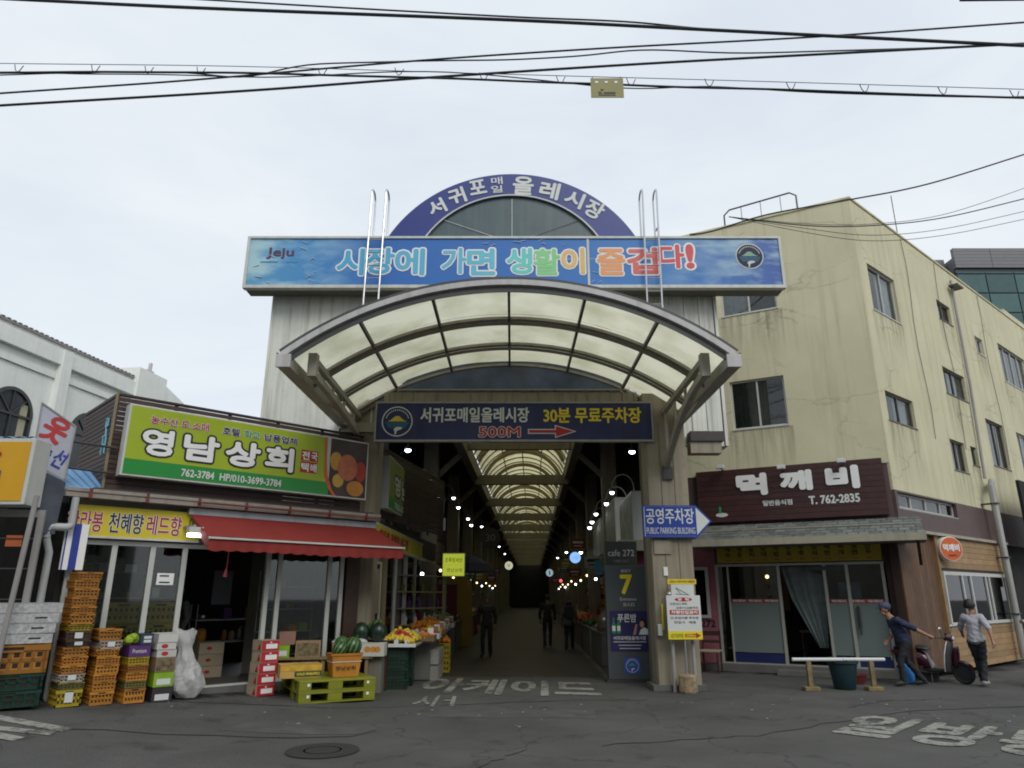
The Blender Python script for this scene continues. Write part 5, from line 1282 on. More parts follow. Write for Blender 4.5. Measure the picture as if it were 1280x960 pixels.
for i in range(kk + 1):
    v = i / kk; z = 0.17 + v * 0.98
    r = 0.235 * (math.sin(min(v * 4.5 + .25, 1.57)) ** 0.6) * (1 - max(0, v - 0.18) * 1.35) + 0.03 if v < 0.72 else 0.094 + (v - 0.72) * 0.25
    for t_ in range(nn):
        a = t_ * 2 * math.pi / nn; q = 1 + 0.10 * math.sin(a * 5 + v * 9) + 0.07 * math.sin(a * 9 - v * 14) + 0.05 * math.sin(a * 3 + v * 23)
        m.v.append((-3.2 + (0.16 * (0.35 - v)) + r * q * math.cos(a), -0.42 + r * q * math.sin(a) * 0.85, z + 0.02 * math.sin(a * 4) * v))
for i in range(kk):
    for t_ in range(nn): m.f.append((i * nn + t_, i * nn + (t_ + 1) % nn, (i + 1) * nn + (t_ + 1) % nn, (i + 1) * nn + t_))
m.f.append(tuple(range(nn - 1, -1, -1)))
m.build('film', film, gb_, smooth=True)
m = MB()
for k in range(40): m.ball((-3.22 + random.uniform(-.13, .13), -0.42 + random.uniform(-.1, .1), 0.24 + random.uniform(0, .4)), random.uniform(.03, .055), 7, 5)
m.build('contents', M('bag_contents', (0.4, 0.4, 0.38), 0.7, var=0.3), gb_, kind='stuff')

# five red apple cartons
def red_end(t, w, d, h):
    bx('red_end', M('red_carton_end', (0.42, 0.015, 0.03), 0.5, var=0.08), t, (-w / 2 + 0.003, w / 2 - 0.003, -d / 2 - 0.005, -d / 2 - 0.001, 0.004, h * 0.96))
    bx('white_label', print_bright, t, (-w * .26, w * .38, -d / 2 - 0.009, -d / 2 - 0.006, h * .22, h * .66)); bx('small_mark', print_bright, t, (-w * .04, w * .06, -d / 2 - 0.009, -d / 2 - 0.006, h * .75, h * .85))
    m = MB(); m.add([(-w / 2 - 0.003, -d * .45, h * .1), (-w / 2 - 0.003, -d * .1, h * .12), (-w / 2 - 0.003, -d * .3, h * .8)], [(0, 2, 1)]); m.build('side_print', print_red, t)
cream_card = M('cream_cardboard', (0.42, 0.35, 0.24), 0.75, var=0.1, rv=0.1)
z = gz(wp(-2.05, -.45, 0).x)
for i in range(5):
    carton('red ended cream fruit carton, %s of the column beside the doorway' % ['bottom one', 'second from the bottom', 'middle one', 'second from the top', 'top one'][i], wp(-1.95 + random.uniform(-.015, .015) + 0.01 * i, -0.34, z + 0.001), aL + random.uniform(-.05, .05), 0.31, 0.34, 0.168, cream_card, 'red ended cartons by the doorway', red_end); z += 0.171

# pallets
pallet_m = M('lime_pallet_plastic', (0.21, 0.22, 0.012), 0.45, var=0.1, grime=0.35, rv=0.05)
PF = Frame(-3.34, 12.0, 28)
def pallet(z0, lab):
    t = thing('plastic_pallet', lab, 'pallet', PF, (0.57, 0.5, z0), group='yellow green pallets'); Wd, Dp, H_ = 1.24, 1.4, 0.165
    bx('top_deck', pallet_m, t, (0, Wd, 0, Dp, z0 + H_ - 0.03, z0 + H_), bevel=0.005)
    for x0, x1 in ((0, 0.2), (0.46, 0.70), (Wd - 0.2, Wd)):
        for y0, y1 in ((0.0, 0.2), (0.44, 0.64), (Dp - 0.2, Dp)): bx('block', pallet_m, t, (x0 + 0.004, x1 - 0.004, y0 + 0.004, y1 - 0.004, z0 + 0.022, z0 + H_ - 0.031), bevel=0.004)
    for y0, y1 in ((0, 0.2), (0.44, 0.64), (Dp - 0.2, Dp)): bx('bottom_board', pallet_m, t, (0, Wd, y0, y1, z0, z0 + 0.021))
    for x0 in (0.16, Wd - 0.12): bx('white_sticker', print_bright, t, (x0 - 0.03, x0 + 0.01, -0.003, 0.0035, z0 + 0.08, z0 + 0.12))
    return t
pallet(0.03, 'lower of the two yellow green plastic pallets on the road'); pallet(0.199, 'upper yellow green plastic pallet carrying the watermelon basket')
def wpal(x, y, z): return PF.world((x, y, z))
def pine(t, w, d, h):
    bx('print_band', M('pineapple_band', (0.55, 0.33, 0.03), 0.6, var=0.3, scale=12), t, (-w * .495, w * .495, -d / 2 - .006, -d / 2 - .002, h * .55, h * .95)); bx('dark_band', M('dark_green_band', (0.02, 0.06, 0.03)), t, (-w * .15, w * .495, -d / 2 - .006, -d / 2 - .002, h * .1, h * .5))
    text('GOLD PINEAPPLE', print_yellow, t, -w * .1, w * .45, h * .22, h * .4, -d / 2 - .009, bold=0.03)
carton('flat orange pineapple carton on the left of the upper pallet', wpal(0.12, 0.62, 0.367), PF.a - 0.08, 0.66, 0.42, 0.21, M('orange_cardboard', (0.5, 0.3, 0.08), 0.7, var=0.2), decor=pine)
# basket with watermelons
bk = thing('fruit_basket', 'orange plastic tub of striped watermelons on the upper pallet', 'basket', PF, (0.78, 0.42, 0.366))
m = MB(); tb = [(-.2, -.15), (.2, -.15), (.2, .15), (-.2, .15)]
def tubside(m, z0, z1, k0, k1, c, th=0.012):
    for i in range(4):
        a, b = tb[i], tb[(i + 1) % 4]
        P0 = Vector((c[0] + a[0] * k0, c[1] + a[1] * k0, z0)); P1 = Vector((c[0] + b[0] * k0, c[1] + b[1] * k0, z0)); P2 = Vector((c[0] + b[0] * k1, c[1] + b[1] * k1, z1)); P3 = Vector((c[0] + a[0] * k1, c[1] + a[1] * k1, z1))
        n_v = Vector(((a[0] + b[0]) / 2, (a[1] + b[1]) / 2, 0)).normalized() * -th
        m.add([P0, P1, P2, P3, P0 + n_v, P1 + n_v, P2 + n_v, P3 + n_v], [(0, 1, 2, 3), (7, 6, 5, 4), (0, 4, 5, 1), (3, 2, 6, 7)])
c_ = (0.80, 0.40); tubside(m, 0.37, 0.70, 1.05, 1.25, c_); m.box(c_[0] - .2, c_[0] + .2, c_[1] - .15, c_[1] + .15, 0.37, 0.385); m.build('tub', cmats['orange'], bk)
m = MB(); tubside(m, 0.70, 0.735, 1.34, 1.34, c_, 0.03); m.build('rim', cmats['orange'], bk)
m = MB(); tubside(m, 0.60, 0.612, 1.25, 1.26, c_, 0.002); m.build('string', print_white, bk)
text('영남상회', print_black, bk, .62, .95, .48, .54, c_[1] - .186, bold=0.01)
def melon_mat(name, dark, light):
    m = bpy.data.materials.new(name); m.use_nodes = True; n = m.node_tree.nodes; l = m.node_tree.links; p = n['Principled BSDF']; p.inputs['Roughness'].default_value = 0.35
    t = n.new('ShaderNodeTexCoord'); s = n.new('ShaderNodeSeparateXYZ'); l.new(t.outputs['Object'], s.inputs[0])
    a = n.new('ShaderNodeMath'); a.operation = 'ARCTAN2'; l.new(s.outputs['X'], a.inputs[0]); l.new(s.outputs['Y'], a.inputs[1])
    x = n.new('ShaderNodeTexNoise'); x.inputs['Scale'].default_value = 14; x.inputs['Detail'].default_value = 4; l.new(t.outputs['Object'], x.inputs['Vector'])
    b = n.new('ShaderNodeMath'); b.operation = 'MULTIPLY_ADD'; b.inputs[1].default_value = 11; l.new(a.outputs[0], b.inputs[0])
    c = n.new('ShaderNodeMath'); c.operation = 'MULTIPLY'; c.inputs[1].default_value = 3.2; l.new(x.outputs['Fac'], c.inputs[0]); l.new(c.outputs[0], b.inputs[2])
    d = n.new('ShaderNodeMath'); d.operation = 'SINE'; l.new(b.outputs[0], d.inputs[0])
    r = n.new('ShaderNodeValToRGB'); r.color_ramp.elements[0].position = 0.35; r.color_ramp.elements[0].color = (*light, 1); r.color_ramp.elements[1].position = 0.6; r.color_ramp.elements[1].color = (*dark, 1)
    mr = n.new('ShaderNodeMapRange'); mr.inputs['From Min'].default_value = -1; l.new(d.outputs[0], mr.inputs['Value']); l.new(mr.outputs[0], r.inputs['Fac']); l.new(r.outputs[0], p.inputs['Base Color']); return m
mel = melon_mat('striped_watermelon_skin', (0.012, 0.04, 0.012), (0.09, 0.17, 0.05)); dmel = melon_mat('dark_watermelon_skin', (0.008, 0.02, 0.012), (0.014, 0.032, 0.016))
def melon(p, r, lab, mt, group, tilt=(0.5, 0.3)):
    m = MB(); m.ball((0, 0, 0), r, 20, 12, (1, 1, 1.08)); me = m.mesh('watermelon', smooth=True); me.materials.append(mt)
    o = raw('watermelon', me, None, p); o.rotation_euler = (tilt[0], tilt[1], random.random() * 3); tag(o, lab, 'watermelon', group)
    st_ = MB().tube([(0, 0, r * 1.05), (0.005, 0.004, r * 1.05 + 0.03), (0.02, 0.01, r * 1.05 + 0.045)], 0.006, 5); q = raw('stalk', st_.mesh('stalk'), o); q.data.materials.append(M('dry_stalk', (0.12, 0.13, 0.04), 0.8)); return o
gm_ = 'watermelons in the orange tub'
melon(wpal(0.70, 0.34, 0.80), 0.125, 'striped watermelon at the left front of the orange tub', mel, gm_, (0.5, -0.4))
melon(wpal(0.93, 0.38, 0.83), 0.15, 'large striped watermelon at the right of the orange tub', mel, gm_, (0.2, 0.3))
melon(wpal(0.78, 0.52, 0.86), 0.13, 'watermelon at the back of the orange tub', mel, gm_, (-0.3, 0.1))
# bench with boxes before the right-hand door
wb = thing('display_bench', 'low wooden bench with produce boxes in front of the right hand sliding door', 'bench', W, (-3.55, 13.4, 0.06))
bw = M('worn_bench_wood', (0.25, 0.17, 0.08), 0.7, var=0.25, scale=5, grime=0.3)
BF = Frame(-4.2, 13.15, 12)
def bf(x, y, z): 
    w_ = BF.world((x, y, z)); return w_
m = MB()
for k in range(3):
    pq = [bf(0, k * 0.13, 0.6), bf(1.75, k * 0.13, 0.6)]; MB().bar(pq[0], pq[1], 0.12, 0.03).build('plank', bw, wb)
for x in (0.1, 0.9, 1.65):
    for y in (0.0, 0.26): MB().bar(bf(x, y, 0.06), bf(x, y, 0.585), 0.05, 0.05).build('leg', bw, wb)
carton('small lime green carton at the left end of the wooden bench', bf(0.18, .13, .617), BF.a, 0.26, 0.3, 0.21, M('lime_carton', (0, 0, 0)), decor=lime_lab)
carton('carton with dark produce picture in the middle of the bench', bf(0.62, .13, .617), BF.a, 0.42, 0.32, 0.27, card, decor=photo_marks)
carton('pinkish brown carton on top of the small lime carton', bf(0.16, .16, .83), BF.a + .1, 0.44, 0.3, 0.22, M('pinkish_cardboard', (0.28, 0.15, 0.11), 0.8, var=0.15))
carton('open brown carton at the right end of the bench', bf(1.25, .15, .617), BF.a - .05, 0.42, 0.32, 0.22, card)
m = MB()
for k in range(9): m.ball((bf(1.3 + random.uniform(-.2, .25), .12, .86)), random.uniform(.06, .11), 9, 6, (1.3, 1, .6))
tag(m.build('plastic_film', film, None, smooth=True, at=(-2.9, 13.5, 0.85)), 'crumpled clear plastic film lying over the open carton', 'plastic film')
# grey stand, carton and dark melons
gs = thing('grey_stand', 'grey concrete block stand beside the dark green crates', 'stand', W, (-2.48, 13.75, 0))
bx('block', concrete_dim, gs, (-2.64, -2.33, 13.55, 13.95, 0.0, 0.60), bevel=0.01)
def tang(t, w, d, h):
    for cx in (-.08, .02, .1): m = MB(); m.add([(cx + .055 * math.cos(a), -d / 2 - .004 - .001 * (cx > 0), h * .55 + .05 * math.sin(a)) for a in [R(30 * k) for k in range(12)]], [tuple(range(12))]); m.build('fruit_print', M('tangerine_print', (0.5, 0.22, 0.02)), t)
carton('white carton printed with tangerines on the grey stand', (-2.5, 13.6, 0.62), 0.03, 0.44, 0.36, 0.22, white_card, decor=tang)
for k, (x, y, r) in enumerate(((-2.76, 13.72, .16), (-2.45, 13.75, .16))): melon((x, y, 1.02), r, ['left', 'right'][k] + ' dark oval watermelon above the tangerine carton', dmel, 'dark watermelons by the side wall', (0.1, 0.1))
melon((-2.55, 14.05, 1.05), 0.17, 'striped watermelon behind the dark ones by the shutter', mel, 'dark watermelons by the side wall', (0.5, 0.2))
tag(bx('low_table', wood_dark, None, (-2.95, -2.3, 13.85, 14.3, 0.0, 0.86), at=(-2.6, 14.0, 0)), 'dark wooden table holding the watermelons by the side wall', 'table')
# dark green crates with citrus trays
gg = 'dark green crates at the arcade corner'
for row in range(2):
    for i in range(4):
        crate('green', 'dark green crate, %s of the %s column at the arcade corner' % (['bottom', 'second', 'third', 'top'][i], ['front', 'rear'][row]), (-2.2 + 0.03 * row, 14.32 + row * 0.55, 0.0 + i * 0.185), R(4) + random.uniform(-.02, .02), 0.48, 0.5, 0.183, gg)
def pile(label, cx, cy, z, w, d, r, mat, n=60, ang=0.0, hgt=0.12, cat='fruit'):
    m = MB()
    for k in range(n):
        u, v = random.uniform(-1, 1), random.uniform(-1, 1); x, y = u * w / 2, v * d / 2
        zz = z + r + hgt * max(0, 1 - u * u) * max(0, 1 - v * v) * random.uniform(.5, 1)
        m.ball((cx + x * math.cos(ang) - y * math.sin(ang), cy + x * math.sin(ang) + y * math.cos(ang), zz), r * random.uniform(.85, 1.1), 8, 6)
    return tag(m.build('fruit_pile', mat, None, smooth=True, at=(cx, cy, z)), label, cat, kind='stuff')
tang_m = M('tangerine_skin', (0.6, 0.2, 0.01), 0.4, var=0.15, bump=0.2, bscale=80); yell_m = M('yellow_citrus_skin', (0.62, 0.45, 0.04), 0.4, var=0.2, scale=8); red_m = M('red_fruit_skin', (0.4, 0.02, 0.02), 0.35, var=0.3, scale=8)
tr_ = thing('display_tray', 'wide pale display tray on the dark green crates', 'tray', W, (-2.15, 14.55, 0.74)); bx('tray', M('tray_board', (0.35, 0.3, 0.2), 0.7), tr_, (-2.5, -1.8, 14.0, 15.1, 0.745, 0.775)); bx('tray_edge', print_white, tr_, (-2.51, -1.79, 13.985, 14.0, 0.74, 0.80))
pile('bagged yellow citrus heaped on the front of the tray', -2.17, 14.2, 0.78, 0.6, 0.32, 0.045, yell_m, 70); pile('heap of red fruit in the middle of the tray', -2.15, 14.5, 0.80, 0.42, 0.3, 0.04, red_m, 70, hgt=.16); pile('pale yellow fruit heaped at the back of the tray', -2.15, 14.85, 0.80, 0.6, 0.35, 0.045, yell_m, 80, hgt=.22)
for k in range(3): tag(bx('price_band', print_white, None, (-2.4 + k * .2, -2.32 + k * .2, 14.02, 14.03, 0.79, 0.87), at=(-2.36 + k * .2, 14.02, 0.79)), '%s small white label on the bagged yellow citrus' % ['left', 'middle', 'right'][k], 'label', 'small labels on the citrus bags')
# further stalls receding along the left side
st_cloth = [M('stall_white', (0.4, 0.38, 0.33), 0.8, var=0.2), M('stall_grey', (0.12, 0.12, 0.11), 0.8, var=0.2), M('stall_red', (0.2, 0.02, 0.02), 0.7)]
def stall(x, y, w, d, h, lab, top=0, body=1, piles=()):
    t = thing('market_stall', lab, 'stall', W, (x, y, 0), group='stalls along the arcade sides')
    bx('table_top', st_cloth[top], t, (x - w / 2, x + w / 2, y - d / 2, y + d / 2, h, h + 0.04)); bx('skirt', st_cloth[body], t, (x - w / 2 + .03, x + w / 2 - .03, y - d / 2 + .02, y - d / 2 + .05, 0.02, h), (x + (w / 2 - .06) * (1 if x < 0 else -1), x + (w / 2 - .03) * (1 if x < 0 else -1), y - d / 2 + .05, y + d / 2 - .03, 0.02, h))
    for sx in (-1, 1):
        for sy in (-1, 1): bx('leg', dark_metal, t, (x + sx * (w / 2 - .05) - .02, x + sx * (w / 2 - .05) + .02, y + sy * (d / 2 - .08) - .02, y + sy * (d / 2 - .08) + .02, 0, h))
    for i, (lb_, mt, n, r) in enumerate(piles): pile(lb_, x, y - d / 2 + d * (i + .5) / len(piles), h + .04, w * .8, d / len(piles) * .8, r, mt, n, hgt=.15)
    return t
green_v = M('leafy_green', (0.04, 0.1, 0.02), 0.6, var=0.4, scale=9); pale_v = M('pale_root', (0.4, 0.36, 0.26), 0.6, var=0.2, scale=9)
#S
stall(-2.05, 16.3, 0.8, 1.6, 0.72, 'first stall behind the green crates with pale fruit packs', 0, 1, (('pale packed fruit on the first stall behind the crates', pale_v, 50, .05), ('red strawberries packs on the first stall behind the crates', red_m, 50, .045), ('orange tangerine heap at the rear of the first stall', tang_m, 60, .05)))
for k in range(4): carton('white styrofoam box, %s one under the first stall' % ['front lower', 'front upper', 'rear lower', 'rear upper'][k], (-1.66, 15.8 + 0.5 * (k // 2), 0.0 + 0.3 * (k % 2)), R(88), 0.42, 0.3, 0.28, M('dingy_foam', (.28, .27, .24), .8, var=.3, grime=.4), 'foam boxes under the first stall')
stall(-2.1, 18.6, 0.9, 1.8, 0.85, 'second stall with orange heaps and stacked boxes', 0, 1, (('bright tangerine heap on the second stall', tang_m, 70, .055), ('mixed oranges at the rear of the second stall', tang_m, 60, .055)))
for k in range(2): crate('yellow', 'yellow crate %s beside the second stall' % ['standing low', 'stacked high'][k], (-1.62, 17.35, 0.0 + k * 0.32), 0.05, 0.4, 0.5, 0.31, 'yellow crates at the second stall')
pile('tangerine heap on the yellow crates beside the second stall', -1.62, 17.35, 0.62, 0.36, 0.42, 0.045, tang_m, 40)
stall(-2.1, 21.2, 0.9, 2.0, 0.9, 'third stall of the left row with dim goods', 1, 1, (('pale radishes on the third left stall', pale_v, 40, .06), ('leafy vegetables on the third left stall', green_v, 40, .08)))
for k in range(4): stall(-2.2 + 0.05 * k, 24.5 + 3.2 * k, 1.0, 2.4, 0.85, '%s distant stall of the left row in the dim arcade' % ORD[k], 1, 1 + (k % 2), (('goods heaped on the %s distant left stall' % ORD[k], [red_m, green_v, tang_m, pale_v][k], 40, .09), ('more goods on the %s distant left stall' % ORD[k], [green_v, pale_v, yell_m, red_m][k], 40, .09)))
for k in range(9):
    yy = 15.35 + k * 0.62; xx = -1.78 + (k % 2) * .04
    w_ = ['wooden', 'white', 'blue'][k % 3]; tb_ = thing('fruit_tray', '%s fruit tray, number %s from the street along the left stalls' % (w_, ORD[k]), 'tray', W, (xx, yy, .74), group='fruit trays along the left stalls')
    mt = [M('tray_wood', (.2, .13, .06), .8), print_white, M('blue_tray', (.04, .1, .25), .5)][k % 3]; z_ = .80 + .012 * k
    bx('base', mt, tb_, (xx - .2, xx + .2, yy - .27, yy + .27, z_ - .02, z_)); bx('side', mt, tb_, (xx - .2, xx + .2, yy - .28, yy - .262, z_ - .02, z_ + .09)); bx('side', mt, tb_, (xx + .2, xx + .215, yy - .28, yy + .28, z_ - .02, z_ + .09))
    pile('%s in the %s fruit tray along the left stalls' % (['tangerines', 'red apples', 'yellow melons', 'oranges', 'strawberries', 'pale pears', 'tangerines', 'tomatoes', 'lemons'][k], ORD[k]), xx, yy, z_, .36, .5, [.04, .045, .06, .05, .03, .055, .04, .04, .04][k], [tang_m, red_m, yell_m, tang_m, red_m, pale_v, tang_m, red_m, yell_m][k], 45, hgt=.09)
    tag(bx('price_card', card if k % 2 else print_bright, None, (xx + .05, xx + .17, yy + .02, yy + .03, z_ + .1, z_ + .22), at=(xx + .1, yy, z_ + .1)), 'small price card standing in the %s fruit tray' % ORD[k], 'price card', 'price cards in the fruit trays')
# shelf with goods, yellow-green lit sign
shf = thing('goods_shelf', 'cream open shelf with bottles and boxes inside the left arcade side', 'shelf', W, (-2.5, 19.6, 0))
shm = M('cream_shelf', (0.3, 0.26, 0.15), 0.7)
bx('side_panel', shm, shf, (-2.98, -2.92, 18.0, 18.5, 0, 2.2)); bx('side_panel', shm, shf, (-1.86, -1.8, 19.7, 20.2, 0, 2.2))
SH = Frame(-2.95, 18.2, 58)
for k, z in enumerate((0.95, 1.35, 1.75, 2.15)): 
    m = MB(); a, b = SH.world((0, 0, z)), SH.world((2.0, 0, z)); m.bar(a, b, 0.35, 0.03); m.build('shelf_board', shm, shf)
for k in range(14):
    z = (0.97, 1.37, 1.77)[k % 3]; p = SH.world((0.12 + k * 0.13, 0, z)); tag(MB().lathe([(0.05, 0), (0.055, 0.15), (0.02, 0.2), (0.02, 0.27)], tuple(p), 8).build('bottle', [print_white, purple, cmats['olive']][k % 3], None, at=tuple(p)), '%s bottle from the left on the %s board of the cream shelf' % (ORD[k], ['lowest', 'middle', 'highest'][k % 3]), 'bottle', 'bottles on the cream shelf')

# painted contact shade where the shops and the stacks meet the ground
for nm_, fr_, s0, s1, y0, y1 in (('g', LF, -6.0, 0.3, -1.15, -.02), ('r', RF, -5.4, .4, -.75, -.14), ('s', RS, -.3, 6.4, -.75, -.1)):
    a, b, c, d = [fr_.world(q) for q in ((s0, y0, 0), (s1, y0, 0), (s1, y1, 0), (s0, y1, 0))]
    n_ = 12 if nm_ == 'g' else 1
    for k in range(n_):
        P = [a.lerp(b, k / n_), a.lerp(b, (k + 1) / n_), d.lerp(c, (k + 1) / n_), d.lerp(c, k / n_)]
        stain_shade_quad('ground_contact_shade', [(p.x, p.y, gz(p.x) + .0115) for p in P], ground_contact_shade, kind='structure')

# ================================================================== YELLOW BUILDING
def yellow_wall_mat():
    m = bpy.data.materials.new('cracked_cream_render'); m.use_nodes = True
    n = m.node_tree.nodes; l = m.node_tree.links; p = n['Principled BSDF']; p.inputs['Roughness'].default_value = 0.8
    t = n.new('ShaderNodeTexCoord'); V = t.outputs['Object']
    def noise(s, d=5, r=.6, v=None, dist=0):
        x = n.new('ShaderNodeTexNoise'); x.inputs['Scale'].default_value = s; x.inputs['Detail'].default_value = d; x.inputs['Roughness'].default_value = r; x.inputs['Distortion'].default_value = dist; l.new(v or V, x.inputs['Vector']); return x
    r = n.new('ShaderNodeValToRGB'); r.color_ramp.elements[0].position = .3; r.color_ramp.elements[0].color = (0.54, 0.505, 0.335, 1); r.color_ramp.elements[1].position = .7; r.color_ramp.elements[1].color = (0.64, 0.60, 0.41, 1)
    l.new(noise(.7, 8).outputs['Fac'], r.inputs['Fac']); c = r.outputs[0]
    # cracks: thin veins that gather in patches, filled with grey sealant
    mp_ = n.new('ShaderNodeMapping'); mp_.inputs['Scale'].default_value = (.6, .6, 1.3); l.new(V, mp_.inputs['Vector'])
    av = n.new('ShaderNodeVectorMath'); av.operation = 'ADD'; nn_ = noise(.9, 7, .6, mp_.outputs[0]); sc = n.new('ShaderNodeVectorMath'); sc.operation = 'SCALE'; sc.inputs['Scale'].default_value = 1.0
    l.new(nn_.outputs['Color'], sc.inputs[0]); l.new(mp_.outputs[0], av.inputs[0]); l.new(sc.outputs[0], av.inputs[1])
    v = n.new('ShaderNodeTexVoronoi'); v.feature = 'DISTANCE_TO_EDGE'; v.inputs['Scale'].default_value = 0.75; l.new(av.outputs[0], v.inputs['Vector'])
    a = n.new('ShaderNodeMapRange'); a.inputs['From Max'].default_value = .022; a.inputs['To Min'].default_value = .42; a.inputs['To Max'].default_value = 0; l.new(v.outputs['Distance'], a.inputs['Value'])
    g = n.new('ShaderNodeMapRange'); g.inputs['From Min'].default_value = .50; g.inputs['From Max'].default_value = .58; l.new(noise(.55, 4).outputs['Fac'], g.inputs['Value'])
    mu = n.new('ShaderNodeMath'); mu.operation = 'MULTIPLY'; l.new(a.outputs[0], mu.inputs[0]); l.new(g.outputs[0], mu.inputs[1])
    mi = n.new('ShaderNodeMixRGB'); mi.inputs['Color2'].default_value = (.17, .155, .10, 1); l.new(mu.outputs[0], mi.inputs['Fac']); l.new(c, mi.inputs['Color1']); c = mi.outputs[0]
    # rain streaks
    m2 = n.new('ShaderNodeMapping'); m2.inputs['Scale'].default_value = (3.5, 3.5, .16); l.new(V, m2.inputs['Vector'])
    b = n.new('ShaderNodeMapRange'); b.inputs['From Min'].default_value = .52; b.inputs['From Max'].default_value = .74; b.inputs['To Max'].default_value = .4; l.new(noise(1.2, 5, .6, m2.outputs[0]).outputs['Fac'], b.inputs['Value'])
    mi = n.new('ShaderNodeMixRGB'); mi.inputs['Color2'].default_value = (.27, .235, .13, 1); l.new(b.outputs[0], mi.inputs['Fac']); l.new(c, mi.inputs['Color1']); c = mi.outputs[0]
    l.new(c, p.inputs['Base Color'])
    bu = n.new('ShaderNodeBump'); bu.inputs['Strength'].default_value = .35; bu.inputs['Distance'].default_value = .01; l.new(noise(45, 4).outputs['Fac'], bu.inputs['Height']); l.new(bu.outputs[0], p.inputs['Normal'])
    return m
ycream = yellow_wall_mat()
TOP = 11.15
yb = thing('yellow_building', 'cream yellow rendered building with cracked walls on the right', 'building', RF, (-2, 1, 0))
def to_RF(p):
    w = RS.world(p); dx, dy = w.x - RF.x, w.y - RF.y
    return (dx * RF.d[0] + dy * RF.d[1], -(dx * RF.n[0] + dy * RF.n[1]), p[2])
def wall_with_holes(x0, x1, z0, z1, holes, y0, y1, conv=lambda p: p):
    """wall slab with rectangular openings"""
    xs_ = sorted({x0, x1} | {h[0] for h in holes} | {h[1] for h in holes}); zs_ = sorted({z0, z1} | {h[2] for h in holes} | {h[3] for h in holes})
    m = MB(); inside = lambda a, b: any(h[0] < a < h[1] and h[2] < b < h[3] for h in holes)
    solid = {}
    for i in range(len(xs_) - 1):
        for j in range(len(zs_) - 1): solid[i, j] = not inside((xs_[i] + xs_[i + 1]) / 2, (zs_[j] + zs_[j + 1]) / 2)
    for (i, j), s in solid.items():
        if not s: continue
        a, b, c, d = xs_[i], xs_[i + 1], zs_[j], zs_[j + 1]
        Q = lambda x, y, z: conv((x, y, z))
        m.add([Q(a, y0, c), Q(b, y0, c), Q(b, y0, d), Q(a, y0, d)], [(0, 1, 2, 3)]); m.add([Q(a, y1, c), Q(b, y1, c), Q(b, y1, d), Q(a, y1, d)], [(3, 2, 1, 0)])
        if not solid.get((i - 1, j)): m.add([Q(a, y0, c), Q(a, y1, c), Q(a, y1, d), Q(a, y0, d)], [(3, 2, 1, 0)])
        if not solid.get((i + 1, j)): m.add([Q(b, y0, c), Q(b, y1, c), Q(b, y1, d), Q(b, y0, d)], [(0, 1, 2, 3)])
        if not solid.get((i, j - 1)): m.add([Q(a, y0, c), Q(b, y0, c), Q(b, y1, c), Q(a, y1, c)], [(3, 2, 1, 0)])
        if not solid.get((i, j + 1)): m.add([Q(a, y0, d), Q(b, y0, d), Q(b, y1, d), Q(a, y1, d)], [(0, 1, 2, 3)])
    return m
wf = [(-3.32, -1.95, 8.62, 9.85), (-3.30, -2.0, 5.60, 6.84)]
wall_with_holes(-4.6, 0, 4.5, TOP, wf, 0, 0.22).build('front_wall', ycream, yb)
wsd = [(0.48, 2.06, 8.32, 9.55), (5.02, 6.05, 9.28, 9.86), (7.9, 8.6, 8.88, 9.44), (10.2, 13.1, 8.42, 9.75), (4.5, 6.15, 6.96, 7.72), (0.36, 1.95, 5.55, 6.25), (4.05, 5.1, 4.80, 5.62), (5.55, 6.05, 5.1, 5.62), (7.35, 8.9, 5.3, 6.7), (10.2, 12.6, 5.3, 6.7)]
wall_with_holes(0, 26, 3.9, TOP, wsd, 0, 0.22, to_RF).build('side_wall', ycream, yb)
bx('coping', ycream, yb, (-4.62, 0.03, -0.03, 0.26, TOP, TOP + 0.05))
m = MB(); a = to_RF((0.05, 0.11, TOP + .025)); b = to_RF((26, 0.11, TOP + .025)); m.bar(a, b, 0.28, 0.05); m.build('coping', ycream, yb)
pts = [to_RF((0.2, 0.25, 0)), to_RF((26, 0.25, 0)), to_RF((26, 9, 0)), (-4.6, 9, 0), (-4.6, 0.3, 0)]
MB().slab([(p[0], p[1]) for p in pts], TOP - 0.5, TOP - 0.4).build('roof', concrete_dim, yb)
MB().bar(to_RF((-0.0, 4.0, 5.5)), to_RF((26, 4.0, 5.5)), 0.1, 10.5).build('inner_partition', M('pale_inner_wall', (0.25, 0.25, 0.22), 0.8), yb)
bx('inner_partition', M('pale_inner_wall', (0, 0, 0)), yb, (-4.6, 0, 2.4, 2.5, 4.6, 10.5)); bx('inner_floor', concrete_dim, yb, (-4.5, -0.05, 0.25, 2.3, 7.6, 7.7))
curt = M('white_curtain', (0.75, 0.8, 0.8), 0.9, var=0.15, scale=5); curt2 = M('grey_green_curtain', (0.16, 0.2, 0.18), 0.9, var=0.2, scale=5)
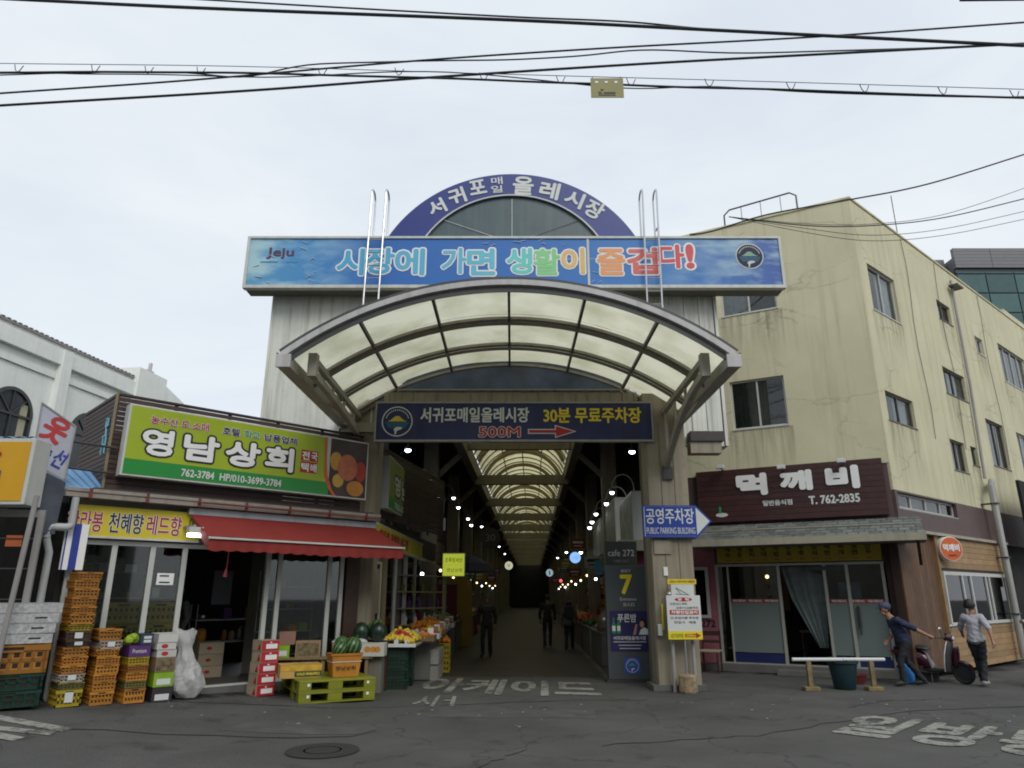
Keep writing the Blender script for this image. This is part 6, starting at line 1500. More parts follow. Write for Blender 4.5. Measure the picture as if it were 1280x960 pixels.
def sliding_window(h, conv, left_c=None, right_c=None, n=2, fm=white_frame, t=0.045):
    x0, x1, z0, z1 = h; fr_ = MB(); B = lambda a, b, c, d, e, f, mb: mb.add([conv(q) for q in ((a, c, e), (b, c, e), (b, d, e), (a, d, e), (a, c, f), (b, c, f), (b, d, f), (a, d, f))], [(3, 2, 1, 0), (4, 5, 6, 7), (0, 1, 5, 4), (1, 2, 6, 5), (2, 3, 7, 6), (3, 0, 4, 7)])
    y0, y1 = 0.07, 0.12
    B(x0, x1, y0, y1, z0, z0 + t, fr_); B(x0, x1, y0, y1, z1 - t, z1, fr_); B(x0, x0 + t, y0, y1, z0 + t, z1 - t, fr_); B(x1 - t, x1, y0, y1, z0 + t, z1 - t, fr_)
    for k in range(1, n): c = x0 + (x1 - x0) * k / n; B(c - t * .45, c + t * .45, y0 - .005, y1, z0 + t, z1 - t, fr_)
    w = fr_.build('window', fm, yb); si = MB(); B(x0 - .02, x1 + .02, -0.02, y0 - .006, z0 - 0.03, z0 - .002, si); si.build('sill', fm, w); L_ = min(1.6, .5 + (x1 - x0) * .6); stain_shade_quad('rain_streaks', [conv(q) for q in ((x0 - .1, -.003, z0 - .03 - L_), (x1 + .1, -.003, z0 - .03 - L_), (x1 + .1, -.003, z0 - .03), (x0 - .1, -.003, z0 - .03))], wall_stain, w) if z0 > 4.6 else None
    for k in range(n):
        a = x0 + (x1 - x0) * k / n + t * .5; b = x0 + (x1 - x0) * (k + 1) / n - t * .5
        g_ = MB(); g_.add([conv(q) for q in ((a, .095, z0 + t), (b, .095, z0 + t), (b, .095, z1 - t), (a, .095, z1 - t))], [(0, 1, 2, 3)]); g_.build('pane', window_glass, w)
        cm = (left_c, right_c)[min(k, 1)] if n == 2 else (left_c, right_c)[k % 2]
        if cm:
            g_ = MB(); q_ = 12
            for i in range(q_ + 1): u = a + (b - a) * i / q_; yy = .2 + .02 * math.sin(i * 2.1); g_.v += [conv((u, yy, z0)), conv((u, yy, z1))]
            for i in range(q_): g_.f.append((2 * i, 2 * i + 2, 2 * i + 3, 2 * i + 1))
            g_.build('curtain', cm, w)
idt = lambda p: p
sliding_window(wf[0], idt, curt, curt2); sliding_window(wf[1], idt, curt2, M('dark_blind', (0.05, 0.06, 0.055), 0.9))
dfr = M('bronze_window_frame', (0.12, 0.11, 0.1), 0.5)
for i, h in enumerate(wsd):
    sliding_window(h, to_RF, None if i % 2 == 0 else curt2, curt if i in (0, 4, 5, 9) else curt2, 4 if i in (3, 9) else 2, white_frame if i in (0, 3, 2, 9) else dfr)
# brown band on the side with its row of small windows; front wall below the sign
brown_tile = M('purple_brown_tile', (0.10, 0.062, 0.058), 0.6, var=0.12, grime=0.3)
bw_h = (0.12, 3.6, 3.52, 3.86)
wall_with_holes(0, 26, 3.0, 3.899, [bw_h], -0.02, 0.2, to_RF).build('brown_band', brown_tile, yb); sliding_window(bw_h, to_RF, curt2, M('pale_green_blind', (0.3, 0.36, 0.33), 0.9), 4)
wall_with_holes(-4.6, 0, 2.35, 4.499, [], 0.02, 0.2).build('front_lower_wall', brown_tile, yb)
# roof rail
rl = thing('roof_rail', 'bent iron rail standing on the parapet of the cream yellow building', 'railing', RF, (-2, 0.1, TOP + .05))
m = MB(); m.tube([(-3.05, .1, TOP + .05), (-3.05, .1, TOP + .42), (-2.9, .1, TOP + .55), (-1.35, .1, TOP + .62), (-1.2, .1, TOP + .5), (-1.2, .1, TOP + .05)], 0.022, 8); m.build('rail', dark_metal, rl, smooth=True)
for k in range(3): bx('upright', dark_metal, rl, (-2.6 + k * .5, -2.585 + k * .5, .095, .11, TOP + .05, TOP + .57))
# pipes on the side face
pp = thing('drain_pipe', 'grey drain pipe running down the side of the cream building', 'pipe', RS, (5.75, -0.3, 0))
MB().tube([(6.35, -.08, 10.8), (6.3, -.08, 7.5), (5.95, -.1, 4.75)], 0.04, 10).build('upper_pipe', grey_metal, pp, smooth=True)
MB().tube([(6.35, -.1, 4.6), (5.75, -.3, 4.62), (5.62, -.3, 4.5), (5.62, -.3, 0.15)], 0.085, 12).build('lower_pipe', M('pale_grey_pipe', (0.3, 0.3, 0.28), 0.5, var=.1, streak=.3), pp, smooth=True)
for z in (1.2, 2.6, 4.0): bx('clamp', dark_metal, pp, (5.52, 5.72, -.4, -.0, z, z + .03))
for z in (10.55,): bx('cable_bracket', dark_metal, pp, (6.15, 6.65, -.3, -.05, z, z + .05))
tag(MB().tube([(0, 0, 0), (0, 0, 1.4)], 0.012, 5).build('aerial', dark_metal, None, fr=RS, at=(0, 0, 0)), 'thin aerial mast on the parapet of the cream building side', 'aerial'); bpy.data.objects['aerial'].location = RS.world((3.2, 0.1, TOP))
for k, sx_ in enumerate((2.95, 8.8, 5.2)):
    m = MB(); m.tube([(sx_ + 0.1 * math.sin(q * 1.3 + k), -0.03, TOP - .1 - q * .8) for q in range(8)], 0.008, 5)
    tag(m.build('wall_cable', dark_metal, None, fr=RS, at=(sx_, -.03, 5)), '%s thin cable hanging down the cream side wall' % ['nearest', 'farthest', 'middle'][k], 'cable', 'cables hanging down the cream side wall')
tag(bx('roof_hut', ycream, None, (14.0, 17.2, 0.5, 3, TOP - .3, TOP + 1.0), fr=RS, at=(15, 1, TOP)), 'small cream rooftop hut behind the side parapet', 'hut')

# ------------------------------------------------------------------ restaurant ground floor
lwood_t = M('table_wood', (.3, .2, .1), .5)
rs = thing('restaurant', 'glazed restaurant front with frosted sliding doors under a shingled awning', 'shop', RF, (-2, 0, 0))
pink = M('pink_paint', (0.3, 0.1, 0.13), 0.7, var=.12, streak=.2)
bx('pink_wall', pink, rs, (-5.3, -4.02, 0.0, 0.15, 0.15, 2.75)); pw_ = bx('side_window', white_frame, rs, (-4.75, -4.2, -.04, -.001, 1.15, 1.22), (-4.75, -4.2, -.04, -.001, 2.25, 2.32), (-4.75, -4.68, -.04, -.001, 1.22, 2.25), (-4.27, -4.2, -.04, -.001, 1.22, 2.25)); bx('pane', dim_glass, pw_, (-4.68, -4.27, -.02, -.015, 1.22, 2.25)); bx('blind', M('dark_blind', (0, 0, 0)), pw_, (-4.68, -4.27, -.01, -.004, 1.22, 2.25))
bx('step', kerb, rs, (-5.3, 0.3, -0.14, 0.3, 0, 0.17), bevel=.01); bx('step_tread', kerb, rs, (-2.75, -1.5, -0.55, -0.141, 0, 0.12), bevel=.01)
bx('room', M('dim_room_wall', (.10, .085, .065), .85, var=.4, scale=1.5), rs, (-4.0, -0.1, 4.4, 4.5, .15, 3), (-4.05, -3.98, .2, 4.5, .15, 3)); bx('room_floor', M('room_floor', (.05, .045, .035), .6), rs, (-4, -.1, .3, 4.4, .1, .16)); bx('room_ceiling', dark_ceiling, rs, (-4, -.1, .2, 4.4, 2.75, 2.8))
for s in (-4.0, -2.6, -1.62, -1.16, -0.45): bx('door_frame', alu, rs, (s - .03, s + .035, -.01, .06, .17, 2.32), bevel=.003)
bx('door_head', alu, rs, (-4.03, -.41, -.012, .065, 2.32, 2.37)); bx('door_sill', alu, rs, (-4.03, -.41, -.012, .065, .172, .2))
deep_blue = M('deep_blue_film', (.012, .02, .1), .4)
for a, b in ((-3.72, -2.64), (-1.58, -.49)):
    bx('frosted_pane', frosted, rs, (a, b, .02, .026, .42, 1.5)); bx('blue_film', deep_blue, rs, (a, b, .015, .03, .2, .40)); bx('clear_pane', glass, rs, (a, b, .02, .026, 1.585, 2.32)); bx('red_strip', M('dull_red_strip', (.3, .05, .05), .6), rs, (a + .02, b, .012, .018, 1.5, 1.585))
    for k in range(3): text('먹깨비', print_white, rs, a + .05 + k * .36, a + .33 + k * .36, 1.515, 1.57, .008, bold=.02)
bx('clear_pane', glass, rs, (-3.96, -3.76, .02, .026, .2, 2.32)); bx('door_stile', alu, rs, (-3.76, -3.72, -.005, .05, .2, 2.32))
MB().tube([(-1.02, -.05, .85), (-1.02, -.05, 1.45)], .02, 8).build('door_handle', dark_metal, rs); bx('handle_plate', dark_metal, rs, (-1.05, -.99, -.03, .01, 1.0, 1.42)); bx('closer', dark_metal, rs, (-1.95, -1.2, -.04, .0, 2.2, 2.29))
m = MB()
for i in range(13):
    u = i / 12
    for z, k in ((2.3, 0), (1.6, .25), (.55, 1)):
        s = -2.56 + u * .92; s = s + (-1.75 - s) * k * .8; m.v.append((s, .2 + .03 * math.sin(i * 2.3), z))
for i in range(12):
    for j in range(2): q = i * 3 + j; m.f.append((q, q + 3, q + 4, q + 1))
m.build('curtain', M('pale_blue_curtain', (.15, .19, .19), .8, var=.2, scale=6), rs)
m = MB(); m.ball((-3.0, .9, 2.1), .045, 10, 6); m.build('bulb', warm_glow, rs); bx('warm_back', M('warm_wall', (.2, .13, .07), .8, var=.3), rs, (-3.9, -2.7, 2.0, 2.05, 1.3, 2.7))
pl_ = thing('indoor_plant', 'potted plant seen through the left frosted restaurant pane', 'plant', RF, (-2.9, .5, 1.4)); m = MB(); m.lathe([(.05, 0), (.08, .16)], (-2.88, .4, 1.5), 10); m.build('pot', dark_metal, pl_); m = MB()
for k in range(22):
    a = random.uniform(0, 6.28); e_ = random.uniform(.3, 1.3); L = random.uniform(.12, .28); b0 = Vector((-2.88, .4, 1.66)); d = Vector((math.cos(a) * math.cos(e_), math.sin(a) * math.cos(e_), math.sin(e_))); s_v = d.cross(Vector((0, 0, 1))).normalized() * .025
    m.add([b0, b0 + d * L * .5 + s_v, b0 + d * L, b0 + d * L * .5 - s_v], [(0, 1, 2, 3)])
m.build('leaves', M('leaf_green', (.03, .08, .02), .5, var=.3), pl_, kind='stuff')
tag(bx('wall_picture', M('blue_picture', (.1, .16, .26), .4, var=.5), None, (-1.4, -.95, .45, .47, 1.6, 1.95), fr=RF, at=(-1.2, .46, 1.6)), 'blue picture behind the glass door of the restaurant', 'picture')
# menu strip
# tables seen inside the restaurant
for k_t, (sx_t, sy_t) in enumerate(((-3.2, 2.2), (-2.1, 1.6), (-1.1, 2.4))):
    tt = thing('dining_table', '%s low dining table inside the restaurant' % ['left', 'middle', 'right'][k_t], 'table', RF, (sx_t, sy_t, .16)); bx('table_top', lwood_t, tt, (sx_t - .35, sx_t + .35, sy_t - .3, sy_t + .3, .82, .86))
    for qa in (-1, 1):
        for qb in (-1, 1): bx('leg', dark_metal, tt, (sx_t + qa * .3 - .02, sx_t + qa * .3 + .02, sy_t + qb * .25 - .02, sy_t + qb * .25 + .02, .16, .82))
mn = thing('menu_strip', 'dim yellow menu strip of Korean dish names above the restaurant doors', 'sign', RF, (-2.2, -.03, 2.4))
bx('sign_panel', M('dull_yellow_menu', (.42, .33, .03), .6, var=.1, grime=.3), mn, (-3.95, -.42, -.03, 0.015, 2.40, 2.86))
for k, w in enumerate(('메뉴', '해장국', '갈치국', '순대', '국밥', '수육', '두루치기', '정식', '백반', '찌개', '냉면', '만두')):
    s = -3.75 + k * .275
    for j, ch in enumerate(w[:2]): text(ch, print_black, mn, s, s + .11, 2.66 - j * .13, 2.77 - j * .13, -.034, bold=.02)
    bx('price_dash', print_red, mn, (s - .01, s + .13, -.034, -.032, 2.45, 2.465))
# shingled awning
ra = thing('shingle_awning', 'grey shingled lean-to awning with cream fascia over the restaurant doors', 'awning', RF, (-1.8, -.6, 2.7))
shg = M('grey_shingle', (.13, .14, .13), .85, var=.2, scale=9, bump=.5, rv=.3, grime=.3)
z_at = lambda y: 3.30 + y * 0.36
sm = None
rows, cols = 6, 22
bx('deck', wood_dark, ra, (-4.25, .42, -1.18, -.0, 2.84, 2.86)) if False else MB().add([(-4.25, .0, 3.275), (.42, .0, 3.275), (.42, -1.2, 2.845), (-4.25, -1.2, 2.845), (-4.25, .0, 3.24), (.42, .0, 3.24), (.42, -1.2, 2.81), (-4.25, -1.2, 2.81)], [(3, 2, 1, 0), (4, 5, 6, 7), (0, 4, 7, 3), (1, 2, 6, 5), (3, 7, 6, 2)]).build('deck', M('awning_underside', (.16, .14, .11), .8), ra)
for r_ in range(rows):
    for c in range(cols):
        x0 = -4.25 + c * (4.67 / cols) + (r_ % 2) * .1; x1 = min(x0 + 4.67 / cols - .012, .43)
        if x1 - x0 < .05: continue
        ya, yb_ = -.2 * r_ - .0, -.2 * r_ - .225
        m = MB(); za, zb_ = z_at(ya) + .002, z_at(yb_) + .014
        m.add([(x0, ya, za), (x1, ya, za), (x1, yb_, zb_), (x0, yb_, zb_), (x1, yb_, zb_ - .012), (x0, yb_, zb_ - .012)], [(3, 2, 1, 0), (3, 5, 4, 2)]); m.build('shingle', shg, ra)
bx('fascia', M('cream_fascia', (.34, .32, .24), .6, var=.1, streak=.3), ra, (-4.3, .46, -1.25, -1.2, 2.72, 2.87)); bx('soffit', M('awning_underside', (0, 0, 0)), ra, (-4.28, .44, -1.2, -.0, 2.735, 2.76))
bx('ridge_strip', M('cream_fascia', (0, 0, 0)), ra, (-4.28, .3, -.62, -.58, 3.10, 3.125)); bx('end_board', wood_dark, ra, (.43, .46, -1.2, 0, 2.76, 2.88))
m = MB(); m.bar((.3, -.02, 2.3), (.3, -.9, 2.74), .06, .06); m.build('strut', wood_dark, ra)
# brown board sign
rb = thing('restaurant_sign', 'dark maroon board sign with fat white Korean letters and phone number', 'sign', RF, (-2.2, -.1, 3.33))
maroon = M('maroon_board', (.048, .016, .014), .5, var=.15, streak=.2, rv=.12)
for k in range(10): z = 3.35 + k * .125; bx('board', maroon, rb, (-4.28, -.15, -.14, -.08, z + .003, z + .122))
bx('backing', wood_dark, rb, (-4.28, -.15, -.075, -.005, 3.35, 4.6))
px_r = lambda px, py: RF.pix(px, py, .15)[0]
for ch, a, b, zz0, zz1 in (('먹', 923, 957, 3.98, 4.42), ('깨', 978, 1014, 4.02, 4.42), ('비', 1036, 1073, 4.0, 4.44)):
    text(ch, print_black, rb, px_r(a, 610), px_r(b, 608), zz0, zz1, -.145, bold=.075, name='letter_shadow'); text(ch, print_bright, rb, px_r(a, 610), px_r(b, 608), zz0, zz1, -.17, bold=.05, depth=.02, name='letter')
text('일반음식점', print_white, rb, px_r(954, 635), px_r(991, 635), 3.68, 3.80, -.15, bold=.03); text('T. 762-2835', print_white, rb, px_r(1012, 630), px_r(1075, 626), 3.66, 3.84, -.15, bold=.04)
m = MB(); m.add([(px_r(902, 640) + .09 * math.cos(a) * 1.6, -.146, 3.52 + .05 * math.sin(a)) for a in [R(24 * k) for k in range(15)]], [tuple(range(15))]); m.build('dish_print', print_white, rb)
bx('bottle_print', M('bottle_green_print', (0, 0, 0)), rb, (px_r(899, 640), px_r(899, 640) + .05, -.152, -.149, 3.56, 3.72))
for k, (a, b) in enumerate(((901, 584), (977, 584), (1052, 576))):
    s, z = RF.pix(a, b, .35); t = thing('sign_lamp', '%s small white lamp over the maroon restaurant sign' % ['left', 'middle', 'right'][k], 'lamp', RF, (s, -.3, z), group='lamps over the maroon sign')
    bx('arm', dark_metal, t, (s - .01, s + .01, -.35, -.1, z - .05, z - .03)); bx('head', print_white, t, (s - .1, s + .08, -.42, -.32, z - .04, z + .05), bevel=.01)
# wooden side: dark upright boards, then pale horizontal boards, trim, windows, round sign
ws = thing('timber_side_wall', 'timber clad side of the restaurant with dark upright and pale level boards', 'wall', RS, (3, -.1, 0))
dwood = M('dark_upright_board', (.12, .062, .03), .65, var=.25, scale=4, streak=.4, rv=.2); lwood = M('pale_level_board', (.30, .19, .09), .65, var=.2, scale=3, rv=.16, grime=.2, dirt=(.14, .08, .04))
k = 0; s = -.35
while s < 1.5: bx('upright_board', dwood, ws, (s, min(s + .145, 1.55), -.05, -.02, .1, 2.95)); s += .15
bx('core', wood_dark, ws, (-.35, 6.3, -.018, .15, .1, 2.99))
win = (1.68, 5.85, 1.05, 2.14)
z = .1
while z < 2.95:
    z1 = min(z + .135, 2.97)
    if z1 <= win[2] or z >= win[3]: segs = [(1.56, 6.3)]
    else: segs = [(1.56, win[0] - .05), (win[1] + .05, 6.3)]
    for a, b in segs: bx('level_board', lwood, ws, (a, b, -.12, -.09, z + .002, z1 - .004))
    z += .135
bx('corner_board', lwood, ws, (1.52, 1.558, -.125, -.021, .1, 2.97)); bx('backing', wood_dark, ws, (1.56, 6.3, -.089, -.02, .1, 2.97)); bx('top_trim', M('cream_fascia', (0, 0, 0)), ws, (.6, 6.45, -.2, -.021, 2.975, 3.04))
ww = bx('window', white_frame, ws, (win[0] - .05, win[1] + .05, -.16, -.09, win[2] - .04, win[2] + .03), (win[0] - .05, win[1] + .05, -.16, -.09, win[3] - .03, win[3] + .05), *[(s - .035, s + .035, -.16, -.09, win[2] + .03, win[3] - .03) for s in (win[0] - .015, 2.75, 3.3, 4.35, 4.6, win[1] + .015)])
bx('pane', dim_glass, ww, (win[0], win[1], -.13, -.125, win[2] + .03, win[3] - .03)); bx('green_film', M('pale_green_film', (.3, .42, .36), .7), ww, (4.64, win[1], -.12, -.115, win[2] + .03, 1.75), (2.79, 3.26, -.12, -.115, win[2] + .03, 1.75)); bx('grey_blind', M('grey_green_curtain', (0, 0, 0)), ww, (win[0], 2.72, -.118, -.11, win[2], win[3]), (3.33, 4.3, -.118, -.11, win[2], win[3])); bx('poster', M('window_poster', (.12, .12, .2), .6, var=.6, scale=8), ww, (4.9, 5.6, -.124, -.121, 1.72, 2.08))
rn = thing('round_sign', 'round orange lit-box sign with white Korean letters on the timber side wall', 'sign', RS, (2.4, -.3, 2.5))
c0 = RS.pix(1186, 686, .3); m = MB()
ringp = [(0.27 * math.cos(a), 0.27 * math.sin(a)) for a in [R(12 * k) for k in range(30)]]
RN = Frame(*RS.world((c0[0], -.35, 0))[:2], 5.0)
def rn_c(p):
    w = RN.world((p[0], p[1], 0)); dx, dy = w.x - RS.x, w.y - RS.y; return (dx * RS.d[0] + dy * RS.d[1], -(dx * RS.n[0] + dy * RS.n[1]), c0[1] + p[2])
def rn_mb(src): o = MB(); o.v = [rn_c(v) for v in src.v]; o.f = src.f; return o
rn_mb(MB().prism(ringp, 0, .2)).build('drum', print_bright, rn, bevel=.008); rn_mb(MB().disc((0, 0), .255, -.004, 32)).build('orange_face', M('orange_sign_face', (.6, .12, .03), .45), rn); rn_mb(text_mb('먹깨비', -.19, .19, -.05, .10, -.008, bold=.05)).build('lettering', print_bright, rn); rn_mb(text_mb('일반음식점', -.09, .09, -.17, -.13, -.008, bold=.02)).build('lettering', print_black, rn)
m = MB(); m.bar(rn_c((0, .1, .27)), (c0[0], -.02, c0[1] + .3), .03, .03); m.build('bracket', dark_metal, rn)
yp = M('yellow_pipe_paint', (.4, .3, .06), .5); m = MB(); m.tube([RF.world(q) for q in ((-.18, -.1, 2.35), (-.1, -.12, 2.3), (-.06, -.12, 1.4), (-.02, -.12, .3))], .022, 8); tag(m.build('gas_pipe', yp, None, smooth=True, at=tuple(RF.world((-.06, -.12, .3)))), 'thin yellow gas pipe at the right edge of the restaurant doors', 'pipe')
bx('brown_pier', wood_dark, rs, (-.38, .0, -.03, .1, .17, 2.8))
# dark gap beyond, far right
bx_ = thing('net_shelter', 'dark netted shelter beyond the drain pipe at the right edge', 'shelter', RS, (9, 0, 0))
bx('net', M('black_net', (.012, .012, .012), .9), bx_, (6.6, 9.6, -.7, -.62, 3.0, 4.7)); bx('dark_wall', dark_room, bx_, (6.4, 20, .1, .2, 0, 3.0))
for k in range(4): MB().tube([(7 + k * .9, -.65, 0), (7.1 + k * .9 + .2 * math.sin(k), -.65, 3.0)], .05, 7).build('post', concrete_dim, bx_)
tag(bx('orange_board', M('orange_board', (.5, .11, .02), .5), None, (6.9, 8.2, -.9, -.85, 1.9, 2.2), fr=RS, at=(7.5, -.9, 1.9)), 'orange board in the dark gap at the right edge', 'board')

# ------------------------------------------------------------------ glass office far right
ob = thing('office_building', 'distant office block with grey panels and green glass at upper right', 'building', Frame(29, 45, 0), (5, 0, 0))
gp = M('grey_facade_panel', (.16, .155, .165), .5, var=.06, rv=.06); gg_ = M('green_curtain_glass', (.035, .09, .085), .15, var=.15, rv=.25, spec=.8)
gmul = M('dark_green_mullion', (.02, .035, .035), .4)
bx('core', gp, ob, (2.2, 24, .35, 9, 0, 24.6))
for r_ in range(6):
    for c in range(8): bx('facade_panel', gp, ob, (2.0 + c * 2.6, 2.0 + c * 2.6 + 2.57, 0, .3, 23.62 + r_ * .25, 23.62 + r_ * .25 + .235))
bx('shoulder_panel', gp, ob, (0.1, 1.9, 1.0, 9, 0, 24.7))
zz = 23.35
for rr in range(6):
    z1 = zz - (0.18 if rr == 0 else 1.45)
    for c in range(10):
        x0 = 2.0 + c * 2.0
        if rr == 2 and c > 2: continue
        bx('glass_pane', gg_, ob, (x0 + .04, x0 + 1.96, .1, .16, z1 + .05, zz - .05))
    zz = z1
bx('mullion_grid', gmul, ob, (2.0, 22, .17, .34, 12, 23.6))
for r_ in range(6): bx('facade_panel', gp, ob, (8.0, 24, 0.0, .3, 20.3 + r_ * .24, 20.3 + r_ * .24 + .225))

# ------------------------------------------------------------------ church on the left
ch = thing('white_church', 'long white church hall with arched windows and cornice at left', 'church', CH, (3, 0, 0))
wht = M('white_render', (.82, .85, .8), .7, var=.05, streak=.15, dirt=(.35, .37, .33), bump=.1)
holes = []
wall_with_holes(-4, 4.0, 0, 9.05, [], 0, .3).build('side_wall', wht, ch)
bx('cornice', wht, ch, (-4, .55, -.16, -.001, 8.42, 8.9), (.95, 4.0, -.16, -.001, 8.42, 8.9)); bx('string_course', wht, ch, (-4, .55, -.06, -.001, 7.98, 8.12), (.95, 4.0, -.06, -.001, 7.98, 8.12)); bx('pilaster', wht, ch, (.56, .94, -.22, -.001, 0, 8.9))
bx('roof_edge', M('tile_edge', (.3, .28, .28), .7), ch, (-4, 4.0, -.10, .4, 9.051, 9.11))
for k in range(40): bx('ridge_tile', M('tile_edge', (0, 0, 0)), ch, (-3.95 + k * .2, -3.95 + k * .2 + .11, -.12, .3, 9.115, 9.135))
bx('end_block', wht, ch, (4.01, 5.6, -.25, 2.5, 0, 9.45)); MB().prism([(5.61, 0), (14, 0), (14, 7.1), (5.61, 9.45)], .05, 2.4).build('rear_gable', wht, ch)
bx('roof_slab', concrete_dim, ch, (-4, 14, .3, 8, 6.8, 7.0))
def arch_window(cx, zb, r):
    m = MB(); n_ = 20
    for k in range(n_): a, b = math.pi * k / n_, math.pi * (k + 1) / n_; m.bar((cx + r * math.cos(a), -.03, zb + r * math.sin(a)), (cx + r * math.cos(b), -.03, zb + r * math.sin(b)), .1, .07, up=(0, 1, 0))
    m.box(cx - r - .03, cx - r + .04, -.07, -.003, zb - 1.2, zb); m.box(cx + r - .04, cx + r + .03, -.07, -.003, zb - 1.2, zb)
    w = m.build('window', dark_metal, ch)
    m = MB(); m.add([(cx + r * math.cos(a), -.012, zb + r * math.sin(a)) for a in [math.pi * k / 24 for k in range(25)]] + [(cx - r, -.012, zb - 1.2), (cx + r, -.012, zb - 1.2)], [tuple(range(27))]); m.build('pane', M('dark_church_glass', (.03, .035, .04), .15, var=.3), w)
    m = MB()
    for a in (R(45), R(90), R(135)): m.bar((cx, -.03, zb), (cx + r * math.cos(a), -.03, zb + r * math.sin(a)), .03, .04, up=(0, 1, 0))
    m.box(cx - r, cx + r, -.06, -.02, zb - .03, zb + .03); m.box(cx - .02, cx + .02, -.06, -.02, zb - 1.2, zb); m.build('glazing_bars', dark_metal, w)
    bx('curtain', M('cream_curtain', (.4, .37, .26), .9, var=.2), w, (cx + r * .45, cx + r * .8, -.02, -.014, zb - .9, zb + r * .5))
arch_window(-.75, 6.55, .72); arch_window(2.3, 6.55, .72)
pale_stone = M('pale_stone', (.5, .47, .46), .8)
cr = thing('roof_cross', 'small pale stone cross on the white church roof', 'cross', CH, (5.6, 1.2, 9.4)); c1 = CH.pix(187, 467, -1.0)
bx('base', pale_stone, cr, (c1[0] - .12, c1[0] + .12, .9, 1.14, 9.0, c1[1] - .3)); bx('upright', pale_stone, cr, (c1[0] - .05, c1[0] + .05, .96, 1.06, c1[1] - .3, c1[1] + .42)); bx('crossbar', pale_stone, cr, (c1[0] - .2, c1[0] - .052, .965, 1.055, c1[1] + .03, c1[1] + .13), (c1[0] + .052, c1[0] + .2, .965, 1.055, c1[1] + .03, c1[1] + .13))

# ------------------------------------------------------------------ overhead cables
cab_m = M('black_cable', (.012, .012, .016), .5)
def cable(lab, Y, pts, r, extra=2.5, wob=0.0, left=1):
    """a cable across the street at distance Y through the given picture points, carried on past both edges"""
    P = [Vector(atY(a, b, Y)) for a, b in pts]
    d0 = (P[0] - P[1]).normalized(); d1 = (P[-1] - P[-2]).normalized()
    P = [P[0] + d0 * extra * 3 * left] + P if left else P + [P[-1] + d1 * extra * 3]
    out = []
    for i in range(len(P) - 1):
        p0 = P[max(i - 1, 0)]; p1 = P[i]; p2 = P[i + 1]; p3 = P[min(i + 2, len(P) - 1)]
        for k in range(8):
            t = k / 8; out.append(0.5 * ((2 * p1) + (p2 - p0) * t + (2 * p0 - 5 * p1 + 4 * p2 - p3) * t * t + (3 * p1 - p0 - 3 * p2 + p3) * t ** 3))
    out.append(P[-1])
    if wob: out = [p + Vector((0, 0, wob * math.sin(i * .7))) for i, p in enumerate(out)]
    o = MB().tube(out, r, 6).build('overhead_cable', cab_m, None, smooth=True, at=tuple(P[1])); tag(o, lab, 'cable', 'overhead cables crossing the street')
    return o
cable('thick upper cable falling from the top left to the right edge', 8.2, [(-40, -4), (250, 10), (640, 25), (900, 38), (1280, 57)], .024)
cable('thinner cable above the thick upper one, joining it right of centre', 8.25, [(180, -5), (400, 8), (640, 21), (780, 27), (880, 36), (1000, 43)], .013, .5)
cable('cable rising gently from the left to the upper right edge', 8.5, [(-20, 118), (240, 100), (520, 76), (760, 60), (1020, 46), (1280, 28)], .014)
cable('lowest dark cable rising from the left edge to the right', 8.4, [(-20, 133), (300, 114), (520, 98), (800, 80), (1060, 66), (1290, 54)], .018)
cable('slack bundled cable sagging across the upper left', 8.6, [(-20, 90), (80, 91), (220, 90), (300, 96), (400, 80), (560, 76), (700, 72), (800, 63), (960, 66), (1200, 58)], .011, 1, .006)
cable('thin messenger wire above the hooked lower bundle', 8.0, [(-20, 79), (300, 83), (640, 93), (960, 102), (1290, 112)], .005)
m1 = cable('hooked lower bundle sloping down to the right with yellow tag', 8.0, [(-20, 91), (200, 90), (420, 94), (640, 101), (800, 107), (1000, 113), (1290, 123)], .015, 2, .004)
m2 = cable('loose twin wire wrapped along the hooked lower bundle', 8.02, [(-20, 94), (120, 92), (330, 96), (560, 90), (760, 109), (900, 109), (1100, 119), (1290, 121)], .008, 2, .008)
for k, (a, b) in enumerate(((22, 86), (118, 86), (185, 88), (250, 89), (402, 90), (498, 90), (604, 96), (700, 100), (788, 103), (886, 104), (988, 108), (1080, 111), (1178, 114), (1268, 118))):
    h = MB(); c = Vector(atY(a, b, 8.0)); h.tube([c + Vector(q) for q in ((-.05, 0, .07), (-.03, 0, -.01), (0, 0, -.05), (.035, 0, -.03), (.07, 0, .05))], .006, 5)
    q = h.build('cable_hook', cab_m, m1)
cable('long service wire rising over the cream building to the right', 14.9, [(862, 293), (890, 289), (960, 268), (1060, 250), (1160, 230), (1290, 190)], .018, 1, 0, 0)
for k, ys_ in enumerate(((276, 282, 268, 238), (278, 284, 272, 252), (282, 296, 286, 268), (287, 303, 294, 278))):
    cable('%s of four thin service wires sagging over the cream building' % ['highest', 'second highest', 'second lowest', 'lowest'][k], 13.2, [(911, 271), (1010, ys_[0] + 4), (1090, ys_[1] - 2), (1180, ys_[2]), (1290, ys_[3] - 6)], .006 if k != 1 else .011, .3, 0, 0)
tag(MB().tube([atY(1200, 0, 8), atY(1300, -1, 8)], .02, 6).build('overhead_cable', cab_m, None, at=atY(1240, 0, 8)), 'short dark cable end clipping the top right corner', 'cable')
tp = thing('cable_tag', 'yellow plate tag hanging from the lower cable bundle', 'tag', W, atY(759, 110, 7.96)); a, b = Vector(atY(738, 98, 7.96)), Vector(atY(780, 122, 7.96))
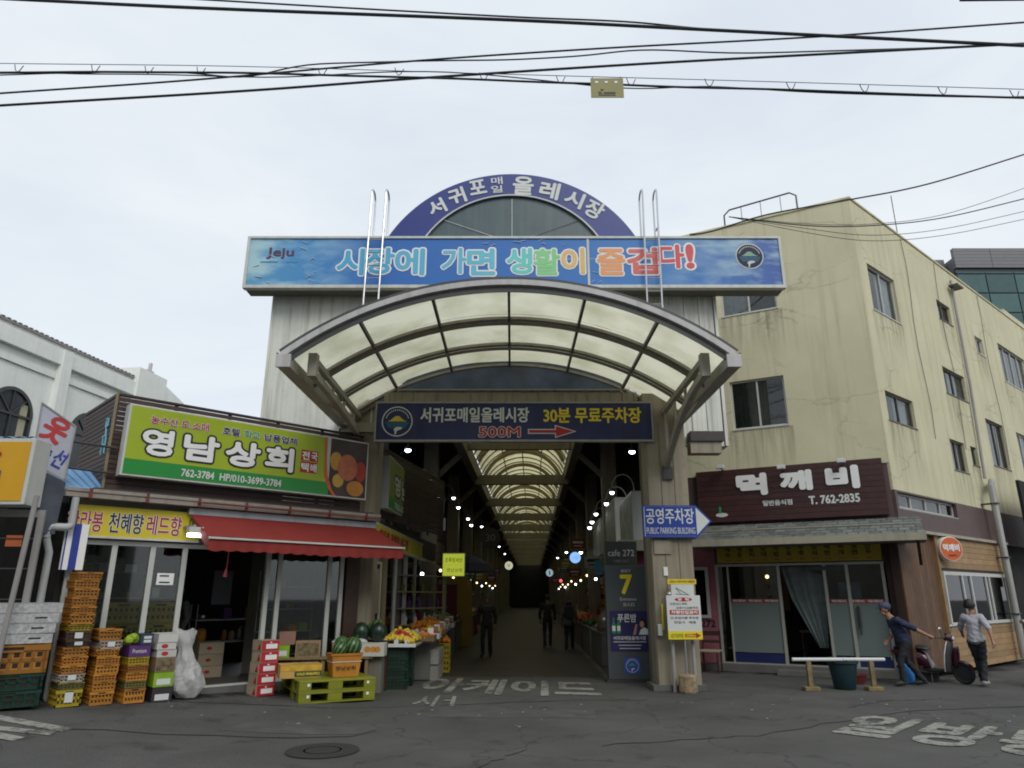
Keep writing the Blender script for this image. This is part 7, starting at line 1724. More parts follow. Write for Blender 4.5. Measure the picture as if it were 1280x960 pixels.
bx('plate', M('dull_yellow_plate', (.22, .2, .05), .5, var=.1, grime=.2), tp, (a.x, b.x, 7.955, 7.965, b.z, a.z)); bx('rivet_holes', print_bright, tp, *[(a.x + .06 + k * .13, a.x + .1 + k * .13, 7.951, 7.953, a.z - .08, a.z - .05) for k in range(3)]); text('SK', print_black, tp, a.x + .1, a.x + .15, b.z + .055, b.z + .09, 7.952, bold=.02); bx('logo', print_black, tp, (a.x + .13, a.x + .17, 7.951, 7.953, b.z + .11, b.z + .13)); bx('print_line', print_black, tp, (a.x + .17, b.x - .11, 7.951, 7.953, b.z + .06, b.z + .08), (a.x + .1, b.x - .11, 7.951, 7.953, b.z + .03, b.z + .042))
for xx in (a.x + .03, b.x - .03): MB().tube([(xx, 7.96, a.z - .02), (xx, 7.99, a.z + .05)], .006, 5).build('tie', cab_m, tp)
from mathutils import noise

# ================================================================== PEOPLE
def skin_mesh(verts, edges, radii, sub=2, root=0):
    me = bpy.data.meshes.new('t'); me.from_pydata(verts, edges, []); me.update()
    o = bpy.data.objects.new('t', me); COL.objects.link(o)
    sk = o.modifiers.new('s', 'SKIN'); sk.use_smooth_shade = True
    for i, r in enumerate(radii):
        me.skin_vertices[0].data[i].radius = r if isinstance(r, tuple) else (r, r)
    me.skin_vertices[0].data[root].use_root = True
    s = o.modifiers.new('u', 'SUBSURF'); s.levels = sub; s.render_levels = sub
    dg = bpy.context.evaluated_depsgraph_get(); out = bpy.data.meshes.new_from_object(o.evaluated_get(dg))
    bpy.data.objects.remove(o)
    vs = [tuple(v.co) for v in out.vertices]; fs = [tuple(p.vertices) for p in out.polygons]; bpy.data.meshes.remove(out)
    return vs, fs
def remesh(mb, voxel):
    me = mb.mesh('t'); o = bpy.data.objects.new('t', me); COL.objects.link(o)
    r = o.modifiers.new('r', 'REMESH'); r.mode = 'VOXEL'; r.voxel_size = voxel; r.use_smooth_shade = True
    s = o.modifiers.new('s', 'SMOOTH'); s.factor = 0.5; s.iterations = 2
    dg = bpy.context.evaluated_depsgraph_get(); out = bpy.data.meshes.new_from_object(o.evaluated_get(dg)); bpy.data.objects.remove(o)
    out.polygons.foreach_set('use_smooth', [True] * len(out.polygons)); return out
skin_m = M('skin', (.32, .17, .11), .55, var=.06)
def person(label, pos, rz, J, top, legs, hair, shoes, sleeve='short', voxel=.009, look=0.0, cap=None, group=None, extra=None, hair_r=.096):
    t = bpy.data.objects.new('person', None); COL.objects.link(t); t.location = pos; t.rotation_euler = (0, 0, rz); tag(t, label, 'person', group); ORG[t.name] = Vector((0, 0, 0))
    V = Vector; j = {k: V(v) for k, v in J.items()}
    names = ['pelvis', 'waist', 'chest', 'neck', 'head', 'shl', 'ell', 'wrl', 'shr', 'elr', 'wrr', 'hil', 'knl', 'anl', 'tol', 'hir', 'knr', 'anr', 'tor']
    for s in 'lr':
        a = j['an' + s]; j['to' + s] = a + V(((-.02 if s == 'l' else .02), .13, -.045))
    j['waist'] = j['pelvis'].lerp(j['chest'], .45)
    idx = {n: i for i, n in enumerate(names)}
    E = [('pelvis', 'waist'), ('waist', 'chest'), ('chest', 'neck'), ('neck', 'head')]
    for s in 'lr': E += [('chest', 'sh' + s), ('sh' + s, 'el' + s), ('el' + s, 'wr' + s), ('pelvis', 'hi' + s), ('hi' + s, 'kn' + s), ('kn' + s, 'an' + s), ('an' + s, 'to' + s)]
    rad = dict(pelvis=.11, waist=.10, chest=.11, neck=.05, head=.05, shl=.06, ell=.04, wrl=.026, shr=.06, elr=.04, wrr=.026, hil=.085, knl=.055, anl=.035, tol=.03, hir=.085, knr=.055, anr=.035, tor=.03)
    vs, fs = skin_mesh([tuple(j[n]) for n in names], [(idx[a], idx[b]) for a, b in E], [rad[n] for n in names], 1)
    mb = MB().add(vs, fs)
    for s in 'lr':
        mb.tube([tuple(j['sh' + s]), tuple(j['el' + s]), tuple(j['el' + s].lerp(j['wr' + s], .35)), tuple(j['wr' + s])], [.052, .040, .039, .027], 10); mb.ball(tuple(j['el' + s]), .04, 8, 6); mb.tube([tuple(j['kn' + s]), tuple(j['an' + s])], [.05, .036], 8)
    mb.tube([tuple(j['neck'] - V((0, 0, .06))), tuple(j['head'])], [.052, .05], 10)
    # head with chin, nose, ears
    H = j['head'] + V((0, .015, .03)); cl, sl = math.cos(look), math.sin(look)
    def hp(x, y, z): return (H.x + x * cl - y * sl, H.y + x * sl + y * cl, H.z + z)
    mb.ball(hp(0, 0, .035), .088, 14, 10, (.88, 1.02, 1.12)); mb.ball(hp(0, .03, -.045), .055, 12, 8, (.95, 1.0, .95)); mb.ball(hp(0, .088, -.002), .016, 8, 6, (.8, 1, 1.5)); mb.ball(hp(0, .076, -.042), .018, 8, 5, (1.3, .7, .55))
    for s in (-1, 1): mb.ball(hp(s * .082, -.005, .0), .021, 8, 6, (.4, .8, 1.3)); mb.ball(hp(s * .032, .075, .028), .018, 8, 5, (1.2, .6, .5))
    # hands: palm, four fingers of different lengths, thumb leaving the side
    for s, sg_ in (('l', -1), ('r', 1)):
        w = j['wr' + s]; d = (w - j['el' + s]).normalized(); side = V((0, 1, 0)) - d * d.y
        side = side.normalized() if side.length > .2 else V((0, 0, 1)).cross(d).normalized(); nrm = d.cross(side)
        palm_c = w + d * .05; mb.tube([tuple(w - d * .01), tuple(palm_c), tuple(w + d * .095)], [.026, .034, .03], 8)
        for f, (off, L) in enumerate(((.027, .062), (.010, .07), (-.008, .066), (-.026, .052))):
            b = w + d * .088 + side * off; m1_ = b + d * L * .5 + nrm * .012 * -sg_; e_ = m1_ + d * L * .42 + nrm * .028 * -sg_
            mb.tube([tuple(b - d * .02), tuple(b), tuple(m1_), tuple(e_)], [.010, .0098, .0092, .0075], 6)
        b = w + d * .035 + side * .028; mb.tube([tuple(b - side * .012), tuple(b + side * .02 + d * .02), tuple(b + side * .032 + d * .052)], [.012, .0115, .009], 6)
    me = remesh(mb, voxel); me.name = 'body'; me.materials.append(skin_m); body = raw('body', me, t)
    m = MB()
    for s in (-1, 1): m.ball(hp(s * .032, .087, .028), .008, 8, 6)
    m.build('eyes', print_black, t)
    m = MB(); m.tube([hp(-.022, .083, -.043), hp(0, .09, -.045), hp(.022, .083, -.043)], .004, 5); m.build('lips', M('lip_colour', (.2, .06, .05), .6), t)
    m = MB()
    for s in (-1, 1): m.tube([hp(s * .015, .09, .048), hp(s * .035, .087, .053), hp(s * .052, .074, .047)], .005, 5)
    m.build('eyebrows', hair, t)
    # clothes: shells grown on the same skeleton
    def shell(nm, nodes, edges, mat, fat, sub=2):
        m = MB()
        for a, b in edges:
            A0, B0 = j[a], j[b]; n_ = 5
            m.tube([tuple(A0.lerp(B0, q / n_)) for q in range(n_ + 1)], [(fat[a] * (1 - q / n_) + fat[b] * q / n_) for q in range(n_ + 1)], 12)
        for n in nodes:
            if n in flat: m.ball(tuple(j[n]), fat[n], 14, 8, flat[n])
            elif n not in ('hem', 'cul', 'cur', 'wl', 'wr_', 'nk'): m.ball(tuple(j[n]), fat[n] * .97, 12, 8)
        me = remesh(m, max(voxel, .012)); me.name = nm
        for v in me.vertices:
            q = Vector((v.co.x * 9, v.co.y * 9, v.co.z * 15 + v.co.x * 8)); v.co += v.normal * (.013 * noise.noise(q) + .006 * noise.noise(q * 2.7)); me.materials.append(mat)
        return raw(nm, me, t)
    flat = dict(chest=(1.12, .85, 1.0), pelvis=(1.12, .9, .8), waist=(1.05, .85, 1.0))
    j['wl'] = j['ell'].lerp(j['wrl'], .85 if sleeve == 'long' else .15); j['wr_'] = j['elr'].lerp(j['wrr'], .85 if sleeve == 'long' else .15); j['nk'] = j['neck'] - V((0, 0, .03)); j['hem'] = j['pelvis'] - V((0, 0, .05))
    nodes = ['hem', 'pelvis', 'waist', 'chest', 'nk', 'shl', 'ell', 'wl', 'shr', 'elr', 'wr_']
    shell('shirt', nodes, [('hem', 'pelvis'), ('pelvis', 'waist'), ('waist', 'chest'), ('chest', 'nk'), ('chest', 'shl'), ('shl', 'ell'), ('ell', 'wl'), ('chest', 'shr'), ('shr', 'elr'), ('elr', 'wr_')], top,
          dict(hem=.148, pelvis=.145, waist=.128, chest=.135, nk=.062, shl=.068, ell=.054, wl=.046, shr=.068, elr=.054, wr_=.046))
    for s in 'lr': j['cu' + s] = j['kn' + s].lerp(j['an' + s], 1.06)
    shell('trousers', ['pelvis', 'hil', 'knl', 'cul', 'hir', 'knr', 'cur'], [('pelvis', 'hil'), ('hil', 'knl'), ('knl', 'cul'), ('pelvis', 'hir'), ('hir', 'knr'), ('knr', 'cur')], legs,
          dict(pelvis=.125, hil=.088, knl=.062, cul=.054, hir=.088, knr=.062, cur=.054))
    for s in 'lr':
        a = j['an' + s]; b = j['to' + s]; c = a.lerp(b, .45); m = MB(); m.tube([tuple(a + V((0, -.06, -.035))), tuple(a + V((0, -.03, -.03))), (c.x, c.y, a.z - .035), (b.x, b.y + .01, a.z - .05), (b.x, b.y + .05, a.z - .055)], [.025, .042, .045, .04, .02], 10)
        m.build('shoe', shoes, t, smooth=True)
    m = MB(); m.ball(hp(0, -.012 - (hair_r - .096), .055), hair_r, 16, 10, (.9, 1.0, 1.03)); 
    hm = MB(); keep = {}
    for i, v in enumerate(m.v):
        rx, ry, rz_ = v[0] - H.x, v[1] - H.y, v[2] - H.z; fy = -rx * sl + ry * cl
        if fy > .05 and rz_ < .075: continue
        if rz_ < -.03: continue
        keep[i] = len(hm.v); hm.v.append((v[0] + .004 * math.sin(i * 7), v[1] + .004 * math.sin(i * 5), v[2] + .003 * math.sin(i * 3)))
    hm.f = [tuple(keep[q] for q in f) for f in m.f if all(q in keep for q in f)]
    hm.build('hair', hair, t, smooth=True)
    if cap:
        m = MB(); prof = [(.102, .0), (.104, .03), (.09, .07), (.05, .095), (.005, .1)]
        n_ = 18
        for r, z in prof:
            for q in range(n_): a = q * 2 * math.pi / n_; m.v.append(hp(r * .93 * math.sin(a), r * math.cos(a) * 1.05 - .01, z + .065))
        for i in range(4):
            for q in range(n_): m.f.append((i * n_ + q, (i + 1) * n_ + q, (i + 1) * n_ + (q + 1) % n_, i * n_ + (q + 1) % n_))
        c_ = m.build('cap', cap, t, smooth=True)
        m = MB(); m.slab([(0, 0)], 0, 0) if False else None
        pts = [(-.075, .07), (-.07, .13), (-.03, .175), (.03, .175), (.07, .13), (.075, .07)]
        top_ = [hp(x, y, .07 - (y - .07) * .25) for x, y in pts]; bot = [(p[0], p[1], p[2] - .008) for p in top_]
        m.v = list(top_) + bot; m.f = [tuple(range(6)), tuple(range(11, 5, -1))] + [((i + 1) % 6, i, i + 6, (i + 1) % 6 + 6) for i in range(6)]
        m.build('brim', cap, c_)
    if extra: extra(t, j)
    return t
blue_shirt = M('navy_shirt', (.02, .024, .065), .8, var=.12, bump=.3, bscale=14); dark_trous = M('dark_trousers', (.014, .015, .02), .85, bump=.3, bscale=12); hair_m = M('black_hair', (.012, .011, .011), .5, bump=.6, bscale=60)
white_top = M('pale_grey_top', (.36, .36, .40), .8, var=.14, scale=16, bump=.3, bscale=14); shoe_d = M('dark_shoe', (.02, .02, .02), .6); shoe_w = M('white_trainer', (.4, .4, .4), .6, var=.4, scale=20)
JM = dict(pelvis=(0, 0, .83), chest=(0, .12, 1.13), neck=(0, .20, 1.27), head=(0, .26, 1.34), shl=(-.17, .14, 1.20), ell=(-.24, -.12, 1.05), wrl=(-.22, -.36, .93), shr=(.17, .14, 1.20), elr=(.22, .05, .97), wrr=(.16, .22, .82),
          hil=(-.09, 0, .79), knl=(-.10, .16, .45), anl=(-.10, .15, .10), hir=(.09, -.01, .79), knr=(.10, -.04, .44), anr=(.10, -.30, .10))
person('person in navy shirt and peaked cap stepping left beside the dark red scooter', (7.62, 14.62, 0), R(84), JM, blue_shirt, dark_trous, hair_m, shoe_d, 'short', look=0.0, cap=M('grey_blue_cap', (.05, .06, .11), .8))
JW = dict(pelvis=(0, 0, .85), chest=(0, .02, 1.17), neck=(0, .02, 1.33), head=(0, .035, 1.40), shl=(-.14, .01, 1.26), ell=(-.26, .16, 1.05), wrl=(-.28, .36, .93), shr=(.14, .01, 1.26), elr=(.27, -.14, 1.06), wrr=(.31, -.22, .85),
          hil=(-.08, 0, .81), knl=(-.05, .12, .46), anl=(-.02, .12, .10), hir=(.08, 0, .81), knr=(.06, .03, .45), anr=(.05, -.13, .12))
person('person in pale grey top and black trousers walking right past the timber wall', (8.98, 14.55, 0), R(-42), JW, white_top, dark_trous, hair_m, shoe_w, 'short', look=R(-35), hair_r=.112)
JS = dict(pelvis=(0, 0, .92), chest=(0, .02, 1.26), neck=(0, .02, 1.44), head=(0, .03, 1.52), shl=(-.19, .01, 1.37), ell=(-.25, .0, 1.10), wrl=(-.24, .1, .86), shr=(.19, .01, 1.37), elr=(.25, -.03, 1.10), wrr=(.24, .04, .84),
          hil=(-.09, 0, .88), knl=(-.10, .06, .48), anl=(-.10, -.04, .1), hir=(.09, 0, .88), knr=(.10, .14, .48), anr=(.10, .16, .1))
dimtop = M('black_jacket', (.02, .02, .022), .85); dimleg = M('dark_jeans', (.02, .028, .04), .85)
def backpack(t, j): bx('backpack', M('dark_backpack', (.03, .03, .035), .8), t, (-.15, .15, -.3, -.15, .95, 1.35), bevel=.04)
person('person in black jacket walking away down the middle of the arcade', (1.2, 25.2, 0), R(2), JS, dimtop, dimleg, hair_m, shoe_d, 'long', .016)
person('person with a dark backpack and pale sleeves walking away beside the black jacket', (1.85, 24.2, 0), R(-4), {k: (v[0] * .95, v[1], v[2] * .87) for k, v in JS.items()}, M('pale_sleeve_top', (.12, .12, .12), .8), dimleg, hair_m, shoe_d, 'short', .016, extra=backpack)
person('person in dark clothes coming along the left stalls of the arcade', (-.72, 21.5, 0), R(175), {k: (v[0], v[1], v[2] * .97) for k, v in JS.items()}, M('dark_grey_top', (.03, .032, .032), .85), dimtop, hair_m, shoe_d, 'long', .016)
p_in = LF.world((-2.95, 0.95, .24)); person('person in black standing inside the grocery behind the doorway', tuple(p_in), R(150), {k: (v[0], v[1], v[2] * .93) for k, v in JS.items()}, dimtop, dimleg, hair_m, shoe_d, 'long', .014)

# ================================================================== SCOOTERS
def scooter(label, pos, rz, paint):
    t = bpy.data.objects.new('motor_scooter', None); COL.objects.link(t); t.location = pos; t.rotation_euler = (R(4), 0, rz); tag(t, label, 'scooter', 'scooters parked by the shops'); ORG[t.name] = Vector((0, 0, 0))
    def wheel(x):
        m = MB(); n_ = 26; r0, rt = .185, .045
        m.tube([(x + r0 * math.cos(q * 2 * math.pi / n_), 0, .23 + r0 * math.sin(q * 2 * math.pi / n_)) for q in range(n_ + 1)], rt, 8, cap=False); w = m.build('wheel', black_rubber, t, smooth=True)
        m = MB(); n2 = 20
        for y0, y1 in ((-.03, .03),): m.prism([(x + .145 * math.cos(q * 2 * math.pi / n2), .23 + .145 * math.sin(q * 2 * math.pi / n2)) for q in range(n2)], y0, y1)
        m.build('rim', M('dull_alloy', (.03, .03, .032), .4, metal=.3), w)
    wheel(.62); wheel(-.55)
    def loft(secs, mat, nm, bevel=0.0):
        m = MB(); n_ = 12
        for (x, z, hw, hh) in secs:
            for q in range(n_): a = q * 2 * math.pi / n_; c, s = math.cos(a), math.sin(a); m.v.append((x, hw * (abs(c) ** .7) * (1 if c > 0 else -1), z + hh * (abs(s) ** .7) * (1 if s > 0 else -1)))
        for i in range(len(secs) - 1):
            for q in range(n_): m.f.append((i * n_ + q, i * n_ + (q + 1) % n_, (i + 1) * n_ + (q + 1) % n_, (i + 1) * n_ + q))
        m.f.append(tuple(range(n_ - 1, -1, -1))); m.f.append(tuple((len(secs) - 1) * n_ + q for q in range(n_)))
        return m.build(nm, mat, t, smooth=True)
    loft([(-.86, .62, .05, .04), (-.78, .60, .12, .10), (-.5, .56, .17, .15), (-.2, .50, .17, .17), (-.08, .42, .14, .18), (0, .3, .12, .08)], paint, 'rear_cowl')
    loft([(-.80, .71, .08, .02), (-.7, .73, .13, .04), (-.35, .75, .15, .05), (-.08, .72, .13, .05), (-.02, .70, .08, .02)], M('black_seat_vinyl', (.012, .012, .012), .4), 'seat')
    loft([(-.2, .27, .13, .05), (.1, .25, .14, .035), (.36, .27, .13, .04)], black_rubber, 'floorboard')
    # leg shield
    m = MB(); sec = [(.36, .26, .15), (.40, .45, .21), (.44, .65, .22), (.47, .82, .16), (.48, .9, .09)]; n_ = 8
    for x, z, hw in sec:
        for q in range(n_ + 1): u = -1 + 2 * q / n_; m.v.append((x - .06 * u * u, hw * u, z))
    k0 = len(m.v)
    for v in list(m.v): m.v.append((v[0] + .03, v[1], v[2]))
    for i in range(len(sec) - 1):
        for q in range(n_): a = i * (n_ + 1) + q; m.f.append((a, a + 1, a + n_ + 2, a + n_ + 1)); m.f.append((a + k0 + n_ + 1, a + k0 + n_ + 2, a + k0 + 1, a + k0))
    m.build('leg_shield', M('grey_inner_shield', (.07, .07, .075), .5), t, smooth=True)
    m = MB(); 
    for s in (-1, 1): m.tube([(x + .0 - .06, hw * s, z) for x, z, hw in sec], .011, 6)
    m.build('shield_edge', print_bright, t)
    loft([(.44, .48, .05, .1), (.52, .55, .1, .22), (.56, .62, .1, .2), (.6, .7, .05, .1)], paint, 'front_cowl')
    m = MB(); n_ = 10
    for q in range(n_ + 1):
        a = R(20) + q * R(135) / n_
        for y in (-.07, 0, .07): m.v.append((.62 + (.26 - .03 * abs(y) / .07) * math.cos(a), y, .24 + (.26 - .03 * abs(y) / .07) * math.sin(a)))
    for q in range(n_):
        for c in range(2): a = q * 3 + c; m.f.append((a, a + 1, a + 4, a + 3))
    m.build('front_fender', paint, t, smooth=True)
    MB().tube([(.46, 0, .8), (.62, 0, .3)], .03, 8).build('fork', dark_metal, t); loft([(.36, .95, .08, .04), (.44, .98, .12, .07), (.52, .96, .08, .06)], paint, 'handlebar_cover')
    MB().tube([(.3, -.34, 1.0), (.38, -.2, .99), (.42, 0, .97), (.38, .2, .99), (.3, .34, 1.0)], .014, 8).build('handlebar', dark_metal, t)
    for s in (-1, 1):
        MB().tube([(.3, s * .34, 1.0), (.26, s * .37, 1.0), (.22, s * .39, 1.0)], .02, 8).build('grip', black_rubber, t)
        h = MB().tube([(.4, s * .22, 1.0), (.42, s * .3, 1.16)], .006, 5).build('mirror_stem', dark_metal, t); MB().ball((.42, s * .31, 1.19), .055, 12, 8, (.4, 1.2, .8)).build('mirror', steel, t, smooth=True)
    MB().ball((.54, 0, .96), .05, 12, 8, (.5, 1.2, .9)).build('headlight', print_bright, t, smooth=True); bx('tail_light', print_red, t, (-.90, -.84, -.06, .06, .60, .66), bevel=.01)
    bx('number_plate', print_white, t, (-.88, -.87, -.09, .09, .42, .52)); bx('rear_mudguard', black_rubber, t, (-.86, -.6, -.06, .06, .38, .5)); MB().tube([(-.1, -.12, .22), (-.5, -.15, .24), (-.75, -.15, .3)], [.02, .04, .035], 8).build('exhaust', dark_metal, t)
    MB().tube([(-.05, -.05, .2), (-.0, -.18, .0)], .012, 6).build('side_stand', dark_metal, t)
    loft([(-.95, .62, .14, .02), (-.9, .63, .15, .03)], dark_metal, 'carrier') if False else None
    return t
red_paint = M('dark_red_scooter_paint', (.045, .006, .012), .25, var=.06, coat=.5)
sc_ = scooter('dark red motor scooter parked against the timber boards behind the capped person', (8.5, 15.3, 0), R(-52), red_paint); sc_.scale = (.88, .88, .88)
blk = M('black_scooter_paint', (.015, .016, .018), .25, coat=.5)
scooter('black scooter half hidden behind the grey pylon with the number 7', (2.45, 16.3, 0), R(-100), M('grey_scooter_paint', (.05, .052, .055), .3, coat=.4))
# motorcycle cut by the right edge
mc = scooter('motorcycle with orange indicators and round lamp cut off by the right edge', (10.62, 14.55, 0), R(205), M('brown_red_paint', (.1, .03, .02), .3, coat=.4))
m = MB(); m.ball((.6, 0, 1.0), .11, 14, 10, (.7, 1, 1)); m.build('round_headlamp', print_bright, mc, smooth=True)
orl = M('orange_lens', (.6, .17, .01), .3)
for s in (-1, 1): MB().ball((.5, s * .22, 1.02), .06, 10, 6, (.8, 1.2, .8)).build('indicator', orl, mc, smooth=True)
jug = thing('water_jug', 'blue plastic jug standing on the road behind the capped person', 'jug', W, (7.78, 15.0, 0)); MB().lathe([(.10, 0), (.13, .03), (.135, .3), (.10, .4), (.04, .44), (.035, .48)], (7.78, 15.0, 0), 16).build('body', M('blue_jug_plastic', (.02, .16, .42), .4, var=.1), jug, smooth=True); MB().lathe([(.042, .482), (.042, .52), (.03, .525)], (7.78, 15.0, 0), 12).build('cap', print_bright, jug)

# ================================================================== BENCH, PLANTER, CHAIR
bb2 = thing('street_barrier', 'low white rail on two yellowed wooden legs before the restaurant', 'barrier', W, (6.0, 13.95, 0))
MB().tube([(5.16, 13.95, .53), (6.86, 13.95, .53)], .032, 12).build('rail', print_white, bb2, smooth=True)
owd = M('yellowed_wood', (.2, .15, .07), .7, var=.3, scale=8, grime=.4)
for x in (5.45, 6.6): bx('leg', owd, bb2, (x - .04, x + .04, 13.91, 13.99, .07, .5), bevel=.006); bx('foot', owd, bb2, (x - .14, x + .14, 13.85, 14.05, 0.0, .07), bevel=.01)
pt_ = thing('plant_pot', 'tall blue green plastic pot with low leafy plants beside the white rail', 'plant pot', W, (6.16, 14.15, 0))
MB().lathe([(.17, 0), (.19, .02), (.25, .44), (.28, .46), (.28, .50), (.25, .50), (.24, .46), (.02, .46)], (6.16, 14.15, 0), 24).build('pot', M('blue_green_pot', (.012, .035, .045), .45, var=.15), pt_, smooth=True)
m = MB()
for k in range(260):
    a = random.uniform(0, 6.28); r = .23 * math.sqrt(random.random()); b0 = Vector((6.16 + r * math.cos(a), 14.15 + r * math.sin(a), .47)); L = random.uniform(.03, .1); d = Vector((math.cos(a) * .6, math.sin(a) * .6, random.uniform(.4, 1))).normalized(); s_v = Vector((-d.y, d.x, 0)).normalized() * .016
    m.add([b0, b0 + d * L * .5 + s_v, b0 + d * L, b0 + d * L * .5 - s_v], [(0, 1, 2, 3)])
m.build('leaves', M('yellow_green_leaf', (.14, .18, .03), .6, var=.5, scale=20), pt_, kind='stuff')
rbn = thing('red_basin', 'dull red plastic basin on the ground beside the plant pot', 'basin', W, (6.75, 15.0, 0)); MB().lathe([(.16, 0), (.22, .16), (.235, .165), (.235, .18), (.2, .17), (.14, .02)], (6.75, 15.0, 0), 20).build('basin', M('dull_red_plastic', (.12, .02, .02), .5), rbn, smooth=True)
ch2 = thing('wooden_chair', 'brown wooden chair with cream seat against the pink wall', 'chair', RF, (-4.15, -.55, 0), group=None)
cwood = M('chair_wood', (.05, .025, .018), .5, var=.2)
for x in (-4.36, -3.96):
    for y in (-.72, -.36): bx('leg', cwood, ch2, (x - .018, x + .018, y - .018, y + .018, 0, .44 if y < -.5 else .9))
bx('seat', M('cream_seat', (.34, .3, .2), .6), ch2, (-4.39, -3.93, -.75, -.33, .44, .48), bevel=.01); bx('back_rail', cwood, ch2, (-4.342, -3.978, -.37, -.35, .78, .88), (-4.342, -3.978, -.37, -.35, .62, .68)); bx('stretcher', cwood, ch2, (-4.342, -3.978, -.73, -.71, .2, .23))
text('272', print_black, bpy.data.objects['restaurant'], -4.45, -4.12, .95, 1.1, -.006, bold=.03)

# ================================================================== LEFT EDGE CRATES AND GROCERY INTERIOR
ge = 'crates at the left edge'
zc = .27; P5 = lambda z, ds=0: tuple(LF.world((-5.58 + ds, -.45, z)))
for i in range(2): crate('green', '%s dark green crate at the left edge of the picture' % ['bottom', 'second'][i], P5(zc), aL + .03 * i, .82, .5, .20, ge); zc += .205
crate('orange', 'wide orange crate on the green ones at the left edge', P5(zc), aL - .02, .86, .52, .36, ge); zc += .365
newsy = M('newsprint_carton', (.42, .42, .42), .8, var=.35, scale=22)
for i in range(4):
    def hand(t, w, d, h): bx('hand_hole', print_black, t, (w * .18, w * .34, -d / 2 - .005, -d / 2 - .001, h * .45, h * .6))
    carton('pale printed foam box, %s of the pile at the left edge' % ['bottom', 'second', 'third', 'top'][i], P5(zc, .02 * i), aL + random.uniform(-.03, .03), .88, .5, .128, newsy, 'pale foam boxes at the left edge', hand if i < 3 else None); zc += .13
gi = 'yellow crates inside the grocery'
for c in range(2):
    for i in range(4): crate('yellow', 'yellow crate, %s of the %s column behind the grocery glass' % (['bottom', 'second', 'third', 'top'][i], ['left', 'right'][c]), tuple(LF.world((-3.98 + c * .56, .62, .242 + i * .33))), aL, .52, .42, .325, gi)
for i in range(3): carton('red printed carton %s in the grocery doorway pile' % ['lowest', 'in the middle', 'uppermost'][i], tuple(LF.world((-2.12, 1.55, .242 + i * .2))), aL, .45, .35, .196, cream_card, 'cartons inside the doorway', red_marks)
goods = [card, white_card, cmats['orange'], purple, cmats['green'], M('lime_carton', (0, 0, 0)), M('steel_bowl', (.3, .3, .3), .3, metal=.8), tang_m]
def rack(lab, s0, s1, y, zs, dens):
    t = thing('goods_rack', lab, 'shelf', LF, ((s0 + s1) / 2, y, .24))
    for z in zs: bx('shelf_board', grey_metal, t, (s0, s1, y - .18, y + .18, z, z + .025))
    for s in (s0 + .01, s1 - .03):
        for yy in (y - .17, y + .15): bx('upright', grey_metal, t, (s, s + .02, yy, yy + .02, .24, zs[-1] + .3))
    for zi, z in enumerate(zs):
        s = s0 + .08; k = 0
        while s < s1 - .2:
            w = random.uniform(.1, .28); h = random.uniform(.08, .26)
            if random.random() < dens:
                mt = random.choice(goods); m = MB()
                if random.random() < .5: m.box(s, s + w, y - .14, y + .1, z + .026, z + .026 + h)
                else: m.lathe([(w * .35, 0), (w * .45, h * .3), (w * .42, h * .8), (w * .2, h)], (s + w / 2, y, z + .026), 10)
                o = m.build('packet', mt, None, fr=LF, at=(s + w / 2, y, z + .026)); k += 1
                tag(o, 'packaged goods, %s item from the left on the %s board of the %s' % (ORD[min(k - 1, 15)], ORD[zi], lab.split(' standing')[0]), 'goods', 'goods on the grocery racks')
            s += w + .03
rack('tall grey rack standing along the back of the grocery', -4.6, -2.4, 2.6, [.7, 1.15, 1.6, 2.05], .85)
rack('short grey rack standing behind the right hand glass door', -1.5, -.5, .9, [.6, 1.0, 1.4, 1.8], .8)
rack('deep middle rack standing in the centre of the grocery', -2.3, -.9, 2.0, [.8, 1.2], .9)
tag(bx('hanging_apron', M('grey_apron', (.1, .1, .11), .9), None, (-2.3, -1.95, 1.2, 1.22, 1.5, 2.1), fr=LF, at=(-2.1, 1.2, 1.5)), 'grey cloth hanging inside the grocery doorway', 'cloth')

# ================================================================== ARCADE LAMPS, SIGNS AND SHOPS
AL_ = Frame(-2.45, 14.4, 88.45); AR_ = Frame(2.45, 14.4, 88.45)
def goose(fr, px, py, side, lab, r=.055):
    u, z = fr.pix(px, py); u = min(max(u, 1.0), 84)
    t = thing('gooseneck_lamp', lab, 'lamp', fr, (u, 0, z), group='gooseneck lamps along the arcade')
    sg = 1 if side == 'l' else -1   # arm goes back towards the shop side (+y for the left frame)
    m = MB(); pts = []
    for k in range(9): a = math.pi * k / 8; pts.append((u, sg * (.28 - .28 * math.cos(a)), z + .1 + .35 * math.sin(a)))
    pts.append((u, sg * .56, z - .25)); m.tube(pts, .016, 6); m.build('arm', grey_metal, t)
    MB().lathe([(.03, .10), (.1, .02), (.11, 0.0)], (u, 0, z), 12).build('shade', dark_metal, t); MB().ball((u, 0, z - .01), r, 10, 6).build('bulb', lamp_glow, t, smooth=True)
for k, (a, b) in enumerate(((537, 606), (548, 620), (567, 622), (573, 634), (585, 648), (589, 656), (602, 658), (624, 683), (631, 692))): goose(AL_, a, b, 'l', '%s lit gooseneck lamp from the entrance along the left side' % ORD[k], .055 + .004 * k)
for k, (a, b) in enumerate(((765, 615), (758, 629), (745, 642), (740, 652), (737, 659), (726, 690), (708, 690), (697, 697))): goose(AR_, a, b, 'r', '%s lit gooseneck lamp from the entrance along the right side' % ORD[k], .055 + .004 * k)
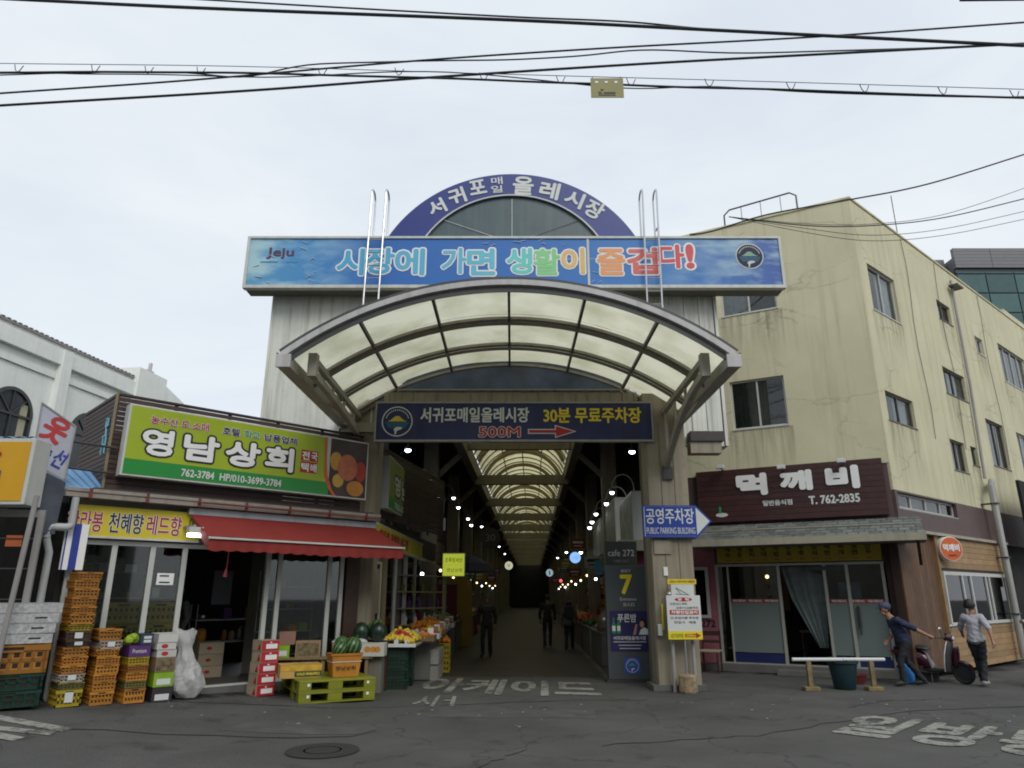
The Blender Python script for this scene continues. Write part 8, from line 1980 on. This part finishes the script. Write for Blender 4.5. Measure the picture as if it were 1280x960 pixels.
for nm, a, b, Y in (('left', 510, 563, 17.5), ('right', 790, 565, 17.5)):
    c = atY(a, b, Y); t = thing('spot_lamp', '%s lit spot lamp high behind the navy overhead sign' % nm, 'lamp', W, c, group='spot lamps inside the entrance')
    m = MB(); m.tube([(c[0], c[1], c[2] + .05), (c[0], c[1], c[2] + .5)], .012, 5); m.build('stem', dark_metal, t); MB().ball(c, .07, 12, 8, (1.1, .8, .7)).build('bulb', lamp_glow, t, smooth=True); MB().lathe([(.09, .02), (.07, .08), (.02, .1)], c, 10).build('hood', dark_metal, t)
def lit_round(lab, px, py, Y, r, col, em, txt=None, tcol=None, sq=False):
    c = atY(px, py, Y); t = thing('hanging_sign', lab, 'sign', W, c); fm_ = M('lit_face_' + '%d' % int(px), col, .5, var=.03, emit=em * .6)
    if sq: bx('case', print_white, t, (c[0] - r, c[0] + r, c[1], c[1] + .12, c[2] - r, c[2] + r), bevel=.03); bx('lit_face', fm_, t, (c[0] - r * .92, c[0] + r * .92, c[1] - .006, c[1] - .001, c[2] - r * .92, c[2] + r * .92), bevel=.002)
    else: MB().disc((c[0], c[2]), r, c[1], 24, .12).build('case', dark_metal, t); MB().disc((c[0], c[2]), r * .92, c[1] - .004, 24).build('lit_face', fm_, t)
    MB().tube([(c[0], c[1] + .06, c[2] + r), (c[0] + (.5 if c[0] > 1 else -.5), c[1] + .06, c[2] + r + .02)], .015, 5).build('bracket', dark_metal, t)
    for w, x0, x1, z0, z1, mt in (txt or []): text(w, mt, t, c[0] + x0 * r, c[0] + x1 * r, c[2] + z0 * r, c[2] + z1 * r, c[1] - .012, bold=.0)
    return t
lit_round('lit yellow green square sign hanging over the left stalls', 567, 706, 19.5, .31, (.62, .72, .06), .9, [('초록빛세상', -.75, .75, .2, .6, print_black), ('· · · · · ·', -.75, .75, -.05, .0, print_red), ('영남상회', -.6, .75, -.62, -.28, M('deep_green_print', (.01, .12, .1)))], sq=True)
lit_round('lit blue and white round sign on the right side of the arcade', 719, 697, 27, .22, (.3, .55, 1.0), 1.6, [('시장', -.5, .5, -.35, .35, print_bright)])
lit_round('small lit cream round sign far down the left side', 636, 707, 40, .24, (.8, .8, .55), 1.0, [('V', -.4, .4, -.4, .4, print_black)])
lit_round('small lit blue white round sign far down the right side', 687, 716, 45, .24, (.45, .65, .75), .9, [('1', -.15, .15, -.5, .5, print_blue)])
lit_round('unlit dark round sign high on the left columns', 613, 672, 31, .42, (.05, .045, .045), 0.0, [('30', -.5, .5, -.35, .35, grey_metal)])
lit_round('tiny red lit sign far inside the arcade on the right', 701, 726, 42, .10, (1, .1, .15), 2.5)
# box signs and shop fronts at the right of the nave
for nm, u0, u1, z0, z1, lab in (('a', 2.2, 4.6, 2.75, 4.0, 'nearest pale box sign on the right side inside the arcade'), ('b', 5.6, 8.2, 3.0, 4.3, 'second pale box sign on the right side inside the arcade'), ('c', 10, 13, 3.0, 4.2, 'third pale box sign on the right side inside the arcade')):
    t = thing('box_sign', lab, 'sign', AF, (3.0, u0, z0)); bx('box_body', white_plate, t, (2.72, 3.1, u0, u1, z0, z1), bevel=.01); bx('face', M('dull_print_face', (.3, .32, .26), .6, var=.4, scale=3), t, (2.712, 2.717, u0 + .06, u1 - .06, z0 + .06, z1 - .06))
ob2 = thing('cream_awning_box', 'cream roller box above the cafe sign inside the arcade', 'awning', AF, (3.0, 1.6, 2.6)); bx('box', M('cream_fascia', (0, 0, 0)), ob2, (2.35, 3.4, 1.9, 2.15, 2.62, 2.86), bevel=.01)
cs = thing('cafe_sign', 'black cafe signboard behind the pylon with chalk style writing', 'sign', W, (2.5, 16.2, 2.2)); bx('board', dark_metal, cs, (2.08, 2.78, 16.2, 16.25, 2.3, 2.82)); text('cafe 272', print_white, cs, 2.14, 2.72, 2.5, 2.64, 16.194); text('TAKE OUT', grey_metal, cs, 2.25, 2.6, 2.36, 2.42, 16.194); bx('post', dark_metal, cs, (2.1, 2.14, 16.26, 16.3, 0, 2.8), (2.7, 2.74, 16.26, 16.3, 0, 2.8))
cwall = thing('crimson_wall', 'dim crimson painted wall panel inside the arcade behind the pylon', 'wall', AF, (3.3, 3, 0)); bx('wall', M('crimson_paint', (.12, .015, .03), .7, var=.2), cwall, (2.75, 3.9, 2.3, 2.4, 0, 2.75))
tag(bx('blue_notice', M('blue_notice', (.05, .2, .4), .5), None, (2.42, 2.66, 9.15, 9.2, 2.3, 2.75), fr=AF, at=(2.5, 9.2, 2.3)), 'small blue notice fixed to the first right hand column', 'notice')
def mshop(lab, side, y0, y1, wallm, k):
    s = -1 if side == 'l' else 1; t = thing('arcade_shop', lab, 'shop', AF, (s * 3.6, (y0 + y1) / 2, 0), group=None)
    X = lambda a, b: (min(s * a, s * b), max(s * a, s * b))
    bx('back_wall', wallm, t, (*X(3.9, 4.0), y0, y1, 0, 3.0)); bx('fascia', M('dim_fascia_%d' % (k % 4), [(.12, .11, .1), (.05, .08, .12), (.13, .04, .03), (.1, .12, .04)][k % 4], .6, var=.2), t, (*X(3.3, 3.42), y0 + .1, y1 - .1, 2.9, 3.7)); bx('partition', dark_ceiling, t, (*X(3.3, 4.05), y1 - .06, y1, 0, 3.0))
    bx('shutter_box', grey_metal, t, (*X(3.35, 3.6), y0 + .1, y1 - .1, 2.65, 2.88)); text(['청과', '수산', '한과', '정육', '건어물', '분식'][k % 6], print_white, t, 0, 1, 0, 1, 0) if False else None
for k in range(7):
    y0 = 9.8 + k * 7.2
    mshop('%s open shop bay along the left side of the arcade' % ORD[k], 'l', y0, y0 + 6.8, dark_room, k); mshop('%s open shop bay along the right side of the arcade' % ORD[k], 'r', y0 - 5, y0 + 1.8, dark_room, k + 2)
for k in range(5): stall(2.6 + .06 * k, 19.5 + 3.3 * k, .9, 2.4, .75, '%s stall of the right row in the dim arcade' % ORD[k], 1, 1, (('dim goods on the %s right stall' % ORD[k], [pale_v, green_v, red_m, tang_m, pale_v][k], 40, .08),))
bagm = M('brown_sack', (.14, .11, .07), .85, var=.2, bump=.5, bscale=20)
tag(MB().lathe([(.2, 0), (.24, .1), (.2, .35), (.08, .5), (.1, .56)], (2.35, 18.7, .79), 14).build('paper_sack', bagm, None, smooth=True, at=(2.35, 18.7, .79)), 'brown sack standing on the first right hand stall', 'sack')
def clutter(lab, x0, x1, y0, y1, mats, n):
    for q, mt in enumerate(mats):
        m = MB()
        for k in range(n):
            x = random.uniform(x0, x1); y = random.uniform(y0, y1); z = random.choice([.1, .5, .9, 1.3, 1.7, 2.1]); a, b, c = [random.uniform(.06, .22) for _ in range(3)]
            m.box(x - a, x + a, y - b, y + b, z, z + c * 1.6)
        tag(m.build('shelf_goods', mt, None, fr=AF, at=((x0 + x1) / 2, (y0 + y1) / 2, 0)), '%s among %s' % (['mixed cartons', 'pale packets', 'dark bags', 'red packs'][q], lab), 'goods', kind='stuff')
for k in range(5):
    clutter('the shelves of the %s left shop bay' % ORD[k], -3.9, -3.2, 8.2 + k * 7.2, 14.6 + k * 7.2, [card, white_card, cmats['green'], M('red_pack', (.3, .03, .03))], 26)
    clutter('the shelves of the %s right shop bay' % ORD[k], 3.2, 3.9, 5 + k * 7.2, 11 + k * 7.2, [card, white_card, cmats['orange'], M('red_pack', (.3, .03, .03))], 26)
pu = thing('parasol', 'folded dark blue parasol over a yellow display on the left', 'parasol', W, (-1.55, 27, 0)); MB().tube([(-1.55, 27, 0), (-1.55, 27, 3.1)], .03, 8).build('pole', grey_metal, pu); MB().lathe([(.95, 0), (.7, .3), (.3, .5), (.02, .6)], (-1.55, 27, 2.5), 8).build('canopy', M('dark_blue_cloth', (.01, .015, .06), .7), pu)
yd = thing('display_cabinet', 'yellow arched display cabinet below the dark blue parasol', 'cabinet', W, (-1.75, 25.8, 0)); MB().prism([(-2.1, .0), (-1.4, 0), (-1.4, 1.9), (-1.5, 2.15), (-1.75, 2.3), (-2.0, 2.15), (-2.1, 1.9)], 25.6, 26.1).build('cabinet', M('dim_yellow_paint', (.25, .16, .02), .6), yd)
rc = thing('crimson_banner', 'upright dark red banner between the left stalls', 'banner', W, (-1.95, 22.8, 0)); bx('cloth', M('dark_red_cloth', (.09, .012, .015), .8), rc, (-2.3, -1.7, 22.8, 22.84, .3, 2.0)); bx('pole', dark_metal, rc, (-2.34, -2.31, 22.8, 22.83, 0, 2.1))
tag(bx('pvc_strip', pipe_m, None, (0, .01, 0, .01, 0, .01)), 'x', 'x') if False else None

for k in range(16):
    s = -1 if k % 2 == 0 else 1; yy = 8 + k * 2.6 + random.uniform(-.5, .5); x_ = s * random.uniform(2.1, 2.7); z_ = random.uniform(2.3, 3.6)
    c_ = random.choice([(.3, .3, .28), (.05, .12, .3), (.35, .25, .04), (.25, .03, .03), (.05, .18, .07)]); nm_ = {(.3, .3, .28): 'pale', (.05, .12, .3): 'blue', (.35, .25, .04): 'yellow', (.25, .03, .03): 'red', (.05, .18, .07): 'green'}[c_]
    t = thing('hanging_board', '%s board hanging over the %s stalls, %s in order of distance' % (nm_, 'left' if s < 0 else 'right', ORD[k]), 'board', AF, (x_, yy, z_), group='boards hanging along the arcade')
    bx('board', M('hanging_%s' % nm_, c_, .6, var=.15), t, (x_ - .3, x_ + .3, yy, yy + .05, z_, z_ + .38)); bx('print_line', print_white if nm_ != 'pale' else print_black, t, (x_ - .22, x_ + .2, yy - .004, yy - .002, z_ + .2, z_ + .29), (x_ - .18, x_ + .15, yy - .004, yy - .002, z_ + .08, z_ + .12)); bx('wire', dark_metal, t, (x_ - .25, x_ - .24, yy + .02, yy + .03, z_ + .38, z_ + 1.2)); bx('wire', dark_metal, t, (x_ + .24, x_ + .25, yy + .02, yy + .03, z_ + .38, z_ + 1.2))
for k in range(22):
    s = -1 if k % 2 == 0 else 1; yy = 6.5 + k * 2.1; x_ = s * 2.75; z_ = 2.25 + .12 * (k % 3)
    t = thing('stall_bulb', 'small lit bulb over the %s stalls, %s pair counted from the street' % ('left' if s < 0 else 'right', ORD[k // 2]), 'lamp', AF, (x_, yy, z_), group='bare bulbs over the stalls')
    MB().ball((x_, yy, z_), .05, 8, 6).build('bulb', warm_glow if k % 3 else lamp_glow, t, smooth=True); MB().tube([(x_, yy, z_ + .04), (x_, yy, z_ + .6)], .006, 4).build('flex', dark_metal, t)

# ================================================================== UNSEEN BUILDINGS ADDED BEHIND THE CAMERA TO DIM LOW SKY LIGHT AND GLASS REFLECTIONS
for k, (x0, x1, h, c) in enumerate(((-34, -12, 8.5, (.35, .33, .3)), (-11.8, 7, 10.5, (.3, .27, .24)), (7.2, 30, 9.0, (.36, .35, .33)))):
    fr = Frame(x1, -9, 180); Wd = x1 - x0
    t = thing('added_opposite_building', '%s unseen plain building added across the street behind the viewer to block sky light' % ['left', 'middle', 'right'][k], 'building', fr, (Wd / 2, 3, 0))
    hs = [(1 + i * 2.6, 2.4 + i * 2.6, 3.9 + f * 3.0, 5.3 + f * 3.0) for i in range(int((Wd - 2) / 2.6)) for f in range(2)]
    wall_with_holes(0, Wd, 0, h, hs, 0, .25).build('front_wall', M('added_building_render_%d' % k, c, .8, var=.1, streak=.3), t); bx('core', dark_room, t, (0, Wd, .6, 8, 0, h - .1))
    for a in hs: bx('window', white_frame, t, (a[0], a[1], .1, .14, a[2], a[2] + .06), (a[0], a[1], .1, .14, a[3] - .06, a[3]), ((a[0] + a[1]) / 2 - .03, (a[0] + a[1]) / 2 + .03, .1, .14, a[2] + .06, a[3] - .06))  # windows of the added unseen buildings
